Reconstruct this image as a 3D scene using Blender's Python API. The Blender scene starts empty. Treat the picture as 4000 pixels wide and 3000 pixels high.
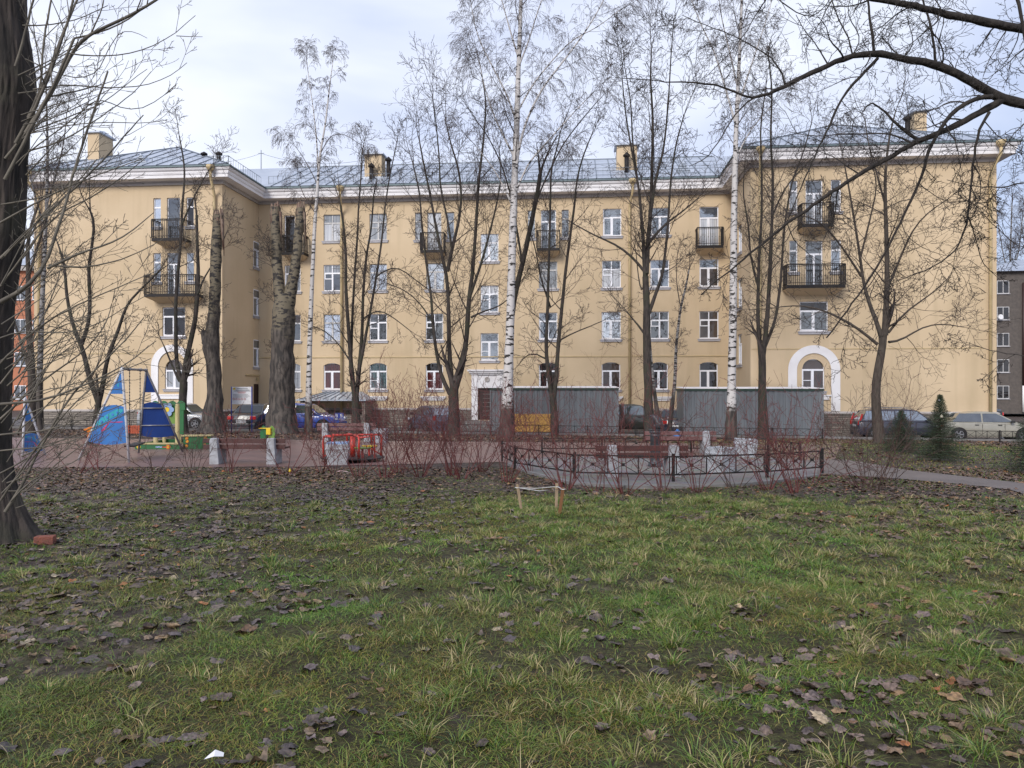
import bpy, math, random
import numpy as np
from mathutils import Vector, Matrix

R = math.radians
random.seed(7)
RNG = np.random.default_rng(7)
SC = bpy.context.scene
COL = SC.collection

# ------------------------------------------------------------ camera
EYE, F, HY = 1.6, 3000.0, 1520.0           # eye height, focal length and horizon row in photo pixels
cam_d = bpy.data.cameras.new('camera')
cam = bpy.data.objects.new('camera', cam_d)
COL.objects.link(cam)
cam.location = (0, 0, EYE)
cam.rotation_euler = (R(90), 0, 0)
cam_d.sensor_width = 36.0
cam_d.lens = 36.0 * F / 4000.0
cam_d.shift_y = 0.005
cam_d.clip_start = 0.1
cam_d.clip_end = 3000
SC.camera = cam

# ------------------------------------------------------------ sky, sun, exposure
SUN_EL, SUN_AZ = R(31), R(205)             # behind the camera, a little to the left, veiled
w = bpy.data.worlds.new('World')
SC.world = w
w.use_nodes = True
nt = w.node_tree
nt.nodes.clear()
out = nt.nodes.new('ShaderNodeOutputWorld')
sky = nt.nodes.new('ShaderNodeTexSky')
sky.sky_type = 'NISHITA'
sky.sun_disc = False
sky.sun_elevation = SUN_EL
sky.sun_rotation = SUN_AZ
sky.air_density = 1.2
sky.dust_density = 1.0
bg1 = nt.nodes.new('ShaderNodeBackground')
bg1.inputs['Strength'].default_value = 0.10
nt.links.new(sky.outputs[0], bg1.inputs['Color'])
tc = nt.nodes.new('ShaderNodeTexCoord')
mp = nt.nodes.new('ShaderNodeMapping')
mp.inputs['Scale'].default_value = (1.0, 1.0, 2.0)
mp.inputs['Location'].default_value = (0.35, 0.0, 0.25)
nt.links.new(tc.outputs['Generated'], mp.inputs['Vector'])
nz = nt.nodes.new('ShaderNodeTexNoise')
nz.inputs['Scale'].default_value = 1.7
nz.inputs['Detail'].default_value = 5
nz.inputs['Roughness'].default_value = 0.5
nz.inputs['Distortion'].default_value = 0.3
nt.links.new(mp.outputs[0], nz.inputs['Vector'])
rp = nt.nodes.new('ShaderNodeValToRGB')
rp.color_ramp.elements[0].position = 0.36
rp.color_ramp.elements[0].color = (0.47, 0.55, 0.77, 1)
rp.color_ramp.elements[1].position = 0.60
rp.color_ramp.elements[1].color = (0.80, 0.84, 0.95, 1)
e = rp.color_ramp.elements.new(0.47)
e.color = (0.62, 0.68, 0.86, 1)
nt.links.new(nz.outputs['Fac'], rp.inputs['Fac'])
bg2 = nt.nodes.new('ShaderNodeBackground')
bg2.inputs['Strength'].default_value = 1.10
nt.links.new(rp.outputs[0], bg2.inputs['Color'])
sx = nt.nodes.new('ShaderNodeSeparateXYZ')
nt.links.new(tc.outputs['Generated'], sx.inputs[0])
mr = nt.nodes.new('ShaderNodeMapRange')      # the cloud deck is thinner to the right
mr.inputs['From Min'].default_value = 0.25
mr.inputs['From Max'].default_value = 0.75
mr.inputs['To Min'].default_value = 0.94
mr.inputs['To Max'].default_value = 0.72
nt.links.new(sx.outputs[0], mr.inputs['Value'])
mx = nt.nodes.new('ShaderNodeMixShader')
nt.links.new(mr.outputs[0], mx.inputs[0])
nt.links.new(bg1.outputs[0], mx.inputs[1])
nt.links.new(bg2.outputs[0], mx.inputs[2])
nt.links.new(mx.outputs[0], out.inputs['Surface'])

sl = bpy.data.lights.new('sun', 'SUN')
sl.energy = 2.5
sl.angle = R(24)
sl.color = (1.0, 0.94, 0.87)
sun = bpy.data.objects.new('sun', sl)
COL.objects.link(sun)
sd = Vector((math.sin(SUN_AZ) * math.cos(SUN_EL), math.cos(SUN_AZ) * math.cos(SUN_EL), math.sin(SUN_EL)))
sun.rotation_euler = sd.to_track_quat('Z', 'Y').to_euler()
sun.location = (0, -20, 30)

SC.view_settings.view_transform = 'Standard'
SC.view_settings.look = 'None'
SC.view_settings.exposure = 0.22
SC.view_settings.gamma = 1.0
SC.view_settings.use_curve_mapping = False

# ------------------------------------------------------------ tagging
def tag(o, label=None, cat=None, group=None, kind=None):
    if label: o['label'] = label
    if cat: o['category'] = cat
    if group: o['group'] = group
    if kind: o['kind'] = kind
    return o

def empty(name, loc, rz=0.0, label=None, cat=None, group=None):
    o = bpy.data.objects.new(name, None)
    o.empty_display_size = 0.2
    COL.objects.link(o)
    o.location = loc
    o.rotation_euler = (0, 0, rz)
    return tag(o, label, cat, group)

# ------------------------------------------------------------ materials
def lin(r, g, b):
    f = lambda c: (c / 255 / 12.92) if c / 255 <= 0.04045 else ((c / 255 + 0.055) / 1.055) ** 2.4
    return (f(r), f(g), f(b))

def mat(name, c1, c2=None, scale=6.0, rough=0.7, metal=0.0, bump=0.0, bscale=None, spec=0.5,
        stretch=(1, 1, 1), lo=0.35, hi=0.65, coat=0.0, detail=6.0, distort=0.0, bdist=0.02):
    m = bpy.data.materials.new(name)
    m.use_nodes = True
    t = m.node_tree
    b = t.nodes['Principled BSDF']
    b.inputs['Roughness'].default_value = rough
    b.inputs['Metallic'].default_value = metal
    b.inputs['Specular IOR Level'].default_value = spec
    b.inputs['Coat Weight'].default_value = coat
    b.inputs['Base Color'].default_value = (*c1, 1)
    if c2 is None:
        c2 = tuple(c * 0.82 for c in c1)
    tcn = t.nodes.new('ShaderNodeTexCoord')
    mpn = t.nodes.new('ShaderNodeMapping')
    mpn.inputs['Scale'].default_value = stretch
    t.links.new(tcn.outputs['Object'], mpn.inputs['Vector'])
    n = t.nodes.new('ShaderNodeTexNoise')
    n.inputs['Scale'].default_value = scale
    n.inputs['Detail'].default_value = detail
    n.inputs['Distortion'].default_value = distort
    t.links.new(mpn.outputs[0], n.inputs['Vector'])
    r = t.nodes.new('ShaderNodeValToRGB')
    r.color_ramp.elements[0].position = lo
    r.color_ramp.elements[0].color = (*c1, 1)
    r.color_ramp.elements[1].position = hi
    r.color_ramp.elements[1].color = (*c2, 1)
    t.links.new(n.outputs['Fac'], r.inputs['Fac'])
    t.links.new(r.outputs[0], b.inputs['Base Color'])
    if bump:
        n2 = t.nodes.new('ShaderNodeTexNoise')
        n2.inputs['Scale'].default_value = bscale or scale * 4
        n2.inputs['Detail'].default_value = 6
        t.links.new(mpn.outputs[0], n2.inputs['Vector'])
        bp = t.nodes.new('ShaderNodeBump')
        bp.inputs['Strength'].default_value = bump
        bp.inputs['Distance'].default_value = bdist
        t.links.new(n2.outputs['Fac'], bp.inputs['Height'])
        t.links.new(bp.outputs[0], b.inputs['Normal'])
    return m

def attr_mat(name, rough=0.7, spec=0.4, mottle=0.0):
    """material whose colour is the per-leaf / per-blade colour attribute 'Col'"""
    m = bpy.data.materials.new(name)
    m.use_nodes = True
    t = m.node_tree
    b = t.nodes['Principled BSDF']
    b.inputs['Roughness'].default_value = rough
    b.inputs['Specular IOR Level'].default_value = spec
    a = t.nodes.new('ShaderNodeVertexColor')
    a.layer_name = 'Col'
    t.links.new(a.outputs['Color'], b.inputs['Base Color'])
    if mottle:
        tcn = t.nodes.new('ShaderNodeTexCoord')
        n = t.nodes.new('ShaderNodeTexNoise'); n.inputs['Scale'].default_value = 55; n.inputs['Detail'].default_value = 5
        t.links.new(tcn.outputs['Object'], n.inputs['Vector'])
        r = t.nodes.new('ShaderNodeMapRange'); r.inputs['From Min'].default_value = .3; r.inputs['From Max'].default_value = .7
        r.inputs['To Min'].default_value = 1 - mottle; r.inputs['To Max'].default_value = 1 + mottle
        t.links.new(n.outputs['Fac'], r.inputs['Value'])
        v = t.nodes.new('ShaderNodeVectorMath'); v.operation = 'SCALE'
        t.links.new(a.outputs['Color'], v.inputs[0]); t.links.new(r.outputs[0], v.inputs['Scale'])
        t.links.new(v.outputs[0], b.inputs['Base Color'])
        bp = t.nodes.new('ShaderNodeBump'); bp.inputs['Strength'].default_value = .6; bp.inputs['Distance'].default_value = .006
        t.links.new(n.outputs['Fac'], bp.inputs['Height']); t.links.new(bp.outputs[0], b.inputs['Normal'])
    return m

M = {}
def stucco():
    m = mat('yellow_stucco', (0.60, 0.47, 0.315), (0.525, 0.405, 0.262), scale=0.35, rough=0.9, bump=0.25, bscale=60, detail=8, bdist=0.004)
    t = m.node_tree
    b = t.nodes['Principled BSDF']
    r = b.inputs['Base Color'].links[0].from_node
    tcn = t.nodes.new('ShaderNodeTexCoord')
    mp_ = t.nodes.new('ShaderNodeMapping'); mp_.inputs['Scale'].default_value = (1.3, 1.3, 0.12)
    t.links.new(tcn.outputs['Object'], mp_.inputs['Vector'])
    n = t.nodes.new('ShaderNodeTexNoise'); n.inputs['Scale'].default_value = 1.0; n.inputs['Detail'].default_value = 7
    t.links.new(mp_.outputs[0], n.inputs['Vector'])
    rr = t.nodes.new('ShaderNodeMapRange'); rr.inputs['From Min'].default_value = 0.52; rr.inputs['From Max'].default_value = 0.72
    rr.inputs['To Min'].default_value = 0.0; rr.inputs['To Max'].default_value = 0.45
    t.links.new(n.outputs['Fac'], rr.inputs['Value'])
    mxn = t.nodes.new('ShaderNodeMix'); mxn.data_type = 'RGBA'
    mxn.inputs[7].default_value = (0.41, 0.32, 0.20, 1)
    t.links.new(rr.outputs[0], mxn.inputs[0]); t.links.new(r.outputs[0], mxn.inputs[6])
    t.links.new(mxn.outputs[2], b.inputs['Base Color'])
    return m
M['stucco'] = stucco()
M['pipe'] = mat('yellow_paint', (0.52, 0.41, 0.23), (0.46, 0.35, 0.19), scale=2, rough=0.55)
M['trim'] = mat('white_plaster', (0.80, 0.79, 0.81), (0.70, 0.68, 0.69), scale=0.8, rough=0.85, bump=0.1, bscale=40, bdist=0.004)
M['trim_grey'] = mat('greyish_plaster', (0.43, 0.40, 0.38), (0.36, 0.33, 0.32), scale=1.2, rough=0.9)
M['pvc'] = mat('window_white', (0.84, 0.85, 0.90), (0.78, 0.79, 0.84), scale=3, rough=0.4)
M['oldframe'] = mat('old_window_white', (0.55, 0.55, 0.56), (0.42, 0.41, 0.40), scale=8, rough=0.65)
M['sill'] = mat('grey_sill', (0.40, 0.39, 0.42), (0.33, 0.32, 0.34), scale=3, rough=0.6)
M['roof'] = mat('grey_blue_roof_metal', (0.42, 0.46, 0.53), (0.34, 0.38, 0.45), scale=0.7, rough=0.42, metal=0.25, bump=0.15, bscale=2.0, bdist=0.03)
M['seam'] = mat('roof_seam_metal', (0.16, 0.19, 0.23), rough=0.5, metal=0.3)
M['gutter'] = mat('dark_gutter_metal', (0.11, 0.15, 0.16), rough=0.5, metal=0.3)
M['black'] = mat('black_painted_iron', (0.009, 0.009, 0.011), (0.020, 0.016, 0.015), scale=14, rough=0.6, spec=0.3)
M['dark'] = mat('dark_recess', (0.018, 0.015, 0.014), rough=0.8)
M['brown'] = mat('brown_bench_paint', (0.075, 0.026, 0.022), (0.045, 0.017, 0.016), scale=5, rough=0.5, stretch=(1, 8, 8))
M['oldbrown'] = mat('worn_bench_paint', (0.17, 0.085, 0.08), (0.10, 0.045, 0.045), scale=5, rough=0.5, stretch=(1, 8, 8))
M['concrete'] = mat('pale_concrete', (0.36, 0.37, 0.40), (0.25, 0.255, 0.27), scale=9, rough=0.9, bump=0.5, bscale=60, bdist=0.006)
M['whitecon'] = mat('rough_white_concrete', (0.42, 0.44, 0.48), (0.20, 0.21, 0.23), scale=38, rough=0.95, bump=0.9, bscale=70, bdist=0.01)
M['step'] = mat('grey_step_concrete', (0.23, 0.22, 0.21), (0.16, 0.15, 0.145), scale=4, rough=0.9)
M['whitemetal'] = mat('white_tube_paint', (0.62, 0.63, 0.67), (0.40, 0.38, 0.38), scale=18, lo=0.5, hi=0.75, rough=0.45)
M['greymetal'] = mat('grey_tube_metal', (0.27, 0.27, 0.29), (0.19, 0.19, 0.2), scale=10, rough=0.45, metal=0.3)
M['chain'] = mat('chain_metal', (0.09, 0.085, 0.08), rough=0.5, metal=0.5)
M['blue'] = mat('mid_blue_board', (0.05, 0.19, 0.50), (0.045, 0.16, 0.43), scale=2, rough=0.45)
M['deepblue'] = mat('deep_blue_board', (0.016, 0.055, 0.24), (0.014, 0.045, 0.19), scale=2, rough=0.45)
M['cyan'] = mat('turquoise_board_paint', (0.05, 0.40, 0.50), rough=0.45)
M['pink'] = mat('pink_board_paint', (0.62, 0.07, 0.20), rough=0.45)
M['signblue'] = mat('sign_post_blue', (0.02, 0.04, 0.26), rough=0.45)
M['green'] = mat('green_board', (0.012, 0.13, 0.035), (0.01, 0.10, 0.03), scale=3, rough=0.45)
M['lime'] = mat('lime_board', (0.13, 0.25, 0.04), rough=0.5)
M['cream'] = mat('cream_wood', (0.46, 0.39, 0.19), (0.36, 0.29, 0.14), scale=6, rough=0.6, stretch=(6, 6, 1))
M['yellow'] = mat('yellow_paint_bright', (0.72, 0.50, 0.02), rough=0.45)
M['orange'] = mat('orange_paint', (0.68, 0.20, 0.01), (0.5, 0.13, 0.01), scale=12, rough=0.5)
M['petal'] = mat('pale_blue_paint', (0.24, 0.36, 0.58), rough=0.5)
M['red'] = mat('red_tube_paint', (0.50, 0.04, 0.025), (0.36, 0.035, 0.025), scale=7, rough=0.4)
M['redboard'] = mat('faded_red_board', (0.52, 0.10, 0.04), (0.36, 0.08, 0.04), scale=14, rough=0.7, stretch=(6, 6, 1))
M['white'] = mat('white_sheet', (0.72, 0.72, 0.74), rough=0.5)
M['ink'] = mat('dark_print', (0.06, 0.06, 0.08), rough=0.6)
M['redink'] = mat('red_print', (0.45, 0.10, 0.10), rough=0.6)
M['string'] = mat('white_string', (0.62, 0.62, 0.62), rough=0.8)
M['stake'] = mat('weathered_stake_wood', (0.30, 0.23, 0.15), (0.20, 0.14, 0.09), scale=9, rough=0.85, stretch=(8, 8, 1))
M['stakedark'] = mat('brown_stake_wood', (0.20, 0.09, 0.035), (0.13, 0.06, 0.025), scale=9, rough=0.85, stretch=(8, 8, 1))
M['crate'] = mat('raw_yellow_timber', (0.50, 0.29, 0.08), (0.36, 0.19, 0.05), scale=5, rough=0.75, stretch=(8, 8, 1))
M['shed'] = mat('grey_green_sheet_metal', (0.17, 0.185, 0.20), (0.125, 0.135, 0.148), scale=1.0, rough=0.5, metal=0.1, stretch=(1, 1, 0.3))
M['shedtop'] = mat('dark_green_metal', (0.02, 0.045, 0.035), rough=0.5)
M['brick'] = mat('red_brick_clay', (0.22, 0.075, 0.05), (0.14, 0.05, 0.04), scale=14, rough=0.9, bump=0.6, bscale=50)
M['door'] = mat('brown_steel_door', (0.035, 0.014, 0.012), rough=0.55)
M['tyre'] = mat('tyre_rubber', (0.015, 0.015, 0.016), rough=0.8)
M['rim'] = mat('wheel_rim_alloy', (0.30, 0.30, 0.32), rough=0.35, metal=0.6)
M['plastic'] = mat('black_plastic', (0.02, 0.02, 0.022), rough=0.6)
M['lamp'] = mat('clear_lamp_glass', (0.55, 0.57, 0.62), rough=0.15, coat=0.5)
M['redlamp'] = mat('red_lamp_glass', (0.52, 0.015, 0.012), rough=0.2, coat=0.5)
M['orangewall'] = mat('orange_stucco', (0.50, 0.205, 0.115), (0.42, 0.17, 0.10), scale=0.5, rough=0.9)

def glass(name, inner, inner2=None, refl=0.22, folds=0.0, wob=0.35):
    """window pane: what hangs behind it, seen through reflecting double glazing"""
    m = bpy.data.materials.new(name)
    m.use_nodes = True
    t = m.node_tree
    t.nodes.clear()
    o = t.nodes.new('ShaderNodeOutputMaterial')
    df = t.nodes.new('ShaderNodeBsdfDiffuse')
    gl = t.nodes.new('ShaderNodeBsdfGlossy')
    gl.inputs['Roughness'].default_value = 0.03
    gl.inputs['Color'].default_value = (0.95, 0.98, 1, 1)
    ms = t.nodes.new('ShaderNodeMixShader')
    lw = t.nodes.new('ShaderNodeLayerWeight'); lw.inputs['Blend'].default_value = 0.5
    fr = t.nodes.new('ShaderNodeMath'); fr.operation = 'POWER'; fr.inputs[1].default_value = 4.0
    t.links.new(lw.outputs['Facing'], fr.inputs[0])
    mr_ = t.nodes.new('ShaderNodeMapRange')
    mr_.inputs['From Min'].default_value = 0.0; mr_.inputs['From Max'].default_value = 1.0
    mr_.inputs['To Min'].default_value = refl; mr_.inputs['To Max'].default_value = 1.0
    t.links.new(fr.outputs[0], mr_.inputs['Value'])
    t.links.new(mr_.outputs[0], ms.inputs[0])
    tcn = t.nodes.new('ShaderNodeTexCoord')
    mp_ = t.nodes.new('ShaderNodeMapping')
    mp_.inputs['Scale'].default_value = (14, 14, 0.5) if folds else (1.5, 1.5, 1.5)
    t.links.new(tcn.outputs['Object'], mp_.inputs['Vector'])
    n = t.nodes.new('ShaderNodeTexNoise'); n.inputs['Scale'].default_value = 1.0; n.inputs['Detail'].default_value = 3
    t.links.new(mp_.outputs[0], n.inputs['Vector'])
    r = t.nodes.new('ShaderNodeValToRGB')
    r.color_ramp.elements[0].position = 0.4; r.color_ramp.elements[0].color = (*inner, 1)
    r.color_ramp.elements[1].position = 0.62; r.color_ramp.elements[1].color = (*(inner2 or tuple(c * 0.5 for c in inner)), 1)
    t.links.new(n.outputs['Fac'], r.inputs['Fac'])
    t.links.new(r.outputs[0], df.inputs['Color'])
    n2 = t.nodes.new('ShaderNodeTexNoise'); n2.inputs['Scale'].default_value = 2.2
    t.links.new(tcn.outputs['Object'], n2.inputs['Vector'])
    bp = t.nodes.new('ShaderNodeBump'); bp.inputs['Strength'].default_value = wob; bp.inputs['Distance'].default_value = 0.02
    t.links.new(n2.outputs['Fac'], bp.inputs['Height'])
    t.links.new(bp.outputs[0], gl.inputs['Normal'])
    t.links.new(df.outputs[0], ms.inputs[1]); t.links.new(gl.outputs[0], ms.inputs[2])
    t.links.new(ms.outputs[0], o.inputs['Surface'])
    return m
M['g_dark'] = glass('dark_room_pane', (0.022, 0.018, 0.018), refl=0.07)
M['g_mid'] = glass('dim_room_pane', (0.05, 0.055, 0.06), (0.02, 0.022, 0.025), refl=0.17)
M['g_curtain'] = glass('curtained_pane', (0.30, 0.31, 0.33), (0.12, 0.13, 0.14), refl=0.15, folds=1)
M['g_lace'] = glass('pale_curtained_pane', (0.55, 0.56, 0.58), (0.36, 0.37, 0.40), refl=0.15, folds=1)
M['g_red'] = glass('red_curtained_pane', (0.09, 0.018, 0.016), (0.04, 0.012, 0.012), refl=0.08, folds=1)
M['g_teal'] = glass('teal_curtained_pane', (0.07, 0.12, 0.13), (0.03, 0.05, 0.06), refl=0.12, folds=1)
M['g_brown'] = glass('brown_blind_pane', (0.07, 0.05, 0.04), (0.04, 0.03, 0.025), refl=0.08)
M['g_sky'] = glass('sky_reflecting_pane', (0.25, 0.27, 0.30), (0.10, 0.11, 0.13), refl=0.62, wob=0.9)
M['g_blue'] = glass('bluish_pane', (0.05, 0.07, 0.10), (0.03, 0.04, 0.06), refl=0.32)
M['g_car'] = glass('car_pane', (0.02, 0.022, 0.025), refl=0.05, wob=0)
M['g_carlit'] = glass('clear_car_pane', (0.08, 0.10, 0.09), (0.04, 0.05, 0.05), refl=0.18, wob=0)

def paint(name, c, c2=None):
    return mat(name, c, c2 or tuple(v * 0.85 for v in c), scale=2.5, rough=0.28, coat=0.6, metal=0.0)

# bark
def bark(name, c1, c2, c3=None, zs=0.25, scale=16, moss=None):
    m = mat(name, c1, c2, scale=scale, rough=0.9, bump=0.9, bscale=scale * 1.6, stretch=(1, 1, zs), bdist=0.03)
    if moss:
        t = m.node_tree; b = t.nodes['Principled BSDF']
        r = b.inputs['Base Color'].links[0].from_node
        tcn = t.nodes.new('ShaderNodeTexCoord')
        n = t.nodes.new('ShaderNodeTexNoise'); n.inputs['Scale'].default_value = 2.5; n.inputs['Detail'].default_value = 8
        t.links.new(tcn.outputs['Object'], n.inputs['Vector'])
        rr = t.nodes.new('ShaderNodeMapRange'); rr.inputs['From Min'].default_value = 0.5; rr.inputs['From Max'].default_value = 0.62
        t.links.new(n.outputs['Fac'], rr.inputs['Value'])
        mxn = t.nodes.new('ShaderNodeMix'); mxn.data_type = 'RGBA'
        mxn.inputs[7].default_value = (*moss, 1)
        t.links.new(rr.outputs[0], mxn.inputs[0]); t.links.new(r.outputs[0], mxn.inputs[6])
        t.links.new(mxn.outputs[2], b.inputs['Base Color'])
    return m
M['bark'] = bark('dark_wet_bark', (0.020, 0.017, 0.015), (0.058, 0.046, 0.040), moss=(0.038, 0.037, 0.024))
M['bark2'] = bark('brown_bark', (0.040, 0.032, 0.026), (0.075, 0.06, 0.048))
M['bigbark'] = bark('furrowed_dark_bark', (0.010, 0.008, 0.007), (0.060, 0.047, 0.040), zs=0.16, scale=9, moss=(0.04, 0.036, 0.026))
M['twig'] = mat('dark_twigs', (0.040, 0.030, 0.026), (0.060, 0.046, 0.040), scale=2, rough=0.8)
M['overbark'] = bark('dark_limb_bark', (0.014, 0.011, 0.010), (0.032, 0.026, 0.022), zs=0.5, scale=20)
M['overtwig'] = mat('dark_overhead_twigs', (0.020, 0.015, 0.013), (0.030, 0.024, 0.020), scale=3, rough=0.8)
M['tan'] = mat('tan_shoots', (0.13, 0.105, 0.075), (0.085, 0.07, 0.05), scale=9, rough=0.75)
M['greyshoot'] = mat('grey_shoots', (0.135, 0.118, 0.092), (0.070, 0.060, 0.048), scale=6, rough=0.75)
M['birchtwig'] = mat('birch_twigs', (0.060, 0.042, 0.040), (0.085, 0.065, 0.060), scale=2, rough=0.8)
M['redstem'] = mat('red_dogwood_stems', (0.150, 0.030, 0.028), (0.075, 0.026, 0.022), scale=5, rough=0.6)
M['brownstem'] = mat('brown_dogwood_stems', (0.085, 0.046, 0.036), (0.050, 0.030, 0.023), scale=5, rough=0.65)

def birch_mat(name, white=(0.50, 0.48, 0.47), zscale=5.0, thr=0.56, base=1.6):
    m = bpy.data.materials.new(name)
    m.use_nodes = True
    t = m.node_tree
    b = t.nodes['Principled BSDF']
    b.inputs['Roughness'].default_value = 0.75
    tcn = t.nodes.new('ShaderNodeTexCoord')
    mp_ = t.nodes.new('ShaderNodeMapping'); mp_.inputs['Scale'].default_value = (1.6, 1.6, zscale)
    t.links.new(tcn.outputs['Object'], mp_.inputs['Vector'])
    n = t.nodes.new('ShaderNodeTexNoise'); n.inputs['Scale'].default_value = 2.2; n.inputs['Detail'].default_value = 4
    t.links.new(mp_.outputs[0], n.inputs['Vector'])
    r = t.nodes.new('ShaderNodeValToRGB')
    r.color_ramp.elements[0].position = thr; r.color_ramp.elements[0].color = (*white, 1)
    r.color_ramp.elements[1].position = thr + 0.03; r.color_ramp.elements[1].color = (0.018, 0.015, 0.014, 1)
    t.links.new(n.outputs['Fac'], r.inputs['Fac'])
    n3 = t.nodes.new('ShaderNodeTexNoise'); n3.inputs['Scale'].default_value = 1.3; n3.inputs['Detail'].default_value = 6
    t.links.new(tcn.outputs['Object'], n3.inputs['Vector'])
    s = t.nodes.new('ShaderNodeSeparateXYZ'); t.links.new(tcn.outputs['Object'], s.inputs[0])
    ma = t.nodes.new('ShaderNodeMath'); ma.operation = 'MULTIPLY_ADD'
    ma.inputs[1].default_value = 3.5; t.links.new(n3.outputs['Fac'], ma.inputs[0]); t.links.new(s.outputs[2], ma.inputs[2])
    rr = t.nodes.new('ShaderNodeMapRange')               # rough black bark at the foot of the trunk
    rr.inputs['From Min'].default_value = base + 1.2; rr.inputs['From Max'].default_value = base + 2.0
    rr.inputs['To Min'].default_value = 1.0; rr.inputs['To Max'].default_value = 0.0
    t.links.new(ma.outputs[0], rr.inputs['Value'])
    mxn = t.nodes.new('ShaderNodeMix'); mxn.data_type = 'RGBA'
    n5 = t.nodes.new('ShaderNodeTexNoise'); n5.inputs['Scale'].default_value = 9; n5.inputs['Detail'].default_value = 6
    mp5 = t.nodes.new('ShaderNodeMapping'); mp5.inputs['Scale'].default_value = (1, 1, 0.22); t.links.new(tcn.outputs['Object'], mp5.inputs['Vector']); t.links.new(mp5.outputs[0], n5.inputs['Vector'])
    r5 = t.nodes.new('ShaderNodeValToRGB'); r5.color_ramp.elements[0].position = .4; r5.color_ramp.elements[0].color = (0.022, 0.018, 0.016, 1)
    r5.color_ramp.elements[1].position = .62; r5.color_ramp.elements[1].color = (0.095, 0.078, 0.066, 1); t.links.new(n5.outputs['Fac'], r5.inputs['Fac'])
    t.links.new(r5.outputs[0], mxn.inputs[7])
    t.links.new(rr.outputs[0], mxn.inputs[0]); t.links.new(r.outputs[0], mxn.inputs[6])
    t.links.new(mxn.outputs[2], b.inputs['Base Color'])
    bp = t.nodes.new('ShaderNodeBump'); bp.inputs['Strength'].default_value = 0.5; bp.inputs['Distance'].default_value = 0.02
    t.links.new(n.outputs['Fac'], bp.inputs['Height']); t.links.new(bp.outputs[0], b.inputs['Normal'])
    return m
M['birch'] = birch_mat('white_birch_bark')
M['birchdim'] = birch_mat('grey_birch_bark', (0.25, 0.24, 0.235), 6.0, 0.50, 2.5)
M['poplar'] = birch_mat('scarred_poplar_bark', (0.135, 0.112, 0.075), 4.5, 0.52, 5.2)
M['cutwood'] = mat('torn_reddish_wood', (0.11, 0.055, 0.04), (0.26, 0.20, 0.15), scale=5, rough=0.9, stretch=(3, 3, 0.5), bump=0.6)

# ------------------------------------------------------------ terrain height
_KD = np.array([-200, 0, 5, 10, 15, 18, 24, 30, 37, 42, 50, 60, 100, 900.0])
_KZ = np.array([0.2, 0, 0, -.10, -.22, -.28, -.36, -.45, -.62, -.80, -1.05, -1.10, -1.15, -2.0])
def _base(d):
    return (np.interp(d - 0.8, _KD, _KZ) + np.interp(d, _KD, _KZ) + np.interp(d + 0.8, _KD, _KZ)) / 3
def G(x, y):
    x = np.asarray(x, float); y = np.asarray(y, float)
    t = np.clip((y - 15) / 20.0, 0, 1); t = t * t * (3 - 2 * t)
    lat = np.clip(x, -35, 35)
    z = _base(y) - 0.012 * lat * t
    near = np.clip((15.5 - y) / 3.0, 0, 1)
    hum = np.sin(5.3 * x + 2.1 * np.sin(1.7 * y)) * np.sin(6.1 * y + 1.7 * np.sin(2.3 * x + 1)) + 0.6 * np.sin(11.7 * x + 1.9 * y + 2) * np.sin(9.1 * y - 3.3 * x)
    z = z + near * 0.016 * hum
    z = z + near * (0.018 * np.sin(1.9 * x + 0.7 * y) * np.sin(1.3 * y - 0.4 * x + 1) + 0.012 * np.sin(4.1 * x - 1.1 * y) * np.sin(3.3 * y + 0.9 * x))
    mound = np.exp(-((x - 13.0) / 5.0) ** 2 - ((y - 26.0) / 5.0) ** 2)
    z = z + 0.10 * mound
    return z
def g(x, y):
    return float(G(x, y))

def ray(px, py, d):
    return Vector(((px - 2000) / F * d, d, EYE - (py - HY) / F * d))
def gp(px, py):
    """ground point seen at photo pixel (px, py)"""
    lo, hi = 1.0, 120.0
    for _ in range(50):
        m_ = (lo + hi) / 2
        p = ray(px, py, m_)
        if p.z > g(p.x, p.y): lo = m_
        else: hi = m_
    p = ray(px, py, lo)
    return Vector((p.x, p.y, g(p.x, p.y)))
def gd(px, d):
    x = (px - 2000) / F * d
    return Vector((x, d, g(x, d)))

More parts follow.
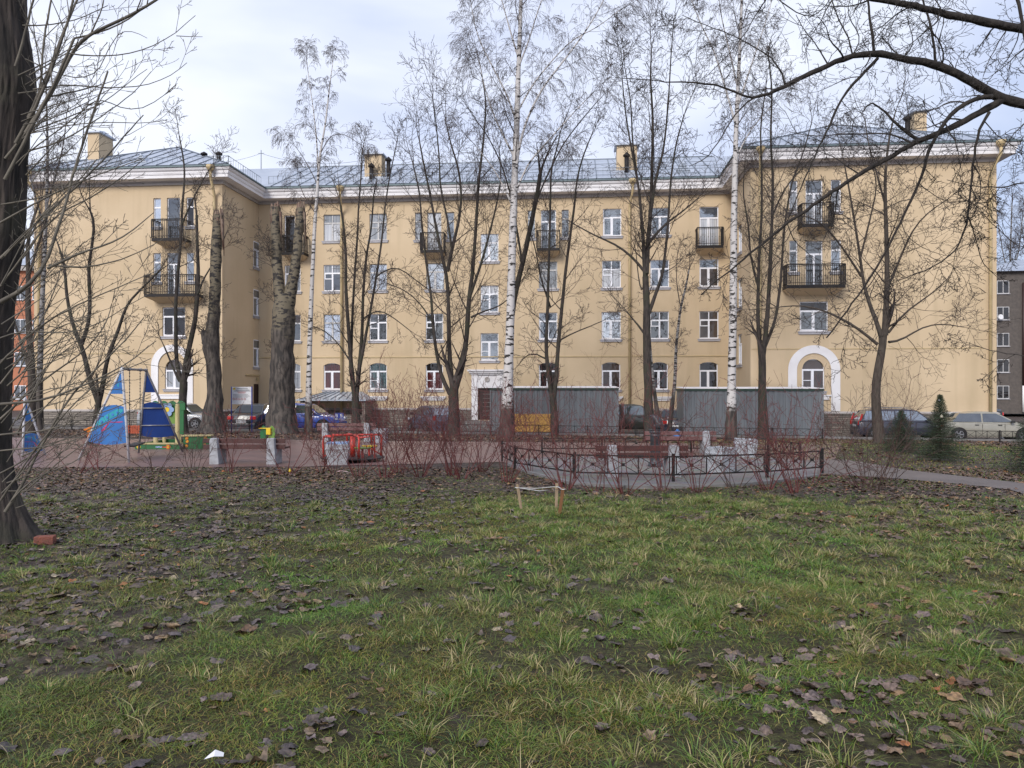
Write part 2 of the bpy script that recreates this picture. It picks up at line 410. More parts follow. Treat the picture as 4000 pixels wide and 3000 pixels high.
# ------------------------------------------------------------ mesh builder
class MB:
    def __init__(s, xf=None):
        s.v = []; s.f = []; s.xf = xf; s.smooth = []
    def add(s, vs, fs, smooth=False):
        n = len(s.v)
        if s.xf is not None:
            vs = [s.xf @ Vector(p) for p in vs]
        s.v.extend([tuple(p) for p in vs])
        for q in fs:
            s.f.append(tuple(i + n for i in q)); s.smooth.append(smooth)
        return s
    def box(s, x0, x1, y0, y1, z0, z1, m=None):
        vs = [(x0, y0, z0), (x1, y0, z0), (x1, y1, z0), (x0, y1, z0), (x0, y0, z1), (x1, y0, z1), (x1, y1, z1), (x0, y1, z1)]
        if m is not None: vs = [m @ Vector(p) for p in vs]
        return s.add(vs, [(0, 3, 2, 1), (4, 5, 6, 7), (0, 1, 5, 4), (1, 2, 6, 5), (2, 3, 7, 6), (3, 0, 4, 7)])
    def bar(s, a, b, w_, h_=None, up=(0, 0, 1)):
        a = Vector(a); b = Vector(b); h_ = h_ or w_
        t = (b - a); L = t.length
        if L < 1e-6: return s
        t.normalize(); u = Vector(up)
        if abs(t.dot(u)) > 0.98: u = Vector((0, 1, 0))
        sx_ = t.cross(u).normalized(); uz = sx_.cross(t).normalized()
        m = Matrix((sx_, t, uz)).transposed().to_4x4(); m.translation = a
        return s.box(-w_ / 2, w_ / 2, 0, L, -h_ / 2, h_ / 2, m)
    def tube(s, pts, r, k=8, cap=True):
        pts = [Vector(p) for p in pts]
        rs = r if isinstance(r, (list, tuple)) else [r] * len(pts)
        vs = []; fs = []
        prev = None
        for i, p in enumerate(pts):
            t = (pts[min(i + 1, len(pts) - 1)] - pts[max(i - 1, 0)])
            t.normalize()
            if prev is None:
                ref = Vector((0, 0, 1)) if abs(t.z) < 0.9 else Vector((0, 1, 0))
                a = t.cross(ref).normalized()
            else:
                a = (prev - t * prev.dot(t))
                a = a.normalized() if a.length > 1e-6 else t.orthogonal().normalized()
            prev = a
            b = t.cross(a)
            for j in range(k):
                an = 2 * math.pi * j / k
                vs.append(p + (a * math.cos(an) + b * math.sin(an)) * rs[i])
        for i in range(len(pts) - 1):
            for j in range(k):
                fs.append((i * k + j, i * k + (j + 1) % k, (i + 1) * k + (j + 1) % k, (i + 1) * k + j))
        s.add(vs, fs, True)
        if cap:
            n = len(s.v) - len(vs)
            s.f.append(tuple(n + j for j in reversed(range(k)))); s.smooth.append(False)
            s.f.append(tuple(n + (len(pts) - 1) * k + j for j in range(k))); s.smooth.append(False)
        return s
    def prism(s, poly, y0, y1, m=None):
        """polygon of (x, z) extruded along y"""
        n = len(poly)
        vs = [(x, y0, z) for x, z in poly] + [(x, y1, z) for x, z in poly]
        if m is not None: vs = [m @ Vector(p) for p in vs]
        fs = [tuple(range(n)), tuple(reversed(range(n, 2 * n)))]
        for i in range(n):
            fs.append((i, i + n, (i + 1) % n + n, (i + 1) % n))
        return s.add(vs, fs)
    def lathe(s, prof, c=(0, 0, 0), k=20, smooth=True):
        vs = []; fs = []
        for r_, z in prof:
            for j in range(k):
                a = 2 * math.pi * j / k
                vs.append((c[0] + r_ * math.cos(a), c[1] + r_ * math.sin(a), c[2] + z))
        for i in range(len(prof) - 1):
            for j in range(k):
                fs.append((i * k + j, i * k + (j + 1) % k, (i + 1) * k + (j + 1) % k, (i + 1) * k + j))
        s.add(vs, fs, smooth)
        n = len(s.v) - len(vs)
        s.f.append(tuple(n + j for j in reversed(range(k)))); s.smooth.append(False)
        s.f.append(tuple(n + (len(prof) - 1) * k + j for j in range(k))); s.smooth.append(False)
        return s
    def build(s, name, m, parent=None, bevel=0.0, loc=None):
        me = bpy.data.meshes.new(name)
        me.from_pydata(s.v, [], s.f)
        me.materials.append(m)
        me.polygons.foreach_set('use_smooth', s.smooth)
        me.update()
        o = bpy.data.objects.new(name, me)
        COL.objects.link(o)
        if parent is not None: o.parent = parent
        if loc is not None: o.location = loc
        if bevel:
            b = o.modifiers.new('edge', 'BEVEL'); b.width = bevel; b.segments = 2; b.limit_method = 'ANGLE'
        return o

def np_mesh(name, V, quads, m, parent=None, col=None, smooth=False, nper=4):
    me = bpy.data.meshes.new(name)
    V = np.ascontiguousarray(V, dtype=np.float32); Q = np.ascontiguousarray(quads, dtype=np.int32)
    me.vertices.add(len(V)); me.vertices.foreach_set('co', V.ravel())
    me.loops.add(Q.size); me.loops.foreach_set('vertex_index', Q.ravel())
    me.polygons.add(len(Q))
    me.polygons.foreach_set('loop_start', np.arange(0, Q.size, nper, dtype=np.int32))
    me.update(calc_edges=True)
    if smooth:
        me.polygons.foreach_set('use_smooth', np.ones(len(Q), dtype=bool))
    if col is not None:
        a = me.color_attributes.new('Col', 'FLOAT_COLOR', 'POINT')
        c = np.ones((len(V), 4), dtype=np.float32); c[:, :3] = col
        a.data.foreach_set('color', c.ravel())
    me.materials.append(m)
    o = bpy.data.objects.new(name, me)
    COL.objects.link(o)
    if parent is not None: o.parent = parent
    return o
# ------------------------------------------------------------ the yellow apartment building
TH = R(5.2)
OX, OY, ZB = -16.98, 52.5, -1.15
CU, SU = math.cos(TH), math.sin(TH)
def wu(px, v=0.0):
    k = (px - 2000) / F
    return (k * (OY + v * CU) - OX - v * SU) / (CU + k * SU)
def wz(px, py, v=0.0):
    Y = OY - wu(px, v) * SU + v * CU
    return EYE + (HY - py) / F * Y
B = empty('apartment_building', (OX, OY, ZB), -TH, 'long yellow plastered four storey apartment block with two projecting wings', 'building')
VL, VR = -5.35, -5.9                      # fronts of the two wings
UL0, UL1 = wu(133, VL), wu(868, VL)
UR0, UR1 = wu(2932, VR), wu(3893, VR)
DEPTH = 14.0
ZT = 14.2                                 # top of the plaster, foot of the cornice
ZP = 0.30                                 # top of the stone plinth

def frame(o, A, N):
    """wall plane at local point o, running along A, facing N; coordinates (along, outward, up)"""
    A = Vector(A); N = Vector(N)
    m = Matrix((A, N, Vector((0, 0, 1)))).transposed().to_4x4()
    m.translation = Vector(o)
    return m
def front(v): return frame((0, v, -ZB), (1, 0, 0), (0, -1, 0))
FC, FL, FR_ = front(0), front(VL), front(VR)
SL = frame((UL1, 0, -ZB), (0, -1, 0), (1, 0, 0))     # side wall of the left wing, a runs towards the viewer
SR = frame((UR0, 0, -ZB), (0, -1, 0), (-1, 0, 0))    # side wall of the right wing

REV = 0.16
def wall_panel(mb, fr, a0, a1, z0, z1, holes):
    xs = sorted({a0, a1, *[h[0] for h in holes], *[h[1] for h in holes]})
    zs = sorted({z0, z1, *[h[2] for h in holes], *[h[3] for h in holes]})
    mb.xf = fr
    for i in range(len(xs) - 1):
        for j in range(len(zs) - 1):
            cx, cz = (xs[i] + xs[i + 1]) / 2, (zs[j] + zs[j + 1]) / 2
            if any(h[0] < cx < h[1] and h[2] < cz < h[3] for h in holes): continue
            mb.add([(xs[i], 0, zs[j]), (xs[i + 1], 0, zs[j]), (xs[i + 1], 0, zs[j + 1]), (xs[i], 0, zs[j + 1])], [(0, 1, 2, 3)])
    for h in holes:
        x0, x1, a, b = h[:4]
        d = -REV
        mb.add([(x0, 0, a), (x0, d, a), (x0, d, b), (x0, 0, b)], [(0, 1, 2, 3)])
        mb.add([(x1, 0, a), (x1, d, a), (x1, d, b), (x1, 0, b)], [(3, 2, 1, 0)])
        mb.add([(x0, 0, a), (x1, 0, a), (x1, d, a), (x0, d, a)], [(0, 1, 2, 3)])
        mb.add([(x0, 0, b), (x1, 0, b), (x1, d, b), (x0, d, b)], [(3, 2, 1, 0)])
        if len(h) > 4:                                     # arched head: spandrel pieces
            rise = h[4]; n = 14; w_ = x1 - x0
            def az(t):
                if rise >= w_ / 2 - 1e-3: return b - rise + math.sqrt(max(0, (w_ / 2) ** 2 - ((t - 0.5) * w_) ** 2))
                rad = (w_ * w_ / 4 + rise * rise) / (2 * rise)
                return b - rad + math.sqrt(max(0, rad * rad - ((t - 0.5) * w_) ** 2))
            for k in range(n):
                t0, t1 = k / n, (k + 1) / n
                p, q = x0 + t0 * w_, x0 + t1 * w_
                mb.add([(p, 0, az(t0)), (q, 0, az(t1)), (q, 0, b), (p, 0, b)], [(0, 1, 2, 3)])
                mb.add([(p, 0, az(t0)), (q, 0, az(t1)), (q, d, az(t1)), (p, d, az(t0))], [(3, 2, 1, 0)])

n_win = 0
def window(fr, a0, a1, z0, z1, style='T', pane='g_mid', fm='pvc', sill=True, vent=None, pane2=None, top=None, sillw=0.12, rev=None):
    """window set in the reveal; styles: T transom over two sashes, X full cross, N narrow with transom, D balcony door, S small bars"""
    rv = REV if rev is None else rev
    c0, c1 = -rv + 0.01, -rv + 0.07
    w_ = MB(fr)
    t = 0.055 if fm == 'pvc' else 0.045
    w_.box(a0, a0 + t, c0, c1, z0, z1); w_.box(a1 - t, a1, c0, c1, z0, z1)
    w_.box(a0 + t, a1 - t, c0, c1, z0, z0 + t + 0.02); w_.box(a0 + t, a1 - t, c0, c1, z1 - t, z1)
    ztr = z0 + (z1 - z0) * (top or 0.68)
    mid = (a0 + a1) / 2
    if style != 'P':
        w_.box(a0 + t, a1 - t, c0, c1 + 0.004, ztr - 0.05, ztr + 0.05)
    if style in 'TXSDV':
        w_.box(mid - 0.055, mid + 0.055, c0 + 0.003, c1 + 0.008, z0 + t, ztr - 0.05)
    if style == 'X':
        w_.box(mid - 0.03, mid + 0.03, c0 + 0.003, c1 + 0.008, ztr + 0.05, z1 - t)
    if vent:                                                # small casement in one upper corner
        va = (a0 + t, mid - 0.055) if vent == 'l' else (mid + 0.055, a1 - t)
        zv = ztr - 0.05 - 0.36 * (z1 - z0) * 0.5
        w_.box(va[0], va[1], c0 + 0.002, c1 + 0.006, zv - 0.03, zv + 0.03)
        if vent == 'l':
            w_.box(va[0], va[0] + 0.05, c0 + 0.002, c1 + 0.006, zv + 0.03, ztr - 0.05)
    if style in 'TS':                                      # heavier opening sash on one side
        w_.box(a0 + t, a0 + t + 0.045, c0 + 0.002, c1 + 0.02, z0 + t + 0.02, ztr - 0.05)
        w_.box(mid - 0.1, mid - 0.055, c0 + 0.002, c1 + 0.02, z0 + t + 0.02, ztr - 0.05)
        w_.box(a0 + t + 0.045, mid - 0.1, c0 + 0.002, c1 + 0.02, z0 + t + 0.02, z0 + t + 0.065)
    if style == 'S':
        w_.box(a0 + t, mid - 0.055, c0 + 0.002, c1 + 0.012, (z0 + ztr) / 2 - 0.02, (z0 + ztr) / 2 + 0.02)
    o = w_.build('window', M[fm], B)
    def pn(x0, x1, za, zb, m_):
        p = MB(fr)
        p.add([(x0, c0 + 0.025, za), (x1, c0 + 0.025, za), (x1, c0 + 0.025, zb), (x0, c0 + 0.025, zb)], [(0, 1, 2, 3)])
        p.build('pane', M[m_], o)
    if style == 'N':
        pn(a0 + t * 0.5, a1 - t * 0.5, z0 + t * 0.5, ztr, pane); pn(a0 + t * 0.5, a1 - t * 0.5, ztr, z1 - t * 0.5, pane2 or pane)
    elif style == 'P':
        pn(a0 + t * 0.5, a1 - t * 0.5, z0 + t * 0.5, z1 - t * 0.5, pane)
    else:
        pn(a0 + t * 0.5, mid, z0 + t * 0.5, ztr, pane); pn(mid, a1 - t * 0.5, z0 + t * 0.5, ztr, pane)
        pn(a0 + t * 0.5, a1 - t * 0.5, ztr, z1 - t * 0.5, pane2 or pane)
    if sill:
        s_ = MB(fr)
        s_.box(a0 - sillw, a1 + sillw, -rv + 0.08, 0.10, z0 - 0.06, z0 - 0.002)
        s_.box(a0 - sillw + 0.04, a1 + sillw - 0.04, 0.002, 0.075, z0 - 0.17, z0 - 0.06)
        s_.build('sill', M['sill'], o)
    return o

R4, R3, R2, R1 = (11.64, 13.43), (8.24, 10.03), (4.87, 6.66), (1.57, 3.36)
holesC, holesL, holesR, holesSL, holesSR = [], [], [], [], []
wins = []
def add(holes, fr, v, p0, p1, zz, style, pane, arch=None, full=None, **k):
    a0, a1 = wu(p0, v), wu(p1, v)
    z0, z1 = zz
    holes.append((a0, a1, z0, z1) + ((arch,) if arch else ()))
    wins.append((fr, a0, a1, z0, z1, style, pane, k))
# central front: columns left to right
AR = 0.17
D4 = (10.75, 13.43)
add(holesC, FC, 0, 1111, 1152, D4, 'P', 'g_dark', sill=False)
add(holesC, FC, 0, 1111, 1174, R3, 'T', 'g_curtain')
add(holesC, FC, 0, 1111, 1174, R2, 'T', 'g_mid', pane2='g_brown')
add(holesC, FC, 0, 1111, 1174, R1, 'T', 'g_curtain', arch=AR)
add(holesC, FC, 0, 1264, 1331, R4, 'X', 'g_lace', fm='oldframe', pane2='g_curtain')
add(holesC, FC, 0, 1264, 1331, R3, 'X', 'g_mid', vent='l', pane2='g_curtain')
add(holesC, FC, 0, 1264, 1331, R2, 'X', 'g_sky', fm='oldframe')
add(holesC, FC, 0, 1264, 1331, R1, 'T', 'g_red', arch=AR)
add(holesC, FC, 0, 1443, 1511, R4, 'X', 'g_curtain', fm='oldframe', vent='l')
add(holesC, FC, 0, 1443, 1511, R3, 'T', 'g_sky', fm='oldframe')
add(holesC, FC, 0, 1443, 1511, R2, 'X', 'g_mid', vent='l')
add(holesC, FC, 0, 1443, 1511, R1, 'S', 'g_teal', arch=AR)
add(holesC, FC, 0, 1621, 1649, (11.60, 13.43), 'N', 'g_curtain', fm='oldframe')
add(holesC, FC, 0, 1669, 1724, D4, 'D', 'g_lace', fm='oldframe', sill=False, top=0.72)
add(holesC, FC, 0, 1745, 1774, (11.60, 13.43), 'N', 'g_blue', fm='oldframe')
add(holesC, FC, 0, 1665, 1735, R3, 'T', 'g_sky', fm='oldframe')
add(holesC, FC, 0, 1663, 1731, R2, 'X', 'g_mid', vent='l')
add(holesC, FC, 0, 1663, 1730, R1, 'S', 'g_red', arch=AR, pane2='g_dark')
ST = [(10.10, 11.93), (6.70, 8.50), (3.50, 5.32)]
add(holesC, FC, 0, 1877, 1947, ST[0], 'T', 'g_sky')
add(holesC, FC, 0, 1877, 1947, ST[1], 'X', 'g_blue', vent='l', pane2='g_lace')
add(holesC, FC, 0, 1877, 1947, ST[2], 'S', 'g_blue')
add(holesC, FC, 0, 2061, 2090, (11.60, 13.43), 'N', 'g_sky', fm='oldframe')
add(holesC, FC, 0, 2113, 2172, D4, 'D', 'g_blue', sill=False, top=0.72)
add(holesC, FC, 0, 2194, 2222, (11.60, 13.43), 'N', 'g_blue', fm='oldframe')
add(holesC, FC, 0, 2105, 2177, R3, 'X', 'g_curtain', vent='l', fm='oldframe')
add(holesC, FC, 0, 2105, 2177, R2, 'T', 'g_blue')
add(holesC, FC, 0, 2105, 2177, R1, 'T', 'g_dark', arch=AR)
add(holesC, FC, 0, 2355, 2427, R4, 'T', 'g_blue', pane2='g_blue')
add(holesC, FC, 0, 2352, 2425, R3, 'X', 'g_lace', vent='l', pane2='g_blue')
add(holesC, FC, 0, 2350, 2425, R2, 'T', 'g_sky')
add(holesC, FC, 0, 2350, 2423, R1, 'T', 'g_brown', arch=AR)
add(holesC, FC, 0, 2542, 2617, R4, 'T', 'g_blue')
add(holesC, FC, 0, 2540, 2614, R3, 'T', 'g_blue')
add(holesC, FC, 0, 2540, 2613, R2, 'X', 'g_mid', vent='l')
add(holesC, FC, 0, 2540, 2609, R1, 'T', 'g_dark', arch=AR)
add(holesC, FC, 0, 2732, 2807, D4, 'T', 'g_lace', sill=False, pane2='g_blue', top=0.73)
add(holesC, FC, 0, 2732, 2807, R3, 'T', 'g_brown', pane2='g_blue')
add(holesC, FC, 0, 2732, 2807, R2, 'X', 'g_brown', vent='l')
add(holesC, FC, 0, 2732, 2804, R1, 'T', 'g_dark', arch=AR)
# left wing front
WA = (1.62, 3.42)
for zz, dd in ((R4, D4), (R3, (7.35, 10.03))):
    add(holesL, FL, VL, 599, 628, zz, 'N', 'g_sky' if zz is R4 else 'g_blue')
    add(holesL, FL, VL, 652, 703, dd, 'P' if zz is R4 else 'D', 'g_mid', sill=False, top=0.74)
    add(holesL, FL, VL, 728, 757, zz, 'N', 'g_dark' if zz is R4 else 'g_blue')
add(holesL, FL, VL, 634, 723, R2, 'T', 'g_dark')
add(holesL, FL, VL, 644, 716, WA, 'T', 'g_curtain', arch=0.56, top=0.62, pane2='g_brown')
# right wing front
for zz, dd in ((R4, D4), (R3, (7.35, 9.98))):
    add(holesR, FR_, VR, 3084, 3116, zz, 'N', 'g_curtain' if zz is R4 else 'g_mid', pane2='g_mid')
    add(holesR, FR_, VR, 3147, 3214, dd, 'D', 'g_curtain' if zz is R4 else 'g_mid', sill=False, top=0.72, pane2='g_mid')
    add(holesR, FR_, VR, 3246, 3286, zz, 'N', 'g_curtain' if zz is R4 else 'g_blue', pane2='g_mid')
add(holesR, FR_, VR, 3124, 3235, (4.87, 6.56), 'T', 'g_mid', pane2='g_dark')
add(holesR, FR_, VR, 3132, 3221, (1.50, 3.30), 'S', 'g_brown', arch=0.60, top=0.66)
# side walls: stair windows of the left wing, slim ones of the right wing
def side_a(px, sgn_u):
    """distance from the inner corner along a side wall at u = sgn_u, seen at pixel column px"""
    k = (px - 2000) / F
    # X = OX + u c + v s ; Y = OY - u s + v c ; X = k Y
    u = sgn_u
    v = (k * (OY - u * SU) - OX - u * CU) / (SU - k * CU)
    return -v
for zz in ((9.85, 11.60), (6.55, 8.35), (3.10, 4.95)):
    a0, a1 = sorted((side_a(990, UL1), side_a(1021, UL1)))
    holesSL.append((a0, a1, *zz)); wins.append((SL, a0, a1, zz[0], zz[1], 'T', 'g_blue', {'rev': 0.07}))
for zz in ((9.9, 11.6), (6.55, 8.35), (3.10, 4.95)):
    holesSR.append((2.2, 3.5, *zz)); wins.append((SR, 2.2, 3.5, zz[0], zz[1], 'T', 'g_mid', {}))
DOOR_SL = (*sorted((side_a(991, UL1), side_a(1013, UL1))), 0.38, 1.95)
holesSL.append(DOOR_SL)
# main entrance
PD = (wu(1868), wu(1940), -0.45, 1.66)
holesC.append(PD)

wm = MB()
wall_panel(wm, FL, UL0, UL1, ZP, ZT, holesL)
wall_panel(wm, SL, 0, -VL, ZP, ZT, holesSL)
wall_panel(wm, FC, UL1, PD[0] - 0.4, ZP, ZT, [h for h in holesC if h[1] < PD[0] - 0.41])
EN0, EN1 = PD[0] - 0.4, PD[1] + 0.4
wall_panel(wm, FC, EN0, EN1, -1.15, ZT, [h for h in holesC if EN0 < h[0] < EN1])
wall_panel(wm, FC, EN1, UR0, ZP, ZT, [h for h in holesC if h[0] > EN1])
wall_panel(wm, SR, 0, -VR, ZP, ZT, holesSR)
wall_panel(wm, FR_, UR0, UR1, ZP, ZT, holesR)
wm.xf = frame((0, 0, -ZB), (1, 0, 0), (0, -1, 0))
wm.add([(UL0, -VL, ZP), (UL0, -DEPTH, ZP), (UL0, -DEPTH, ZT), (UL0, -VL, ZT)], [(0, 1, 2, 3)])
wm.add([(UR1, -VR, ZP), (UR1, -DEPTH, ZP), (UR1, -DEPTH, ZT), (UR1, -VR, ZT)], [(3, 2, 1, 0)])
wm.add([(UL0, -DEPTH, ZP), (UR1, -DEPTH, ZP), (UR1, -DEPTH, ZT), (UL0, -DEPTH, ZT)], [(3, 2, 1, 0)])
wm.build('wall', M['stucco'], B)

for (fr, a0, a1, z0, z1, st, pane, k) in wins:
    window(fr, a0, a1, z0, z1, st, pane, **k)

# path of the outer faces in plan, used by plinth, cornice and gutter
PATH = [(UL0, DEPTH), (UL0, VL), (UL1, VL), (UL1, 0), (UR0, 0), (UR0, VR), (UR1, VR), (UR1, DEPTH)]
def offs(path, d):
    out_ = []
    for i, p in enumerate(path):
        ns = []
        if i > 0:
            t = (Vector(path[i]) - Vector(path[i - 1])).normalized(); ns.append(Vector((t.y, -t.x)))
        if i < len(path) - 1:
            t = (Vector(path[i + 1]) - Vector(path[i])).normalized(); ns.append(Vector((t.y, -t.x)))
        if len(ns) == 1: q = Vector(p) + ns[0] * d
        else:
            q = Vector(p) + (ns[0] + ns[1]) * d if abs(ns[0].dot(ns[1])) < 0.1 else Vector(p) + ns[0] * d
        out_.append((q.x, q.y))
    return out_
def sweep(mb, path, prof):
    """profile of (outward offset, absolute z) swept along the plan path with mitred corners"""
    rings = [offs(path, d) for d, z in prof]
    n = len(path)
    vs = []
    for k, (d, z) in enumerate(prof):
        vs += [(rings[k][i][0], rings[k][i][1], z - ZB) for i in range(n)]
    fs = [(k * n + i, k * n + i + 1, (k + 1) * n + i + 1, (k + 1) * n + i) for k in range(len(prof) - 1) for i in range(n - 1)]
    return mb.add(vs, fs)
c = MB()
sweep(c, PATH, [(0.0, 14.2), (0.0, 14.2), (0.10, 14.2), (0.10, 14.34), (0.16, 14.37), (0.16, 14.42)])
c.build('cornice_frieze', M['trim_grey'], B)
c = MB()
sweep(c, PATH, [(0.14, 14.42), (0.62, 14.46), (0.66, 14.47), (0.66, 14.66), (0.70, 14.67), (0.70, 14.72), (0.72, 14.73), (0.72, 14.84), (0.80, 14.90), (0.84, 14.98), (0.84, 15.05), (0.6, 15.06)])
c.build('cornice', M['trim'], B)
c = MB()
sweep(c, PATH, [(0.80, 15.052), (0.92, 15.055), (0.92, 15.13), (0.5, 15.30)])
c.build('gutter', M['gutter'], B)

def stone():
    m = bpy.data.materials.new('grey_stone_plinth'); m.use_nodes = True
    t = m.node_tree; b = t.nodes['Principled BSDF']; b.inputs['Roughness'].default_value = 0.9
    tcn = t.nodes.new('ShaderNodeTexCoord')
    sp = t.nodes.new('ShaderNodeSeparateXYZ'); cb = t.nodes.new('ShaderNodeCombineXYZ')
    ad = t.nodes.new('ShaderNodeMath'); ad.operation = 'ADD'
    t.links.new(tcn.outputs['Object'], sp.inputs[0]); t.links.new(sp.outputs[0], ad.inputs[0]); t.links.new(sp.outputs[1], ad.inputs[1])
    t.links.new(ad.outputs[0], cb.inputs[0]); t.links.new(sp.outputs[2], cb.inputs[1])
    n0 = t.nodes.new('ShaderNodeTexNoise'); n0.inputs['Scale'].default_value = 1.1
    t.links.new(cb.outputs[0], n0.inputs['Vector'])
    va = t.nodes.new('ShaderNodeMixRGB'); va.blend_type = 'ADD'; va.inputs[0].default_value = 0.12
    t.links.new(cb.outputs[0], va.inputs[1]); t.links.new(n0.outputs['Color'], va.inputs[2])
    br = t.nodes.new('ShaderNodeTexBrick')
    br.inputs['Scale'].default_value = 1.0; br.inputs['Brick Width'].default_value = 0.62; br.inputs['Row Height'].default_value = 0.12
    br.inputs['Mortar Size'].default_value = 0.014; br.inputs['Mortar Smooth'].default_value = 0.5
    br.inputs['Color1'].default_value = (0.27, 0.235, 0.20, 1); br.inputs['Color2'].default_value = (0.15, 0.13, 0.115, 1)
    br.inputs['Mortar'].default_value = (0.05, 0.044, 0.04, 1); br.offset = 0.37
    t.links.new(va.outputs[0], br.inputs['Vector'])
    t.links.new(br.outputs['Color'], b.inputs['Base Color'])
    bp = t.nodes.new('ShaderNodeBump'); bp.inputs['Distance'].default_value = 0.04; bp.inputs['Strength'].default_value = 0.8; bp.invert = True
    t.links.new(br.outputs['Fac'], bp.inputs['Height']); t.links.new(bp.outputs[0], b.inputs['Normal'])
    return m
M['stone'] = stone()
pL = [(UL0, DEPTH), (UL0, VL), (UL1, VL), (UL1, 0), (EN0 + 0.002, 0)]
pR = [(EN1 - 0.002, 0), (UR0, 0), (UR0, VR), (UR1, VR), (UR1, DEPTH)]
c = MB()
for p in (pL, pR):
    sweep(c, p, [(0.08, -2.2), (0.08, ZP - 0.10)])
c.build('plinth', M['stone'], B)
c = MB()
for p in (pL, pR):
    sweep(c, p, [(0.082, ZP - 0.10), (0.13, ZP - 0.09), (0.13, ZP - 0.03), (0.0, ZP + 0.04)])
c.build('plinth_cap', M['trim_grey'], B)
# cable trunking along the first floor line
c = MB()
sweep(c, [(UL1 + 0.01, 0), (UR0 - 0.01, 0)], [(0.0, 3.72), (0.045, 3.72), (0.045, 3.78), (0.0, 3.78)])
sweep(c, [(UR0 + 0.05, VR), (UR1 - 0.7, VR)], [(0.0, 3.86), (0.03, 3.86), (0.03, 3.90), (0.0, 3.90)])
sweep(c, [(UL0 + 0.5, VL), (UL0 + 8.0, VL)], [(0.0, 3.80), (0.03, 3.80), (0.03, 3.84), (0.0, 3.84)])
c.build('cable_trunking', M['pipe'], B)

# ---- roofs
ZE, ZR = 15.28, 18.75
EV = 0.62
VM = DEPTH / 2
def roof_quads():
    rm = MB()
    e0, e1 = -EV, DEPTH + EV
    rm.add([(UL0, e0, ZE - ZB), (UR1, e0, ZE - ZB), (UR1 - 6, VM, ZR - ZB), (UL0 + 6, VM, ZR - ZB)], [(0, 1, 2, 3)])
    rm.add([(UL0, e1, ZE - ZB), (UR1, e1, ZE - ZB), (UR1 - 6, VM, ZR - ZB), (UL0 + 6, VM, ZR - ZB)], [(3, 2, 1, 0)])
    for (a, b, v, zr) in ((UL0, UL1, VL, 18.55), (UR0, UR1, VR, 18.72)):
        a -= EV; b += EV
        f = v - EV; m_ = (a + b) / 2; h = (b - a) / 2
        rm.add([(a, f, ZE - ZB), (b, f, ZE - ZB), (m_, f + h, zr - ZB), (m_, VM, zr - ZB), (a, DEPTH + EV, ZE - ZB), (b, DEPTH + EV, ZE - ZB), (m_, VM + 0.5, zr - ZB)],
               [(0, 1, 2), (1, 5, 6, 3, 2), (4, 0, 2, 3, 6), (5, 4, 6)])
    return rm
roof = roof_quads().build('roof', M['roof'], B)
sm = MB()
def seam(a, b, w_=0.05, h_=0.05):
    a = Vector(a); b = Vector(b)
    sm.bar(a + Vector((0, 0, 0.02)), b + Vector((0, 0, 0.02)), w_, h_)
for i in range(int((UR0 - UL1) / 0.95)):
    u_ = UL1 + EV + 0.5 + i * 0.95
    if u_ < UR0 - EV: seam((u_, -EV, ZE - ZB), (u_, VM, ZR - ZB))
seam((UL1, VM, ZR - ZB), (UR0, VM, ZR - ZB), 0.12, 0.08)
for frac in (0.36, 0.72):
    seam((UL1 + 1, -EV + (VM + EV) * frac, ZE + (ZR - ZE) * frac - ZB), (UR0, -EV + (VM + EV) * frac, ZE + (ZR - ZE) * frac - ZB), 0.03, 0.02)
for (a, b, v, zr) in ((UL0, UL1, VL, 18.55), (UR0, UR1, VR, 18.72)):
    a -= EV; b += EV; f = v - EV; m_ = (a + b) / 2; h = (b - a) / 2
    n = int((b - a) / 0.9)
    for i in range(1, n):
        u_ = a + (b - a) * i / n
        k_ = 1 - abs(u_ - m_) / h
        seam((u_, f, ZE - ZB), (u_, f + h * k_, ZE + (zr - ZE) * k_ - ZB))
    for s_ in (a, b):
        seam((s_, f, ZE - ZB), (m_, f + h, zr - ZB), 0.1, 0.07)
        for i in range(1, 14):
            v_ = f + 0.9 * i
            k_ = min(1, 0.9 * i / h)
            seam((s_, v_, ZE - ZB), (s_ + (m_ - s_) * k_, v_, ZE + (zr - ZE) * k_ - ZB))
    seam((m_, f + h, zr - ZB), (m_, VM, zr - ZB), 0.12, 0.08)
sm.build('standing_seams', M['seam'], roof)
# snow railing behind the eaves
rl = MB()
def railing(p, q, zb, h=0.62):
    p = Vector((*p, zb - ZB)); q = Vector((*q, zb - ZB)); L = (q - p).length; d = (q - p) / L
    for hz in (h, h * 0.25):
        rl.bar(p + Vector((0, 0, hz)), q + Vector((0, 0, hz)), 0.022)
    n = int(L / 0.33)
    for i in range(n + 1):
        s_ = p + d * (L * i / n)
        rl.bar(s_ + Vector((0, 0, 0.05)), s_ + Vector((0, 0, h)), 0.014 if i % 6 else 0.035)
ro = 0.25
zr_ = ZE + 0.12
railing((UL1 + 0.6, ro), (UR0 - 0.6, ro), zr_ + 0.18)
railing((UL0 - 0.3, VL + ro), (UL1 + 0.3, VL + ro), zr_)
railing((UL1 + 0.25, VL + 0.3), (UL1 + 0.25, -0.2), zr_)
railing((UR0 - 0.25, VR + 0.3), (UR0 - 0.25, -0.2), zr_)
railing((UR0 - 0.3, VR + ro), (UR1 + 0.3, VR + ro), zr_)
railing((UR1 + 0.25, VR + 0.3), (UR1 + 0.25, 6), zr_)
rl.build('roof_railing', M['seam'], roof)
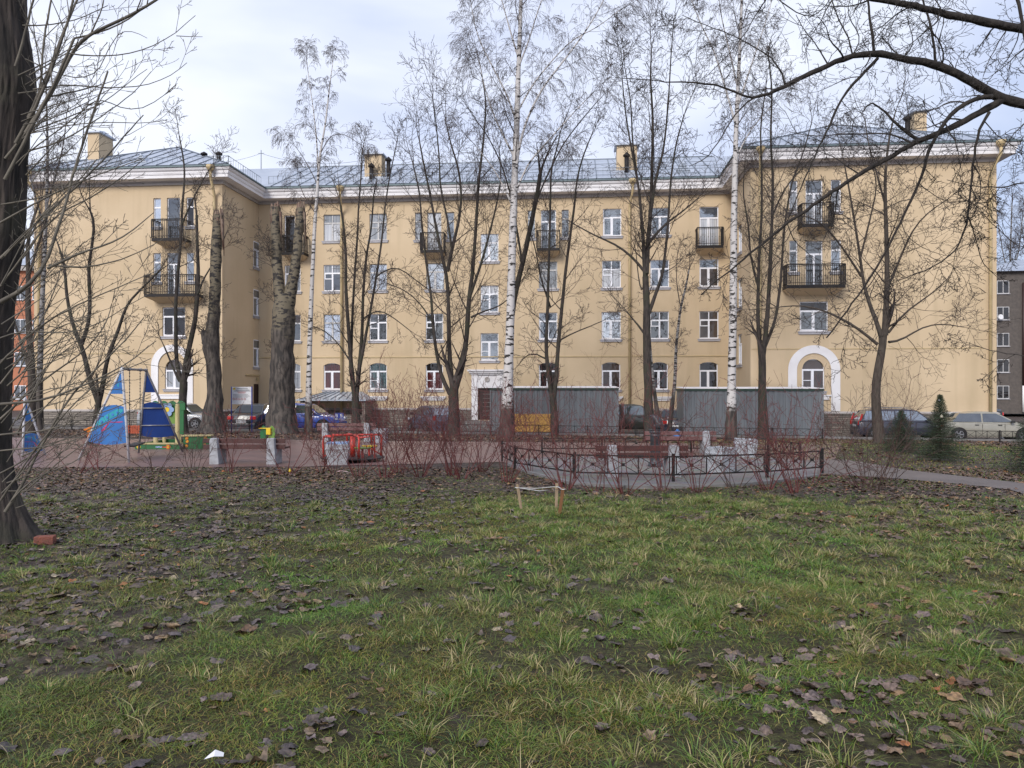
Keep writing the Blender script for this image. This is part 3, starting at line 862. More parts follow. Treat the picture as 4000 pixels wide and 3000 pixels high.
# vents: small triangular dormers and flue pipes
def dormer(u_, v_, z_, s_=0.5):
    d = MB()
    d.add([(u_ - s_, v_, z_ - ZB), (u_ + s_, v_, z_ - ZB), (u_, v_, z_ + s_ * 1.35 - ZB), (u_, v_ + s_ * 2.6, z_ + s_ * 1.3 - ZB)], [(0, 1, 2), (0, 2, 3), (1, 3, 2)])
    o = d.build('roof_vent', M['roof'], roof)
    l_ = MB()
    for k_ in range(4):
        zz = z_ + 0.08 + k_ * s_ * 0.27; ww = s_ * (0.8 - 0.2 * k_)
        l_.box(u_ - ww, u_ + ww, v_ - 0.03, v_ - 0.005, zz - ZB, zz + 0.06 - ZB)
    l_.build('louvre', M['seam'], o)
dormer(wu(545, VL + 0.5), VL + 0.6, 15.75)
dormer(wu(1625, 0.8), 0.8, 15.9, 0.42)
dormer(wu(2670, 0.8), 0.9, 15.95, 0.55)
dormer(wu(3325, VR + 0.8), VR + 1.2, 16.1, 0.6)

def chimney(u0, u1, v0, v1, z0, z1, flues=()):
    ch = MB(); ch.box(u0, u1, v0, v1, z0 - ZB, z1 - ZB)
    o = ch.build('chimney', M['stucco'], roof)
    cp = MB(); cp.box(u0 - 0.16, u1 + 0.16, v0 - 0.16, v1 + 0.16, z1 - ZB + 0.003, z1 + 0.09 - ZB)
    cp.add([(u0 - 0.16, v0 - 0.16, z1 + 0.092 - ZB), (u1 + 0.16, v0 - 0.16, z1 + 0.092 - ZB), (u1 + 0.16, v1 + 0.16, z1 + 0.092 - ZB), (u0 - 0.16, v1 + 0.16, z1 + 0.092 - ZB),
            (u0 + 0.1, (v0 + v1) / 2, z1 + 0.35 - ZB), (u1 - 0.1, (v0 + v1) / 2, z1 + 0.35 - ZB)], [(0, 1, 5, 4), (1, 2, 5), (2, 3, 4, 5), (3, 0, 4)])
    cp.build('chimney_cap', M['roof'], o) if False else cp.build('cap', M['roof'], o)
    ap = MB(); ap.box(u0 - 0.12, u1 + 0.12, v0 - 0.14, v1 + 0.1, z0 - ZB, z0 + 0.45 - ZB); ap.build('flashing', M['roof'], o)
    for (fu, fv, fz) in flues:
        f_ = MB(); f_.tube([(fu, fv, fz - ZB), (fu, fv, fz + 1.15 - ZB)], 0.15, 10)
        f_.lathe([(0.24, 0), (0.24, 0.10), (0.02, 0.3)], (fu, fv, fz + 1.2 - ZB), 10)
        f_.build('flue', M['black'], o)
def chim_px(p0, p1, ptop, v, dv, z0, **k):
    u0, u1 = wu(p0, v), wu(p1, v)
    zt = wz((p0 + p1) / 2, ptop, v)
    chimney(u0, u1, v, v + dv, z0, zt, **k)
chim_px(1424, 1490, 604, 1.6, 1.1, 15.9, flues=((wu(1450, 1.2), 1.25, 15.75), (wu(1512, 1.7), 2.1, 16.4)))
chim_px(2410, 2489, 568, 1.6, 1.3, 15.9, flues=((wu(2448, 1.2), 1.25, 16.0),))
chim_px(342, 386, 520, VL + 2.0, 1.5, 15.8)
chim_px(3572, 3620, 437, VR + 3.6, 1.3, 16.0, flues=((wu(3545, VR + 3.3), VR + 3.3, 16.6),))
for (p_, v_, z_) in ((575 + 222, VL + 2.2, 15.7), (855, VL + 1.6, 15.5)):
    f_ = MB(); u_ = wu(p_, v_)
    f_.tube([(u_, v_, z_ - ZB), (u_, v_, z_ + 1.0 - ZB)], 0.13, 10); f_.lathe([(0.22, 0), (0.22, 0.1), (0.02, 0.22)], (u_, v_, z_ + 1.02 - ZB), 10)
    f_.build('flue', M['black'], roof)
an = MB(); ua = wu(1020, VM); an.tube([(ua, VM, ZR - ZB), (ua, VM, ZR + 1.45 - ZB)], 0.03, 6); an.bar((ua - 0.25, VM, ZR + 1.2 - ZB), (ua + 0.25, VM, ZR + 1.2 - ZB), 0.03)
an.build('mast', M['seam'], roof)
wr = MB()
def catenary(a, b, sag, n=14):
    a = Vector(a); b = Vector(b)
    return [a.lerp(b, i / n) - Vector((0, 0, sag * 4 * (i / n) * (1 - i / n))) for i in range(n + 1)]
wr.tube(catenary((ua, VM, ZR + 1.2 - ZB), (wu(1424, 2), 2, wz(1424, 625, 2) - ZB), 0.5), 0.012, 4)
wr.tube(catenary((ua, VM, ZR + 1.2 - ZB), (wu(790, VM), VM, ZR + 0.6 - ZB), 0.25), 0.012, 4)
wr.build('aerial_wire', M['seam'], roof)

# ---- downpipes
def downpipe(u_, v_, zlow=-0.9, out_=0.17, side=1):
    d = MB()
    z = lambda a: a - ZB
    d.lathe([(0.12, 0), (0.25, 0.22), (0.25, 0.34)], (u_ , v_ - 0.95, z(14.75)), 12)
    d.tube([(u_, v_ - 0.95, z(14.8)), (u_, v_ - 0.95, z(14.45)), (u_ - 0.15 * side, v_ - out_, z(13.55)), (u_ - 0.15 * side, v_ - out_, z(13.0)), (u_ - 0.15 * side, v_ - out_, z(zlow))], 0.085, 10)
    o = d.build('downpipe', M['pipe'], B)
downpipe(wu(1345), 0)
downpipe(wu(2468), 0)
downpipe(UL1 - 0.28, VL, side=1)
downpipe(UR1 + 0.25 - 0.5, VR, side=1)
downpipe(UR0 + 0.35, VR, side=-1)
downpipe(UL0 + 0.3, VL, side=-1)

# ---- balconies
def balcony(fr, a0, a1, zf, h=1.12, dep=0.95, soffit='stucco', ys=None):
    s_ = MB(fr)
    s_.box(a0, a1, 0.004, dep, zf - 0.20, zf - 0.02)
    o = s_.build('balcony', M['black'], B)
    q = MB(fr)
    i = 0.22
    q.add([(a0 + 0.02, 0.006, zf - 0.203), (a1 - 0.02, 0.006, zf - 0.203), (a1 - 0.02, dep - 0.02, zf - 0.203), (a0 + 0.02, dep - 0.02, zf - 0.203),
           (a0 + i * 1.6, 0.006, zf - 0.50), (a1 - i * 1.6, 0.006, zf - 0.50), (a1 - i * 1.6, dep * 0.35, zf - 0.42), (a0 + i * 1.6, dep * 0.35, zf - 0.42)],
          [(0, 3, 7, 4), (3, 2, 6, 7), (2, 1, 5, 6), (4, 7, 6, 5)])
    q.build('soffit', M['stucco'], o)
    r_ = MB(fr)
    zt = zf + h
    for z_ in (zt, zt - 0.09, zf + 0.10):
        t_ = 0.055 if z_ == zt else 0.032
        r_.bar((a0, dep - 0.03, z_), (a1, dep - 0.03, z_), t_)
        r_.bar((a0 + 0.02, 0.02, z_), (a0 + 0.02, dep - 0.05, z_), t_)
        r_.bar((a1 - 0.02, 0.02, z_), (a1 - 0.02, dep - 0.05, z_), t_)
    n = max(6, int((a1 - a0) / 0.115))
    for k_ in range(n + 1):
        x = a0 + (a1 - a0) * k_ / n
        th = 0.055 if k_ in (0, n) else 0.024
        r_.bar((x, dep - 0.03, zf - 0.02), (x, dep - 0.03, zt), th)
        if k_ % 2 == 0:
            r_.lathe([(0.012, 0), (0.028, 0.05), (0.012, 0.10)], (x, dep - 0.03, zf + 0.48), 6)
    for sa in (a0 + 0.02, a1 - 0.02):
        for k_ in range(1, 8):
            r_.bar((sa, dep * k_ / 8, zf - 0.02), (sa, dep * k_ / 8, zt), 0.024)
    r_.build('railing', M['black'], o)
    return o
balcony(FC, wu(1098, -.95), wu(1186, -.95), 10.78)
balcony(FC, wu(1641, -.95), wu(1733, -.95), 10.78)
balcony(FC, wu(2096, -.95), wu(2186, -.95), 10.78)
balcony(FC, wu(2724, -.95), wu(2826, -.95), 10.78)
bl = balcony(FL, wu(593, VL - .95), wu(716, VL - .95), 10.78, dep=1.0)
balcony(FL, wu(564, VL - .95), wu(764, VL - .95), 7.40, dep=1.0)
balcony(FR_, wu(3132, VR - .95), wu(3256, VR - .95), 10.78, dep=1.0)
balcony(FR_, wu(3073, VR - .95), wu(3302, VR - .95), 7.40, dep=1.0)

# ---- white arch bands of the wings
def arch_band(fr, v, po0, po1, pi0, pi1, zc, zbot):
    ao0, ao1, ai0, ai1 = wu(po0, v), wu(po1, v), wu(pi0, v), wu(pi1, v)
    m_ = MB(fr)
    n = 24
    ro_, ri = (ao1 - ao0) / 2, (ai1 - ai0) / 2
    co, ci = (ao0 + ao1) / 2, (ai0 + ai1) / 2
    O_ = [(ao0, zbot)] + [(co - ro_ * math.cos(math.pi * k_ / n), zc + ro_ * math.sin(math.pi * k_ / n) * 0.98) for k_ in range(n + 1)] + [(ao1, zbot)]
    I_ = [(ai0, zbot)] + [(ci - ri * math.cos(math.pi * k_ / n), zc + ri * math.sin(math.pi * k_ / n)) for k_ in range(n + 1)] + [(ai1, zbot)]
    c_ = 0.07
    L = len(O_)
    vs = [(x, c_, z) for x, z in O_] + [(x, c_, z) for x, z in I_] + [(x, 0.001, z) for x, z in O_] + [(x, 0.001, z) for x, z in I_]
    fs = []
    for k_ in range(L - 1):
        fs += [(k_, k_ + 1, L + k_ + 1, L + k_), (k_, 2 * L + k_, 2 * L + k_ + 1, k_ + 1), (L + k_, L + k_ + 1, 3 * L + k_ + 1, 3 * L + k_)]
    fs += [(0, L, 3 * L, 2 * L), (L - 1, 3 * L - 1, 4 * L - 1, 2 * L - 1)]
    m_.add(vs, fs)
    m_.build('arch_surround', M['trim'], B)
    # small moulded shelf inside the arch
    s_ = MB(fr)
    s_.box(ai0 + 0.02, ai1 - 0.02, 0.002, 0.13, 1.20, 1.28); s_.box(ai0 + 0.12, ai1 - 0.12, 0.002, 0.09, 1.0, 1.2)
    s_.build('shelf_moulding', M['trim'], B)
arch_band(FL, VL, 592, 755, 619, 729, wz(670, 1430, VL), ZP + 0.05)
arch_band(FR_, VR, 3078, 3281, 3112, 3246, wz(3180, 1445, VR), ZP + 0.05)
# moulded ledges under the ground floor windows
lm = MB(FC)
for (p0, p1) in ((1427, 1516), (1643, 1742), (2096, 2186), (2338, 2434), (2532, 2624), (2722, 2814)):
    a0, a1 = wu(p0), wu(p1)
    lm.box(a0, a1, 0.002, 0.20, 1.04, 1.12); lm.box(a0 + 0.07, a1 - 0.07, 0.002, 0.15, 0.95, 1.04); lm.box(a0 + 0.16, a1 - 0.16, 0.002, 0.09, 0.84, 0.95)
lm.build('ledge_moulding', M['trim'], B)

# ---- main entrance
E0, E1 = wu(1843), wu(1968)
po = MB(FC)
po.box(E0, PD[0] - 0.02, 0.002, 0.16, -0.45, 2.55); po.box(PD[1] + 0.02, E1, 0.002, 0.16, -0.45, 2.55)
po.box(PD[0] - 0.02, PD[1] + 0.02, 0.002, 0.10, 1.68, 2.55)
po.box(E0 - 0.05, E1 + 0.05, 0.002, 0.22, 2.553, 2.65); po.box(E0 - 0.14, E1 + 0.14, 0.002, 0.32, 2.653, 2.78); po.box(E0 - 0.24, E1 + 0.24, 0.002, 0.42, 2.783, 2.90)
pc = (PD[0] + PD[1]) / 2
prt = po.build('portal', M['trim'], B)
em = MB(FC); em.lathe([(0.001, 0), (0.17, 0), (0.17, 0.05), (0.001, 0.05)], (0, 0, 0), 16)
em = MB(FC @ Matrix.Translation((pc, 0.11, 2.24)) @ Matrix.Rotation(R(-90), 4, 'X')); em.lathe([(0.17, 0), (0.17, 0.04), (0.12, 0.04), (0.12, 0.02)], (0, 0, 0), 18)
em.build('emblem', M['trim_grey'], prt)
dr = MB(FC); dr.box(PD[0] + 0.01, PD[1] - 0.01, -0.14, -0.09, -0.44, 1.65)
do = dr.build('door', M['door'], B)
bars = MB(FC)
for k_ in range(6):
    z_ = -0.15 + k_ * 0.28
    bars.box(PD[0] + 0.3, PD[1] - 0.15, -0.085, -0.07, z_, z_ + 0.03)
bars.build('door_bars', M['step'], do)
stp = MB(FC)
stp.box(E0 - 0.3, E1 + 0.3, 0.17, 1.6, -2.0, -0.48); stp.box(E0 - 0.5, E1 + 0.5, 1.602, 2.0, -2.0, -0.66); stp.box(E0 - 0.5, E1 + 0.5, 2.002, 2.4, -2.0, -0.84)
stp.build('entrance_steps', M['step'], B)
# side door of the left wing with lamp and ledge
sd_ = MB(SL); sd_.box(DOOR_SL[0] + 0.01, DOOR_SL[1] - 0.01, -0.12, -0.06, 0.39, 1.94); sd_.build('side_door', M['door'], B)
ss_ = MB(SL); ss_.box(DOOR_SL[0] - 0.5, DOOR_SL[1] + 0.9, 0.14, 1.3, -2.0, 0.32); ss_.build('side_steps', M['step'], B)
sg = MB(SL); sg.box(DOOR_SL[0] - 0.9, DOOR_SL[1] + 1.3, 0.01, 0.1, 2.50, 2.58); sg.box((DOOR_SL[0] + DOOR_SL[1]) / 2 - 0.08, (DOOR_SL[0] + DOOR_SL[1]) / 2 + 0.08, 0.01, 0.16, 2.12, 2.4)
sg.build('cable_trunking', M['pipe'], B)

# ---- basement canopy with sloping tin roof
a0, a1 = wu(1178, -2), wu(1420, -2)
cn = MB(FC)
cn.add([(a0 - 0.3, 2.2, 0.93), (a1 + 0.2, 2.2, 0.93), (a1 - 0.6, 0.09, 1.42), (a0 + 0.9, 0.09, 1.42), (a0 - 0.3, 0.09, 0.93), (a1 + 0.2, 0.09, 0.93)], [(0, 1, 2, 3), (0, 3, 4), (1, 5, 2)])
cn.box(a0 - 0.32, a1 + 0.22, 0.1, 2.22, 0.84, 0.925)
co_ = cn.build('basement_canopy', M['roof'], B)
cs = MB(FC)
for k_ in range(9):
    t_ = (k_ + 0.5) / 9
    cs.bar((a0 - 0.3 + t_ * (a1 - a0 + 0.5), 2.2, 0.95), (a0 + 0.9 + t_ * (a1 - a0 - 1.5), 0.09, 1.44), 0.04, 0.04)
cs.build('seam', M['seam'], co_)
cb_ = MB(FC)
cb_.box(a0 - 0.1, a0 + 0.1, 0.14, 2.0, -2.0, 0.84); cb_.box(a1 - 0.1, a1 + 0.1, 0.14, 2.0, -2.0, 0.84); cb_.box(a0 + 0.1, a1 - 0.1, 0.14, 1.9, -2.0, -0.1)
cb_.build('basement_wall', M['stone'], B)

# ------------------------------------------------------------ neighbours
def neighbour(name, loc, rz, L, H, D, floors, cols, wallm, label, roofh=2.5, zb=-1.2, trim=True, sillm='pvc', pane='g_mid', ww=1.3, wh=1.5, roofm='roof', x0=1.5):
    b = empty(name, (loc[0], loc[1], zb), rz, label, 'building')
    m_ = MB(); m_.box(0, L, 0, D, 0, H); m_.build('wall', wallm, b)
    fh = (H - 1.2) / floors
    for f_ in range(floors):
        for c_ in range(cols):
            x = x0 + (L - 2 * x0) * (c_ + 0.5) / cols
            z = 1.2 + f_ * fh + 0.5
            w_ = MB()
            a_, b_ = x - ww / 2, x + ww / 2
            w_.box(a_, b_, -0.03, -0.002, z, z + wh)
            o = w_.build('window', M[sillm], b)
            q = MB(); 
            for (p0, p1, q0, q1) in ((a_ + .07, x - .04, z + .08, z + wh - .07), (x + .04, b_ - .07, z + .08, z + wh - .07)):
                q.box(p0, p1, -0.045, -0.032, q0, q1)
            q.build('pane', M[pane], o)
            s_ = MB(); s_.box(a_ - 0.08, b_ + 0.08, -0.12, -0.002, z - 0.07, z - 0.003); s_.build('sill', M['sill'], o)
    if trim:
        c_ = MB(); c_.box(-0.5, L + 0.5, -0.5, D + 0.5, H + 0.002, H + 0.55); c_.build('cornice', M['trim_grey'], b)
    e_ = 0.6; zt = H + (0.56 if trim else 0.0) + 0.003
    r_ = MB(); r_.add([(-e_, -e_, zt), (L + e_, -e_, zt), (L + e_, D + e_, zt), (-e_, D + e_, zt), (D / 2, D / 2, zt + roofh), (L - D / 2, D / 2, zt + roofh)],
                      [(0, 1, 5, 4), (1, 2, 5), (2, 3, 4, 5), (3, 0, 4), (3, 2, 1, 0)])
    r_.build('roof', M[roofm], b)
    return b
neighbour('orange_building', (-62, 84, 0), R(-4), 13.2, 15.6, 13, 4, 5, M['orangewall'], 'salmon orange apartment house with grey cornice beyond the left wing', roofh=3.0)
M['greybrick'] = mat('grey_brown_brick', (0.115, 0.098, 0.088), (0.085, 0.074, 0.068), scale=3, rough=0.9, bump=0.4, bscale=30)
gb = neighbour('grey_building', (54, 88, 0), R(-8), 34, 16.2, 12, 5, 11, M['greybrick'], 'grey brick five storey block seen past the right wing', roofh=2.2, trim=False, ww=1.3, wh=1.5, x0=0.6, pane='g_dark', sillm='oldframe')
dp = MB(); dp.tube([(4.15, -0.2, 3.2), (4.15, -0.2, 14.9)], 0.11, 8); dp.build('downpipe', M['door'], gb)
dp = MB(); dp.tube([(4.15, -0.2, 0.2), (4.15, -0.2, 3.18)], 0.11, 8); dp.build('downpipe', M['trim'], gb)
sdsh = MB(Matrix.Translation((1.6, -0.5, 11.0)) @ Matrix.Rotation(R(80), 4, 'X')); sdsh.lathe([(0.05, -0.08), (0.2, -0.03), (0.30, 0.06), (0.29, 0.06)], (0, 0, 0), 16)
so = sdsh.build('satellite_dish', M['white'], gb)
# ------------------------------------------------------------ ground
def gnode_mat():
    m = bpy.data.materials.new('lawn_soil_and_moss'); m.use_nodes = True
    t = m.node_tree; b = t.nodes['Principled BSDF']; b.inputs['Roughness'].default_value = 0.85
    b.inputs['Specular IOR Level'].default_value = 0.25
    tcn = t.nodes.new('ShaderNodeTexCoord')
    def noise(s, det=6, rough=0.6):
        n = t.nodes.new('ShaderNodeTexNoise'); n.inputs['Scale'].default_value = s; n.inputs['Detail'].default_value = det
        n.inputs['Roughness'].default_value = rough
        t.links.new(tcn.outputs['Object'], n.inputs['Vector']); return n
    def ramp(src, els):
        r = t.nodes.new('ShaderNodeValToRGB')
        r.color_ramp.elements[0].position = els[0][0]; r.color_ramp.elements[0].color = (*els[0][1], 1)
        r.color_ramp.elements[1].position = els[-1][0]; r.color_ramp.elements[1].color = (*els[-1][1], 1)
        for p, c in els[1:-1]:
            e_ = r.color_ramp.elements.new(p); e_.color = (*c, 1)
        t.links.new(src, r.inputs['Fac']); return r
    gr = ramp(noise(24, 8, .75).outputs['Fac'], [(0.36, (0.018, 0.014, 0.010)), (0.46, (0.044, 0.036, 0.020)), (0.55, (0.066, 0.066, 0.026)), (0.70, (0.115, 0.100, 0.046))])
    vo = t.nodes.new('ShaderNodeTexVoronoi'); vo.inputs['Scale'].default_value = 14; vo.inputs['Randomness'].default_value = 1
    t.links.new(tcn.outputs['Object'], vo.inputs['Vector'])
    sp = t.nodes.new('ShaderNodeSeparateColor'); t.links.new(vo.outputs['Color'], sp.inputs[0])
    lf = ramp(sp.outputs[0], [(0.0, (0.026, 0.020, 0.018)), (0.35, (0.055, 0.040, 0.036)), (0.65, (0.085, 0.066, 0.060)), (0.9, (0.13, 0.10, 0.085)), (1.0, (0.20, 0.16, 0.12))])
    big = noise(0.45, 5)
    sx_ = t.nodes.new('ShaderNodeSeparateXYZ'); t.links.new(tcn.outputs['Object'], sx_.inputs[0])
    fine = noise(5, 8, 0.7)
    # leaf cover: noise + more towards the shrubs, the right edge and the far strips
    def math_(op, a, b_):
        n = t.nodes.new('ShaderNodeMath'); n.operation = op
        for i, v in enumerate((a, b_)):
            if isinstance(v, (int, float)): n.inputs[i].default_value = v
            else: t.links.new(v, n.inputs[i])
        return n.outputs[0]
    def mr_(src, a, b_, c, d):
        n = t.nodes.new('ShaderNodeMapRange'); n.inputs['From Min'].default_value = a; n.inputs['From Max'].default_value = b_
        n.inputs['To Min'].default_value = c; n.inputs['To Max'].default_value = d; t.links.new(src, n.inputs['Value']); return n.outputs[0]
    k = math_('MULTIPLY', big.outputs['Fac'], 0.9)
    k = math_('ADD', k, math_('MULTIPLY', fine.outputs['Fac'], 0.8))
    k = math_('ADD', k, mr_(sx_.outputs[1], 11.0, 15.5, 0.0, 0.32))
    k = math_('ADD', k, mr_(sx_.outputs[0], 3.5, 7.5, 0.0, 0.22))
    k = math_('ADD', k, mr_(sx_.outputs[0], -3.5, -0.5, 0.16, 0.0))
    k = math_('SUBTRACT', k, mr_(sx_.outputs[1], 19.0, 22.0, 0.0, 0.22))
    k = math_('ADD', k, mr_(sx_.outputs[1], 29.0, 31.0, 0.0, 0.25))
    fac = mr_(k, 0.92, 1.06, 0.0, 1.0)
    mxn = t.nodes.new('ShaderNodeMix'); mxn.data_type = 'RGBA'
    t.links.new(fac, mxn.inputs[0]); t.links.new(gr.outputs[0], mxn.inputs[6]); t.links.new(lf.outputs[0], mxn.inputs[7])
    t.links.new(mxn.outputs[2], b.inputs['Base Color'])
    bp = t.nodes.new('ShaderNodeBump'); bp.inputs['Strength'].default_value = 1.0; bp.inputs['Distance'].default_value = 0.05
    hn = noise(16, 8, 0.7)
    t.links.new(hn.outputs['Fac'], bp.inputs['Height']); t.links.new(bp.outputs[0], b.inputs['Normal'])
    return m
M['lawn'] = gnode_mat()

def axis(a, b, steps):
    v = [a]
    for lim, st in steps:
        while v[-1] < min(lim, b) - 1e-6: v.append(v[-1] + st)
    return np.array(v)
xs = axis(-400, 400, [(-60, 20), (-12, 1.0), (12, 0.09), (60, 1.0), (400, 20)])
ys = axis(-60, 900, [(2, 3), (16, 0.09), (22, 0.2), (60, 0.6), (120, 4), (900, 30)])
XX, YY = np.meshgrid(xs, ys)
ZZ = G(XX, YY)
V = np.stack([XX, YY, ZZ], -1).reshape(-1, 3)
nx, ny = len(xs), len(ys)
ii, jj = np.meshgrid(np.arange(nx - 1), np.arange(ny - 1))
b0 = (jj * nx + ii).ravel()
ground = np_mesh('ground', V, np.stack([b0, b0 + 1, b0 + 1 + nx, b0 + nx], 1), M['lawn'], smooth=True)
tag(ground, kind='structure')

def sheet(name, near, far, m, lift, nu=120, nv=14, thick=False):
    """ground-hugging sheet lofted between two plan polylines [(x, y) ...]"""
    def res(pl, n):
        P = np.array(pl, float); s = np.r_[0, np.cumsum(np.hypot(*np.diff(P, axis=0).T))]
        q = np.linspace(0, s[-1], n); return np.stack([np.interp(q, s, P[:, 0]), np.interp(q, s, P[:, 1])], 1)
    A, Bq = res(near, nu), res(far, nu)
    T = np.linspace(0, 1, nv)[:, None, None]
    P = A[None] * (1 - T) + Bq[None] * T
    Z = G(P[..., 0], P[..., 1]) + lift
    V_ = np.concatenate([P, Z[..., None]], -1).reshape(-1, 3)
    a, b_ = np.meshgrid(np.arange(nu - 1), np.arange(nv - 1))
    q = (b_ * nu + a).ravel()
    o = np_mesh(name, V_, np.stack([q, q + 1, q + 1 + nu, q + nu], 1), m, smooth=True)
    return tag(o, kind='structure')
def P2(px, py):
    p = gp(px, py); return (p.x, p.y)
def wob(pl, a=0.05):
    """irregular edge where lawn meets the hard surface"""
    out_ = []
    for i in range(len(pl) - 1):
        (x0, y0), (x1, y1) = pl[i], pl[i + 1]
        n = max(2, int(math.hypot(x1 - x0, y1 - y0) / 0.35))
        for k in range(n):
            t_ = k / n; out_.append((x0 + (x1 - x0) * t_ + random.uniform(-a, a), y0 + (y1 - y0) * t_ + random.uniform(-a, a)))
    out_.append(pl[-1]); return out_
M['rubber'] = mat('wet_reddish_playground_paving', (0.175, 0.100, 0.092), (0.120, 0.074, 0.070), scale=1.2, rough=0.42, bump=0.4, bscale=40, bdist=0.006, detail=10, distort=0.4)
M['asphalt'] = mat('grey_asphalt', (0.105, 0.10, 0.10), (0.075, 0.072, 0.072), scale=1.5, rough=0.7, bump=0.3, bscale=60, bdist=0.006)
M['pathmat'] = mat('worn_grey_brown_path', (0.150, 0.122, 0.112), (0.110, 0.090, 0.082), scale=1.3, rough=0.6, bump=0.4, bscale=50, bdist=0.006, detail=9)
M['kerb'] = mat('kerb_concrete', (0.22, 0.21, 0.21), (0.16, 0.155, 0.15), scale=4, rough=0.9)
pg_near = wob([(-30, 18.2), (-13, 18.1), P2(600, 1826), P2(1200, 1824), P2(1700, 1812), P2(1960, 1806), (0.5, 18.6), (4.5, 18.9), (7.8, 18.7)])
pg_far = wob([(-30, 29.5), P2(500, 1716), P2(1200, 1720), P2(2000, 1728), P2(2800, 1732), P2(3300, 1722)])
sheet('playground_surface', pg_near, pg_far, M['rubber'], 0.012, 260, 24)
def paver():
    m = bpy.data.materials.new('pale_paving_setts'); m.use_nodes = True
    t = m.node_tree; b = t.nodes['Principled BSDF']; b.inputs['Roughness'].default_value = 0.75
    tcn = t.nodes.new('ShaderNodeTexCoord')
    vo = t.nodes.new('ShaderNodeTexBrick'); vo.inputs['Scale'].default_value = 1; vo.inputs['Brick Width'].default_value = 0.22; vo.inputs['Row Height'].default_value = 0.11
    vo.inputs['Mortar Size'].default_value = 0.008
    vo.inputs['Color1'].default_value = (0.23, 0.205, 0.19, 1); vo.inputs['Color2'].default_value = (0.16, 0.14, 0.13, 1); vo.inputs['Mortar'].default_value = (0.10, 0.09, 0.085, 1)
    t.links.new(tcn.outputs['Object'], vo.inputs['Vector']); 
    n = t.nodes.new('ShaderNodeTexNoise'); n.inputs['Scale'].default_value = 2.5; n.inputs['Detail'].default_value = 8
    t.links.new(tcn.outputs['Object'], n.inputs['Vector'])
    mm = t.nodes.new('ShaderNodeMix'); mm.data_type = 'RGBA'; mm.blend_type = 'MULTIPLY'; mm.inputs[0].default_value = 0.7
    t.links.new(vo.outputs['Color'], mm.inputs[6]); t.links.new(n.outputs['Color'], mm.inputs[7])
    r = t.nodes.new('ShaderNodeBrightContrast'); r.inputs['Bright'].default_value = 0.05; t.links.new(mm.outputs[2], r.inputs[0])
    t.links.new(r.outputs[0], b.inputs['Base Color'])
    bp = t.nodes.new('ShaderNodeBump'); bp.inputs['Distance'].default_value = 0.01; bp.invert = True
    t.links.new(vo.outputs['Fac'], bp.inputs['Height']); t.links.new(bp.outputs[0], b.inputs['Normal'])
    return m
M['paver'] = paver()
pl_near = [P2(1985, 1815), P2(2060, 1848), P2(2235, 1893), P2(2440, 1906), P2(2630, 1908), P2(2850, 1900), P2(3000, 1888), P2(3190, 1862)]
pl_far = [P2(2000, 1800), P2(2120, 1790), P2(2350, 1786), P2(2600, 1785), P2(2800, 1786), P2(3000, 1790), P2(3120, 1800), P2(3200, 1815)]
sheet('plaza_paving', pl_near, pl_far, M['paver'], 0.024, 110, 12)
kb = MB()
for i in range(len(pl_near) - 1):
    a = Vector((*pl_near[i], g(*pl_near[i]) + 0.01)); b_ = Vector((*pl_near[i + 1], g(*pl_near[i + 1]) + 0.01))
    kb.bar(a + Vector((0, -0.07, 0)), b_ + Vector((0, -0.07, 0)), 0.09, 0.10)
tag(kb.build('plaza_kerb', M['kerb']), kind='structure')
near_p = wob([(5.6, 17.0), P2(3290, 1858), P2(3550, 1876), P2(3836, 1902), P2(4000, 1932), (13.0, 12.8)], 0.03)
far_p = wob([(5.9, 20.2), P2(3307, 1797), P2(3542, 1838), P2(3700, 1856), P2(4000, 1892), (14.2, 14.6)], 0.03)
sheet('footpath', near_p, far_p, M['pathmat'], 0.018, 120, 8)
# parking lane in front of the building
lane_n = [(-40, 38.6), (-15, 38.1), (0, 37.9), (12, 37.4), (22, 36.8), (40, 36.0)]
lane_f = [(-40, 62), (-15, 60), (0, 58), (12, 56), (22, 55), (40, 60)]
sheet('parking_asphalt', lane_n, lane_f, M['asphalt'], 0.015, 160, 60)
kb = MB()
for i in range(len(lane_n) - 1):
    n = 12
    for k in range(n):
        x0 = lane_n[i][0] + (lane_n[i + 1][0] - lane_n[i][0]) * k / n; x1 = lane_n[i][0] + (lane_n[i + 1][0] - lane_n[i][0]) * (k + 1) / n
        y0 = lane_n[i][1] + (lane_n[i + 1][1] - lane_n[i][1]) * k / n; y1 = lane_n[i][1] + (lane_n[i + 1][1] - lane_n[i][1]) * (k + 1) / n
        kb.bar((x0, y0 - 0.08, g(x0, y0) + 0.04), (x1, y1 - 0.08, g(x1, y1) + 0.04), 0.15, 0.16)
tag(kb.build('kerb', M['kerb']), kind='structure')

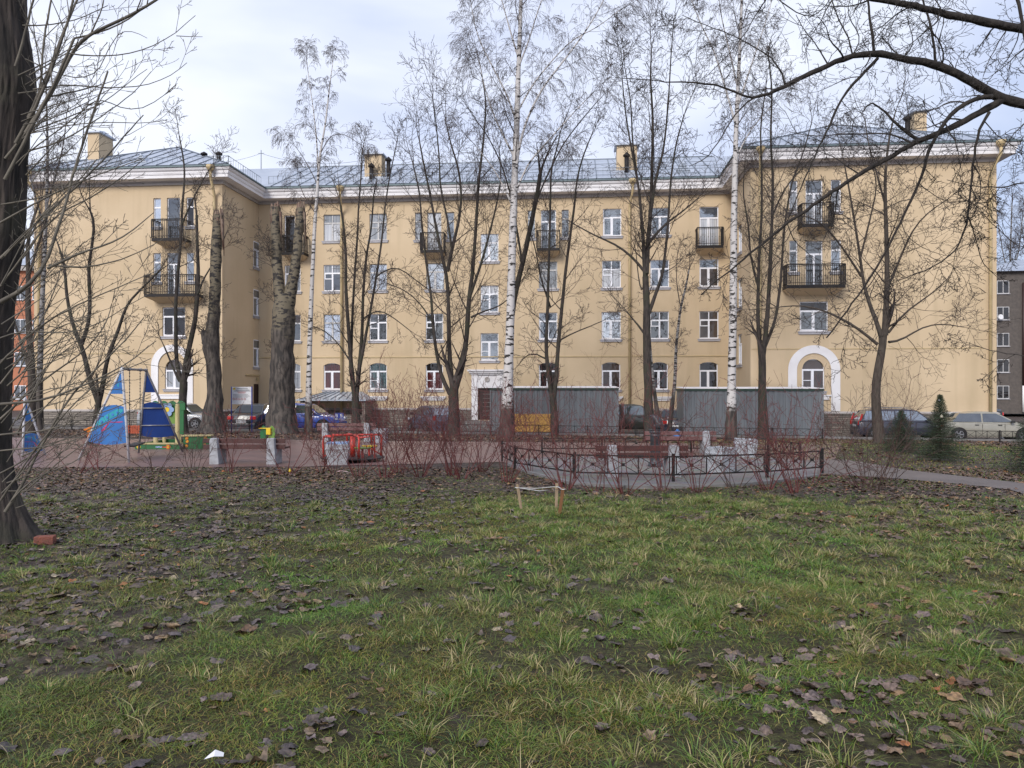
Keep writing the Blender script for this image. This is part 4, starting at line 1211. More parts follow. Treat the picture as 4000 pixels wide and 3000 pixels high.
# ------------------------------------------------------------ fallen leaves and grass as real blades
def smoothnoise(x, y, f, seed):
    r = np.random.default_rng(seed)
    s = 0
    for k in range(6):
        a = r.uniform(0, 2 * np.pi); fr = f * r.uniform(0.6, 1.8); ph = r.uniform(0, 6.28)
        a2 = r.uniform(0, 2 * np.pi); ph2 = r.uniform(0, 6.28)
        s = s + np.sin(fr * (x * np.cos(a) + y * np.sin(a)) + ph) * np.sin(fr * 0.9 * (x * np.cos(a2) + y * np.sin(a2)) + ph2)
    return s / 2.2
def leafiness(x, y):
    """0..1 leaf cover over the lawn"""
    k = 0.36 + 0.22 * smoothnoise(x, y, 1.1, 3) + 0.24 * smoothnoise(x, y, 4.3, 4)
    k = k + np.clip((y - 13.0) / 3.5, 0, 1) * 0.28
    k = k + np.clip((x - 3.2) / 4.0, 0, 1) * 0.40 * np.clip((y - 4) / 4, 0, 1)
    k = k + np.clip((-x - 0.2) / 3.5, 0, 1) * 0.26 * np.clip((y - 4.5) / 4, 0, 1)
    tuft = np.exp(-((x - 1.6) / 2.6) ** 2 - ((y - 8.5) / 3.0) ** 2)
    return np.clip(k - 0.22 * tuft, 0.05, 1.0)
def scatter(n, y0, y1, half=0.72, px=None):
    y = np.sqrt(RNG.uniform(y0 * y0, y1 * y1, n)); x = RNG.uniform(-half, half, n) * y
    return x, y
def clear_of(x, y):
    """mask of points that lie on lawn, not on paving"""
    ok = np.ones(len(x), bool)
    nx_, ny_ = np.array(pg_near).T
    o = np.argsort(nx_)
    yn = np.interp(x, nx_[o], ny_[o])
    ok &= ~((y > yn - 0.02) & (y < 29.8) & (x < 6.5))
    px_, py_ = np.array(pl_near).T; qx, qy = np.array(pl_far).T
    on = (x > px_[0]) & (x < px_[-1]) & (y > np.interp(x, px_, py_) - 0.05) & (y < np.interp(x, qx, qy))
    ok &= ~on
    ax, ay = np.array(near_p).T; bx_, by_ = np.array(far_p).T
    o1, o2 = np.argsort(ax), np.argsort(bx_)
    ok &= ~((x > 5.5) & (y > np.interp(x, ax[o1], ay[o1]) - 0.03) & (y < np.interp(x, bx_[o2], by_[o2])))
    return ok

LC = np.array([[.090, .068, .060], [.120, .092, .082], [.070, .056, .058], [.15, .108, .075], [.105, .083, .082], [.055, .038, .030], [.135, .105, .098], [.19, .13, .075], [.125, .075, .045], [.32, .26, .18], [.24, .10, .04]])
LP = np.array([.16, .15, .12, .09, .15, .10, .10, .05, .05, .015, .015]); LP = LP / LP.sum()
def leaves(name, x, y, size, lab=None):
    n = len(x)
    ang = RNG.uniform(0, 2 * np.pi, n); s = size * RNG.lognormal(-0.15, 0.42, n).clip(.35, 1.9)
    fold = RNG.uniform(-0.15, 0.5, n); tx = RNG.normal(0, 0.17, n); ty = RNG.normal(0, 0.17, n)
    # outline: stem, lobes, tip
    base = np.array([[0, -.5, 0], [0, .55, 0], [.30, -.38, 1], [.40, -.05, 1], [.47, .22, 1], [.20, .34, 1], [-.32, -.36, 1], [-.38, -.02, 1], [-.45, .20, 1], [-.22, .36, 1]])
    jit = RNG.uniform(0.72, 1.28, (n, 10, 1))
    P = base[None, :, :2] * jit
    zf = np.abs(P[..., 0]) * fold[:, None] * base[None, :, 2] + RNG.normal(0, 0.07, (n, 10))
    L = np.stack([P[..., 0], P[..., 1], zf], -1) * s[:, None, None]
    L[..., 2] += L[..., 0] * tx[:, None] + L[..., 1] * ty[:, None]
    c, sn = np.cos(ang)[:, None], np.sin(ang)[:, None]
    X_ = L[..., 0] * c - L[..., 1] * sn + x[:, None]; Y_ = L[..., 0] * sn + L[..., 1] * c + y[:, None]
    Z_ = L[..., 2] + G(x, y)[:, None] + RNG.uniform(-0.004, 0.022, n)[:, None]
    V_ = np.stack([X_, Y_, Z_], -1).reshape(-1, 3)
    idx = np.arange(n)[:, None, None] * 10
    Q = (np.array([[0, 2, 3, 1], [3, 4, 5, 1], [0, 1, 7, 6], [7, 1, 9, 8]])[None] + idx).reshape(-1, 4)
    col = LC[RNG.choice(len(LC), n, p=LP)] * RNG.uniform(0.75, 1.25, (n, 1))
    bk = (np.clip((x - 0.5) / 3.0, 0, 1) + np.clip((y - 12) / 3, 0, 1)).clip(0, 1)[:, None] * RNG.uniform(.4, 1, (n, 1))
    col = col * (1 - bk) + col * np.array([1.25, .98, .70]) * bk
    return np_mesh(name, V_, Q, M['leafmat'], col=np.repeat(col, 10, 0))
M['leafmat'] = attr_mat('fallen_leaf', rough=0.5, spec=0.4, mottle=0.55)
M['blade'] = attr_mat('grass_blade', rough=0.5, spec=0.35)
X1, Y1 = [], []
for (n, a, b_) in ((40000, 2.7, 8.5), (95000, 8.5, 18.4)):
    x, y = scatter(n, a, b_)
    keep = (RNG.uniform(0, 1, n) < leafiness(x, y) ** 1.5 * (0.30 if b_ < 9 else 0.58)) & clear_of(x, y)
    X1.append(x[keep]); Y1.append(y[keep])
# leaf drifts on the strips beyond and on the right-hand lawn
x, y = RNG.uniform(-26, 24, 16000), RNG.uniform(29.6, 38.0, 16000); k = clear_of(x, y); X1.append(x[k]); Y1.append(y[k])
x, y = RNG.uniform(5.5, 22, 14000), RNG.uniform(13.5, 36.5, 14000); k = clear_of(x, y) & (RNG.uniform(0, 1, 14000) < 0.33); X1.append(x[k]); Y1.append(y[k])
x, y = np.concatenate(X1), np.concatenate(Y1)
def lobed(x, y, size):
    """curled lobed leaves for the near lawn: centre, mid ring and lobed rim"""
    n = len(x); K = 22
    th = np.linspace(0, 2 * np.pi, K, endpoint=False)[None]
    kind = RNG.uniform(0, 1, (n, 1)); ph = RNG.uniform(-.15, .15, (n, 1))
    maple = .62 + .34 * np.abs(np.cos(2.5 * th + ph)) ** 1.4 + .08 * np.cos(th)
    oval = .50 + .22 * np.cos(th) ** 2 + .05 * np.cos(11 * th)
    rad = np.where(kind < .55, maple, oval) * (1 + RNG.normal(0, .07, (n, K)))
    sz = (size * RNG.lognormal(-.1, .35, n).clip(.45, 1.8))[:, None] * .62
    amp = RNG.uniform(-.25, .55, (n, 1)); amp2 = RNG.normal(0, .16, (n, 1)); q = RNG.uniform(0, 6.28, (n, 1))
    tx = RNG.normal(0, .16, (n, 1)); ty = RNG.normal(0, .16, (n, 1)); rot = RNG.uniform(0, 6.28, (n, 1))
    rings = []
    for f_ in (.0, .5, 1.0):
        r_ = rad * f_ * sz; X_ = r_ * np.cos(th); Y_ = r_ * np.sin(th)
        Z_ = sz * (amp * f_ ** 2 * np.cos(th * 1.0 + q) ** 2 * .5 + amp2 * f_ ** 2 * np.sin(3 * th + q) * .6 + RNG.normal(0, .03, (n, K)) * f_) + X_ * tx + Y_ * ty
        rings.append((X_, Y_, Z_))
    V_ = []
    for (X_, Y_, Z_) in rings:
        xr = X_ * np.cos(rot) - Y_ * np.sin(rot) + x[:, None]; yr = X_ * np.sin(rot) + Y_ * np.cos(rot) + y[:, None]
        V_.append(np.stack([xr, yr, Z_ + (G(x, y) + RNG.uniform(.0, .026, n))[:, None]], -1))
    V_ = np.concatenate([V_[0][:, :1], V_[1], V_[2]], 1)             # 1 + 2K vertices
    j = np.arange(K); j2 = (j + 1) % K
    tri = np.stack([np.zeros(K, int), 1 + j, 1 + j2, 1 + j2], 1)      # fan, written as triangles below
    t1 = tri[:, :3]; t2 = np.stack([1 + j, 1 + K + j, 1 + K + j2], 1); t3 = np.stack([1 + j, 1 + K + j2, 1 + j2], 1)
    T_ = np.concatenate([t1, t2, t3], 0)[None] + (np.arange(n) * (1 + 2 * K))[:, None, None]
    col = LC[RNG.choice(len(LC), n, p=LP)] * RNG.uniform(.7, 1.25, (n, 1))
    bk = np.clip((x - .5) / 3, 0, 1)[:, None] * RNG.uniform(.3, 1, (n, 1)); col = col * (1 - bk) + col * np.array([1.25, .98, .70]) * bk
    c3 = np.repeat(col, 1 + 2 * K, 0) * np.tile(np.r_[.8, np.full(K, 1.0), np.full(K, 1.08)], n)[:, None]
    return V_.reshape(-1, 3), T_.reshape(-1, 3), c3
nr = y < 10.5
lv = leaves('fallen_leaves', x[~nr], y[~nr], np.where(y[~nr] < 20, 0.056, 0.09))
v_, t_, c_ = lobed(x[nr], y[nr], np.where(y[nr] < 6.5, .068, .056))
nl_ = np_mesh('curled_leaves', v_, t_, M['leafmat'], col=c_, nper=3)
tag(nl_, 'curled wet grey brown leaves lying in the near grass', 'leaf litter', kind='stuff')
tag(lv, 'brown and grey fallen leaves strewn over the lawn', 'leaf litter', kind='stuff')

GC = np.array([[.055, .105, .018], [.080, .150, .022], [.120, .165, .030], [.150, .165, .040], [.19, .165, .065], [.33, .27, .14], [.042, .095, .030], [.10, .072, .030]])
GP = np.array([.18, .21, .20, .15, .09, .03, .06, .08])
def blades(x, y, h, wd, lean, dirs, col, flat=False):
    n = len(x)
    t = np.array([0, .45, 1.0]) if flat else np.array([0, .4, .75, 1.0]); nt_ = len(t); nv_ = 2 * nt_
    a = RNG.uniform(0, 2 * np.pi, n)
    dx, dy = np.cos(dirs), np.sin(dirs)
    bx, by = np.cos(a), np.sin(a)
    hz = h[:, None] * (t[None] - 0.5 * lean[:, None] * t[None] ** 2)
    hx = (h * lean)[:, None] * t[None] ** 1.7
    W = wd[:, None] * (np.array([1.0, .8, .12]) if flat else np.array([1.0, .85, .5, .08]))[None]
    cx = x[:, None] + dx[:, None] * hx; cy = y[:, None] + dy[:, None] * hx; cz = G(x, y)[:, None] + hz - 0.005
    Lp = np.stack([cx - bx[:, None] * W / 2, cy - by[:, None] * W / 2, cz], -1)
    Rp = np.stack([cx + bx[:, None] * W / 2, cy + by[:, None] * W / 2, cz], -1)
    V_ = np.stack([Lp, Rp], 2).reshape(n, -1, 3)
    q = np.array([[0, 1, 3, 2], [2, 3, 5, 4], [4, 5, 7, 6]])[:nt_ - 1]
    Q = (q[None] + (np.arange(n) * nv_)[:, None, None]).reshape(-1, 4)
    return V_.reshape(-1, 3), Q, np.repeat(col, nv_, 0)
def grass_field():
    VS, QS, CS = [], [], []; off = 0
    def push(v, q, c):
        nonlocal off
        VS.append(v); QS.append(q + off); CS.append(c); off += len(v)
    def colr(n, x, y, bias=0.0):
        i = RNG.choice(len(GC), n, p=GP / GP.sum())
        c = GC[i] * RNG.uniform(0.8, 1.25, (n, 1))
        k = np.clip(0.5 + 0.5 * smoothnoise(x, y, 0.8, 9), 0, 1)[:, None]
        k2 = np.clip(smoothnoise(x, y, 2.3, 12), 0, 1)[:, None]
        c = c * (1 - k) + (c * np.array([1.38, 1.05, 0.9])) * k
        return c * (1 - k2) + c * np.array([.85, 1.28, .9]) * k2
    for (n, a, b_, hm, wd, keepk) in ((270000, 2.7, 6.5, 0.050, 0.0036, 1.0), (300000, 6.5, 12.0, 0.048, 0.0060, 1.0), (190000, 12.0, 18.3, 0.042, 0.010, .85)):
        x, y = scatter(n, a, b_)
        x = x + 0.03 * np.sin(17 * y); 
        k = clear_of(x, y) & (RNG.uniform(0, 1, n) < keepk * (1.10 - 0.85 * leafiness(x, y)) * np.clip(.80 + .65 * smoothnoise(x, y, 5.5, 21), .15, 1) * np.clip(.95 + .8 * smoothnoise(x, y * 2.2, 1.5, 33), .12, 1))
        x, y = x[k], y[k]; n = len(x)
        push(*blades(x, y, hm * RNG.uniform(0.4, 1.5, n), wd * RNG.uniform(.6, 1.3, n), RNG.uniform(0.7, 1.75, n), RNG.uniform(0, 6.28, n) + smoothnoise(x, y, 2, 5) * 2, colr(n, x, y), True))
    # tufts
    nt_ = 3000
    tx, ty = scatter(nt_, 2.8, 12.5)
    k = (RNG.uniform(0, 1, nt_) < np.where(tx > -0.5, 0.8, 0.3) * (1.15 - 0.9 * leafiness(tx, ty))) & clear_of(tx, ty)
    tx, ty = tx[k], ty[k]
    for i in range(len(tx)):
        m = int(RNG.uniform(20, 70)); r = abs(RNG.normal(0, RNG.uniform(.03, .09), m)); a = RNG.uniform(0, 6.28, m)
        x = tx[i] + r * np.cos(a); y = ty[i] + r * np.sin(a)
        sc_ = RNG.uniform(0.35, 1.25)
        c = GC[RNG.choice([0, 1, 1, 6, 2, 2, 3, 5] if RNG.uniform() < .7 else [2, 3, 3, 4, 5, 5], m)] * RNG.uniform(0.85, 1.35, (m, 1))
        push(*blades(x, y, 0.12 * sc_ * RNG.uniform(.5, 1.2, m), np.full(m, 0.0042 if ty[i] < 7 else 0.0065) * RNG.uniform(.8, 1.3, m), RNG.uniform(0.4, 1.5, m), a + RNG.normal(0, .5, m), c))
    # short rough grass on the right-hand lawn and along the strips
    x, y = RNG.uniform(5.5, 20, 60000), RNG.uniform(14, 36, 60000); k = clear_of(x, y) & (np.abs(x) < 0.75 * y); x, y = x[k], y[k]; n = len(x)
    push(*blades(x, y, 0.05 * RNG.uniform(.4, 1.4, n), 0.014 * RNG.uniform(.6, 1.3, n), RNG.uniform(.3, 1.3, n), RNG.uniform(0, 6.28, n), colr(n, x, y)))
    return np.concatenate(VS), np.concatenate(QS), np.concatenate(CS)
gv, gq, gc = grass_field()
gr_o = np_mesh('grass', gv, gq, M['blade'], col=gc)
tag(gr_o, 'short green and straw coloured grass blades growing through the leaf litter', 'grass', kind='stuff')
# ------------------------------------------------------------ branching plants
class Lines:
    """collects tapering polylines and turns them into one tube mesh"""
    def __init__(s): s.P = []; s.Rr = []; s.n = []
    def add(s, pts, rs):
        s.P.extend(pts); s.Rr.extend(rs); s.n.append(len(pts))
    def mesh(s, name, m, parent, k=4, origin=(0, 0, 0), rough=0.0):
        if not s.n: return None
        P = np.array(s.P, dtype=np.float64) - np.array(origin); Rr = np.array(s.Rr); n = np.array(s.n)
        st = np.r_[0, np.cumsum(n)[:-1]]; N = len(P)
        first = np.zeros(N, bool); first[st] = True; last = np.zeros(N, bool); last[st + n - 1] = True
        nxt = np.where(last, np.arange(N), np.arange(N) + 1); prv = np.where(first, np.arange(N), np.arange(N) - 1)
        T = P[nxt] - P[prv]; T /= np.maximum(np.linalg.norm(T, axis=1), 1e-9)[:, None]
        ov = P[st + n - 1] - P[st]
        ref = np.where((np.abs(ov[:, 2]) > 0.8 * np.linalg.norm(ov, axis=1))[:, None], np.array([[1.0, 0.2, 0.0]]), np.array([[0.1, 0.3, 1.0]]))
        ref = np.repeat(ref, n, 0)
        A = np.cross(T, ref); A /= np.maximum(np.linalg.norm(A, axis=1), 1e-9)[:, None]
        Bv = np.cross(T, A)
        an = np.arange(k) * 2 * np.pi / k
        rr = Rr[:, None] * (1 + (rough * RNG.normal(0, 1, (N, k)) if rough else 0))
        V_ = P[:, None] + (A[:, None] * np.cos(an)[None, :, None] + Bv[:, None] * np.sin(an)[None, :, None]) * (rr[..., None] if rough else Rr[:, None, None])
        src = np.nonzero(~last)[0]
        j = np.arange(k); j2 = (j + 1) % k
        Q = np.stack([src[:, None] * k + j, src[:, None] * k + j2, (src[:, None] + 1) * k + j2, (src[:, None] + 1) * k + j], -1).reshape(-1, 4)
        return np_mesh(name, V_.reshape(-1, 3), Q, m, parent, smooth=True)

def rnd(a, b): return random.uniform(a, b)
def nrm(v):
    l = math.sqrt(v[0] * v[0] + v[1] * v[1] + v[2] * v[2]) or 1
    return (v[0] / l, v[1] / l, v[2] / l)
def side_dir(t, ang, az):
    """direction at angle ang from t, rotated az about it"""
    r = (0, 0, 1) if abs(t[2]) < 0.9 else (1, 0, 0)
    a = nrm((t[1] * r[2] - t[2] * r[1], t[2] * r[0] - t[0] * r[2], t[0] * r[1] - t[1] * r[0]))
    b = (t[1] * a[2] - t[2] * a[1], t[2] * a[0] - t[0] * a[2], t[0] * a[1] - t[1] * a[0])
    c, s = math.cos(ang), math.sin(ang); ca, sa = math.cos(az), math.sin(az)
    return nrm(tuple(t[i] * c + (a[i] * ca + b[i] * sa) * s for i in range(3)))

class Style:
    def __init__(s, **k):
        s.seg = 0.22; s.jit = 0.22; s.up = 0.06; s.levels = 3; s.n = (5, 4, 3); s.ratio = 0.5; s.ang = (0.5, 1.0)
        s.rmin = 0.004; s.rratio = 0.5; s.droop = 0.0; s.start = 0.25; s.taper = 0.8; s.kink = 0.0; s.ground = None
        s.__dict__.update(k)
def grow(L, p, d, length, r, lvl, st):
    n = max(3, min(9, int(length / st.seg)))
    step = length / n
    pts = [p]; rs = [r]
    dirs = [d]
    up = st.up - (st.droop if lvl >= 1 else 0) * (1 + lvl * 0.4)
    for i in range(n):
        j = st.jit * (1.0 + 0.12 * lvl)
        d = nrm((d[0] + rnd(-j, j), d[1] + rnd(-j, j), d[2] + rnd(-j, j) + up))
        p = (p[0] + d[0] * step, p[1] + d[1] * step, p[2] + d[2] * step)
        pts.append(p); dirs.append(d)
        rs.append(max(st.rmin, r * (1 - st.taper * (i + 1) / n)))
    L.add(pts, rs)
    if lvl + 1 >= st.levels: return
    m = st.n[min(lvl, len(st.n) - 1)]
    m = max(1, int(round(m * rnd(0.7, 1.3))))
    az = rnd(0, 6.28)
    for k in range(m):
        t = st.start + (1 - st.start) * (k + rnd(0.1, 0.9)) / m
        f = t * n; i = min(n - 1, int(f)); q = f - i
        b = tuple(pts[i][c] * (1 - q) + pts[i + 1][c] * q for c in range(3))
        az += 2.4 + rnd(-.5, .5)
        cd = side_dir(dirs[i + 1], rnd(*st.ang), az)
        grow(L, b, cd, length * st.ratio * (1.15 - 0.5 * t) * rnd(0.7, 1.25), max(st.rmin, rs[i] * st.rratio), lvl + 1, st)

def resample(pts, step):
    out_ = [pts[0]]
    for i in range(len(pts) - 1):
        a, b = Vector(pts[i][:3]), Vector(pts[i + 1][:3]); ra, rb = pts[i][3], pts[i + 1][3]
        n = max(1, int((b - a).length / step))
        for k in range(1, n + 1):
            t = k / n; p = a.lerp(b, t); out_.append((p.x, p.y, p.z, ra + (rb - ra) * t))
    return out_
def smooth_line(pts, it=2):
    for _ in range(it):
        q = [pts[0]]
        for i in range(1, len(pts) - 1):
            q.append(tuple(pts[i - 1][c] * .25 + pts[i][c] * .5 + pts[i + 1][c] * .25 for c in range(4)))
        q.append(pts[-1]); pts = q
    return pts

def stem3d(spec, d, z0=None, drift=0.0, seed_amp=0.0):
    """spec: [(px, py, width_px) ...] from foot to tip, standing at depth d; drift: metres towards/away over its length"""
    n = len(spec); out_ = []
    for i, (px, py, w_) in enumerate(spec):
        dd = d + drift * (i / max(1, n - 1)) ** 1.3
        p = ray(px, py, dd)
        out_.append((p.x, p.y, p.z, w_ / F * dd / 2))
    return out_

def tree(name, label, cat, group, d, stems, st, mtrunk, mcrown, dens=1.0, blen=2.2, root_flare=1.25, ends=True, bstart=0.3, k=10, extra=None, spread=1.0, thin=None, forkbark=None, sides=3):
    """stems: list of polylines in photo pixels; each may be ('spec', drift, branch density, branch length, start)"""
    first = stems[0][0] if isinstance(stems[0], tuple) and isinstance(stems[0][0], list) else stems[0]
    foot = gd(first[0][0], d); 
    root = empty(name, foot, 0, label, cat, group)
    T, Cw = Lines(), Lines()
    for si, s in enumerate(stems):
        opt = {}
        if isinstance(s, tuple): s, opt = s
        pl = stem3d(s, d + opt.get('off', 0.0), drift=opt.get('drift', 0.0 if si == 0 else rnd(-1.6, 1.6)))
        if si == 0 and not opt.get('float'):
            w0 = pl[0][3]
            pl = [(foot.x, foot.y, foot.z - 0.15, w0 * root_flare * 1.25), (foot.x * .7 + pl[0][0] * .3, foot.y, foot.z + 0.10, w0 * root_flare), *[q for q in pl if q[2] > foot.z + 0.3]]
        pl = smooth_line(resample(pl, 0.35), 2)
        if st.kink:
            pl = [(a + rnd(-1, 1) * st.kink * 0.5, b + rnd(-1, 1) * st.kink * 0.5, c, r_ * rnd(.94, 1.06)) if 1 < i < len(pl) - 1 else (a, b, c, r_) for i, (a, b, c, r_) in enumerate(pl)]
        (T if max(q[3] for q in pl) > 0.035 else Cw).add([q[:3] for q in pl], [q[3] for q in pl])
        # side branches
        bs = opt.get('start', bstart if si == 0 else 0.12); bd = opt.get('dens', dens); bl_ = opt.get('len', blen)
        Ls = [0]
        for i in range(1, len(pl)): Ls.append(Ls[-1] + (Vector(pl[i][:3]) - Vector(pl[i - 1][:3])).length)
        tot = Ls[-1]; nb = int(tot * (1 - bs) * bd)
        az = rnd(0, 6.28)
        for b in range(nb):
            t = bs + (1 - bs) * (b + rnd(0, 1)) / max(1, nb)
            s_ = t * tot; i = max(1, next((q for q in range(1, len(Ls)) if Ls[q] >= s_), len(Ls) - 1))
            a, c = pl[i - 1], pl[i]; q = (s_ - Ls[i - 1]) / max(1e-6, Ls[i] - Ls[i - 1])
            p = tuple(a[u] * (1 - q) + c[u] * q for u in range(3)); r_ = a[3] * (1 - q) + c[3] * q
            tv = nrm(tuple(c[u] - a[u] for u in range(3)))
            az += 2.4 + rnd(-.6, .6)
            dirv = side_dir(tv, rnd(*st.ang) * spread, az)
            ln = bl_ * rnd(0.45, 1.25) * (1.1 - 0.55 * t)
            grow(Cw, p, dirv, ln, max(st.rmin * 1.5, min(r_ * 0.42, 0.012 + ln * 0.010)), 0, st)
        if ends and opt.get('ends', True):
            a, c = pl[-2], pl[-1]; tv = nrm(tuple(c[u] - a[u] for u in range(3)))
            for _ in range(2): grow(Cw, c[:3], side_dir(tv, rnd(0, .35), rnd(0, 6.28)), bl_ * rnd(.6, .9), max(st.rmin * 1.5, c[3] * .8), 0, st)
    o = (foot.x, foot.y, foot.z)
    T.mesh('trunk', mtrunk, root, k, o, rough=0.035)
    Cw.mesh('crown', mcrown, root, sides, o)
    return root

LIN = Style(jit=0.115, up=0.04, levels=4, n=(5, 4, 2), ratio=0.58, ang=(0.5, 1.05), rmin=0.0066, seg=0.16, start=0.15, rratio=0.55)
LIN2 = Style(jit=0.14, up=0.03, levels=4, n=(5, 4, 2), ratio=0.58, ang=(0.6, 1.2), rmin=0.0062, seg=0.16, start=0.12, rratio=0.55)
BIR = Style(jit=0.09, up=0.05, droop=0.20, levels=4, n=(8, 6, 3), ratio=0.60, ang=(0.35, 0.85), rmin=0.0045, seg=0.20, start=0.2, rratio=0.5)
G1 = 'bare trees standing between the playground and the building'
G2 = 'birches in front of the building'
def fat(l, w_): return [(a, b, w_ if c is None else c) for a, b, c in l]
WS = 0.82
def wl(pts, w0, w1):
    n = len(pts); w0 *= (WS if w0 >= 26 else 1.08); w1 *= (WS if w0 >= 26 else 1.08); return [(p[0], p[1], w0 + (w1 - w0) * (i / (n - 1)) ** 0.8) for i, p in enumerate(pts)]

tree('linden_tree', 'bare dark tree forking into a wide V left of the swing', 'tree', G1, 33.5, [
    wl([(372, 1690), (380, 1610), (385, 1570)], 32, 26),
    wl([(385, 1575), (350, 1480), (330, 1390), (318, 1345), (290, 1290), (268, 1200), (258, 1150), (255, 1040), (235, 980)], 20, 8),
    wl([(318, 1345), (340, 1300), (352, 1220), (352, 1150), (345, 1080), (350, 1010), (365, 930), (370, 850), (355, 830)], 15, 8),
    wl([(385, 1575), (405, 1500), (410, 1430), (425, 1380), (440, 1345), (468, 1280), (482, 1220), (492, 1190), (560, 1120), (620, 1060)], 19, 6)],
    LIN, M['bark'], M['twig'], dens=1.0, blen=2.0, bstart=1.0)
tree('linden_tree', 'bare tree rising in front of the left arched window', 'tree', G1, 34.5, [
    wl([(715, 1696), (712, 1600), (716, 1510), (718, 1490)], 40, 34),
    wl([(712, 1500), (690, 1450), (688, 1400), (686, 1200), (690, 1110), (702, 1000), (708, 900), (712, 800), (722, 700), (720, 640), (710, 580), (700, 530)], 17, 4),
    wl([(718, 1490), (728, 1400), (745, 1330), (764, 1250), (772, 1150), (775, 1050), (770, 950), (768, 840)], 22, 9),
    wl([(772, 1150), (795, 1080), (825, 1045), (860, 980), (880, 920)], 7, 3),
    wl([(709, 880), (738, 810), (772, 740), (815, 665)], 8, 3),
    wl([(640, 1350), (655, 1380), (672, 1430), (700, 1490)][::-1], 9, 5)],
    LIN, M['bark'], M['twig'], dens=0.9, blen=1.8, bstart=1.0)

def stump(label, d, stems, mtr, caps, foot_px):
    foot = gd(foot_px, d); root = empty('cut_poplar_trunk', foot, 0, label, 'tree trunk', 'topped old trunks')
    T, Cw = Lines(), Lines()
    o = (foot.x, foot.y, foot.z)
    ends = []
    for si, s in enumerate(stems):
        pl = stem3d(s, d, drift=0 if si == 0 else 0.3 * si)
        if si == 0:
            w0 = pl[0][3]; pl = [(foot.x, foot.y, foot.z - .15, w0 * 1.35), (foot.x, foot.y, foot.z + .12, w0 * 1.12), *[q for q in pl if q[2] > foot.z + .3]]
        pl = smooth_line(resample(pl, 0.3), 1)
        pl = [(a + rnd(-.02, .02), b + rnd(-.02, .02), c, r_ * rnd(.95, 1.05)) for a, b, c, r_ in pl]
        T.add([q[:3] for q in pl], [q[3] for q in pl]); ends.append(pl[-1])
        for _ in range(6):
            q = random.choice(pl[len(pl) // 3:])
            grow(Cw, q[:3], side_dir((0, 0, 1), rnd(.7, 1.2), rnd(0, 6.28)), rnd(.8, 1.8), 0.018, 0, LIN)
    T.mesh('trunk', mtr, root, 14, o, rough=0.03)
    Cw.mesh('shoots', M['twig'], root, 3, o)
    cp = MB()
    for ci in caps:
        e_ = ends[ci]; r_ = e_[3]
        for k_ in range(9):                                        # torn splinters round the saw cut
            a = k_ / 9 * 6.28; q = (e_[0] - o[0] + math.cos(a) * r_ * .72, e_[1] - o[1] + math.sin(a) * r_ * .72, e_[2] - o[2])
            h = rnd(.05, .35)
            cp.tube([(q[0], q[1], q[2] - rnd(.5, 1.1)), (q[0] + rnd(-.02, .02), q[1], q[2] - .2), (q[0] + rnd(-.04, .04), q[1], q[2] + h)], [r_ * .34, r_ * .40, r_ * rnd(.05, .25)], 5)
        cp.lathe([(r_ * .9, -.3), (r_ * .92, 0), (r_ * .5, .06)], (e_[0] - o[0], e_[1] - o[1], e_[2] - o[2]), 10)
        for k_ in range(5):                                        # loose bark strip hanging down one side
            a = rnd(-.6, .6); q = (e_[0] - o[0] + math.cos(a) * r_, e_[1] - o[1] - abs(math.sin(a)) * r_, e_[2] - o[2] - .2)
            cp.tube([q, (q[0] + .04, q[1] - .04, q[2] - rnd(.5, .9)), (q[0] + rnd(.02, .12), q[1] - .05, q[2] - rnd(1.0, 1.7))], [.07, .05, .015], 4)
    cp.build('torn_top', M['cutwood'], root)
stump('thick branchless trunk sawn off at the top beside the information board', 35.0,
      [[(828, 1695, 100), (834, 1640, 76), (838, 1560, 60), (836, 1470, 54), (832, 1400, 54), (826, 1360, 62), (824, 1325, 62), (836, 1250, 44), (840, 1150, 42), (842, 1050, 42), (846, 950, 42), (852, 841, 38)],
       [(818, 1350, 40), (803, 1340, 30), (795, 1315, 20), (791, 1292, 14)]], M['poplar'], [0], 828)
stump('massive two armed trunk with both tops torn off', 35.5,
      [[(1098, 1698, 118), (1100, 1600, 104), (1104, 1400, 88), (1108, 1240, 90), (1111, 1180, 84), (1111, 1150, 60)],
       [(1102, 1200, 60), (1090, 1120, 44), (1084, 1050, 40), (1079, 950, 38), (1075, 812, 40)],
       [(1124, 1200, 56), (1144, 1100, 42), (1157, 1010, 38), (1167, 920, 36), (1176, 815, 34)]], M['poplar'], [1, 2], 1098)

tree('birch_tree', 'slender white birch with drooping top beside the two armed trunk', 'tree', G2, 36.0, [
    [(1204, 1692, 28), (1206, 1500, 22), (1210, 1330, 19), (1219, 1100, 16), (1228, 900, 14), (1240, 740, 12), (1243, 690, 11), (1250, 600, 9), (1272, 480, 7), (1288, 330, 5), (1300, 245, 2.5)],
    wl([(1243, 690), (1238, 560), (1226, 440), (1210, 330), (1198, 240)], 6, 2.5),
    wl([(1248, 610), (1290, 520), (1350, 520), (1400, 560)], 4, 2),
    wl([(1240, 720), (1205, 650), (1180, 600), (1160, 580)], 4, 2),
    wl([(1230, 830), (1180, 760), (1165, 700)], 5, 2)],
    Style(jit=0.09, up=0.04, droop=0.22, levels=4, n=(7, 6, 3), ratio=0.6, ang=(0.35, .9), rmin=0.0045, seg=0.2, start=0.15), M['birch'], M['birchtwig'], dens=1.5, blen=1.5, bstart=0.55, root_flare=1.2)
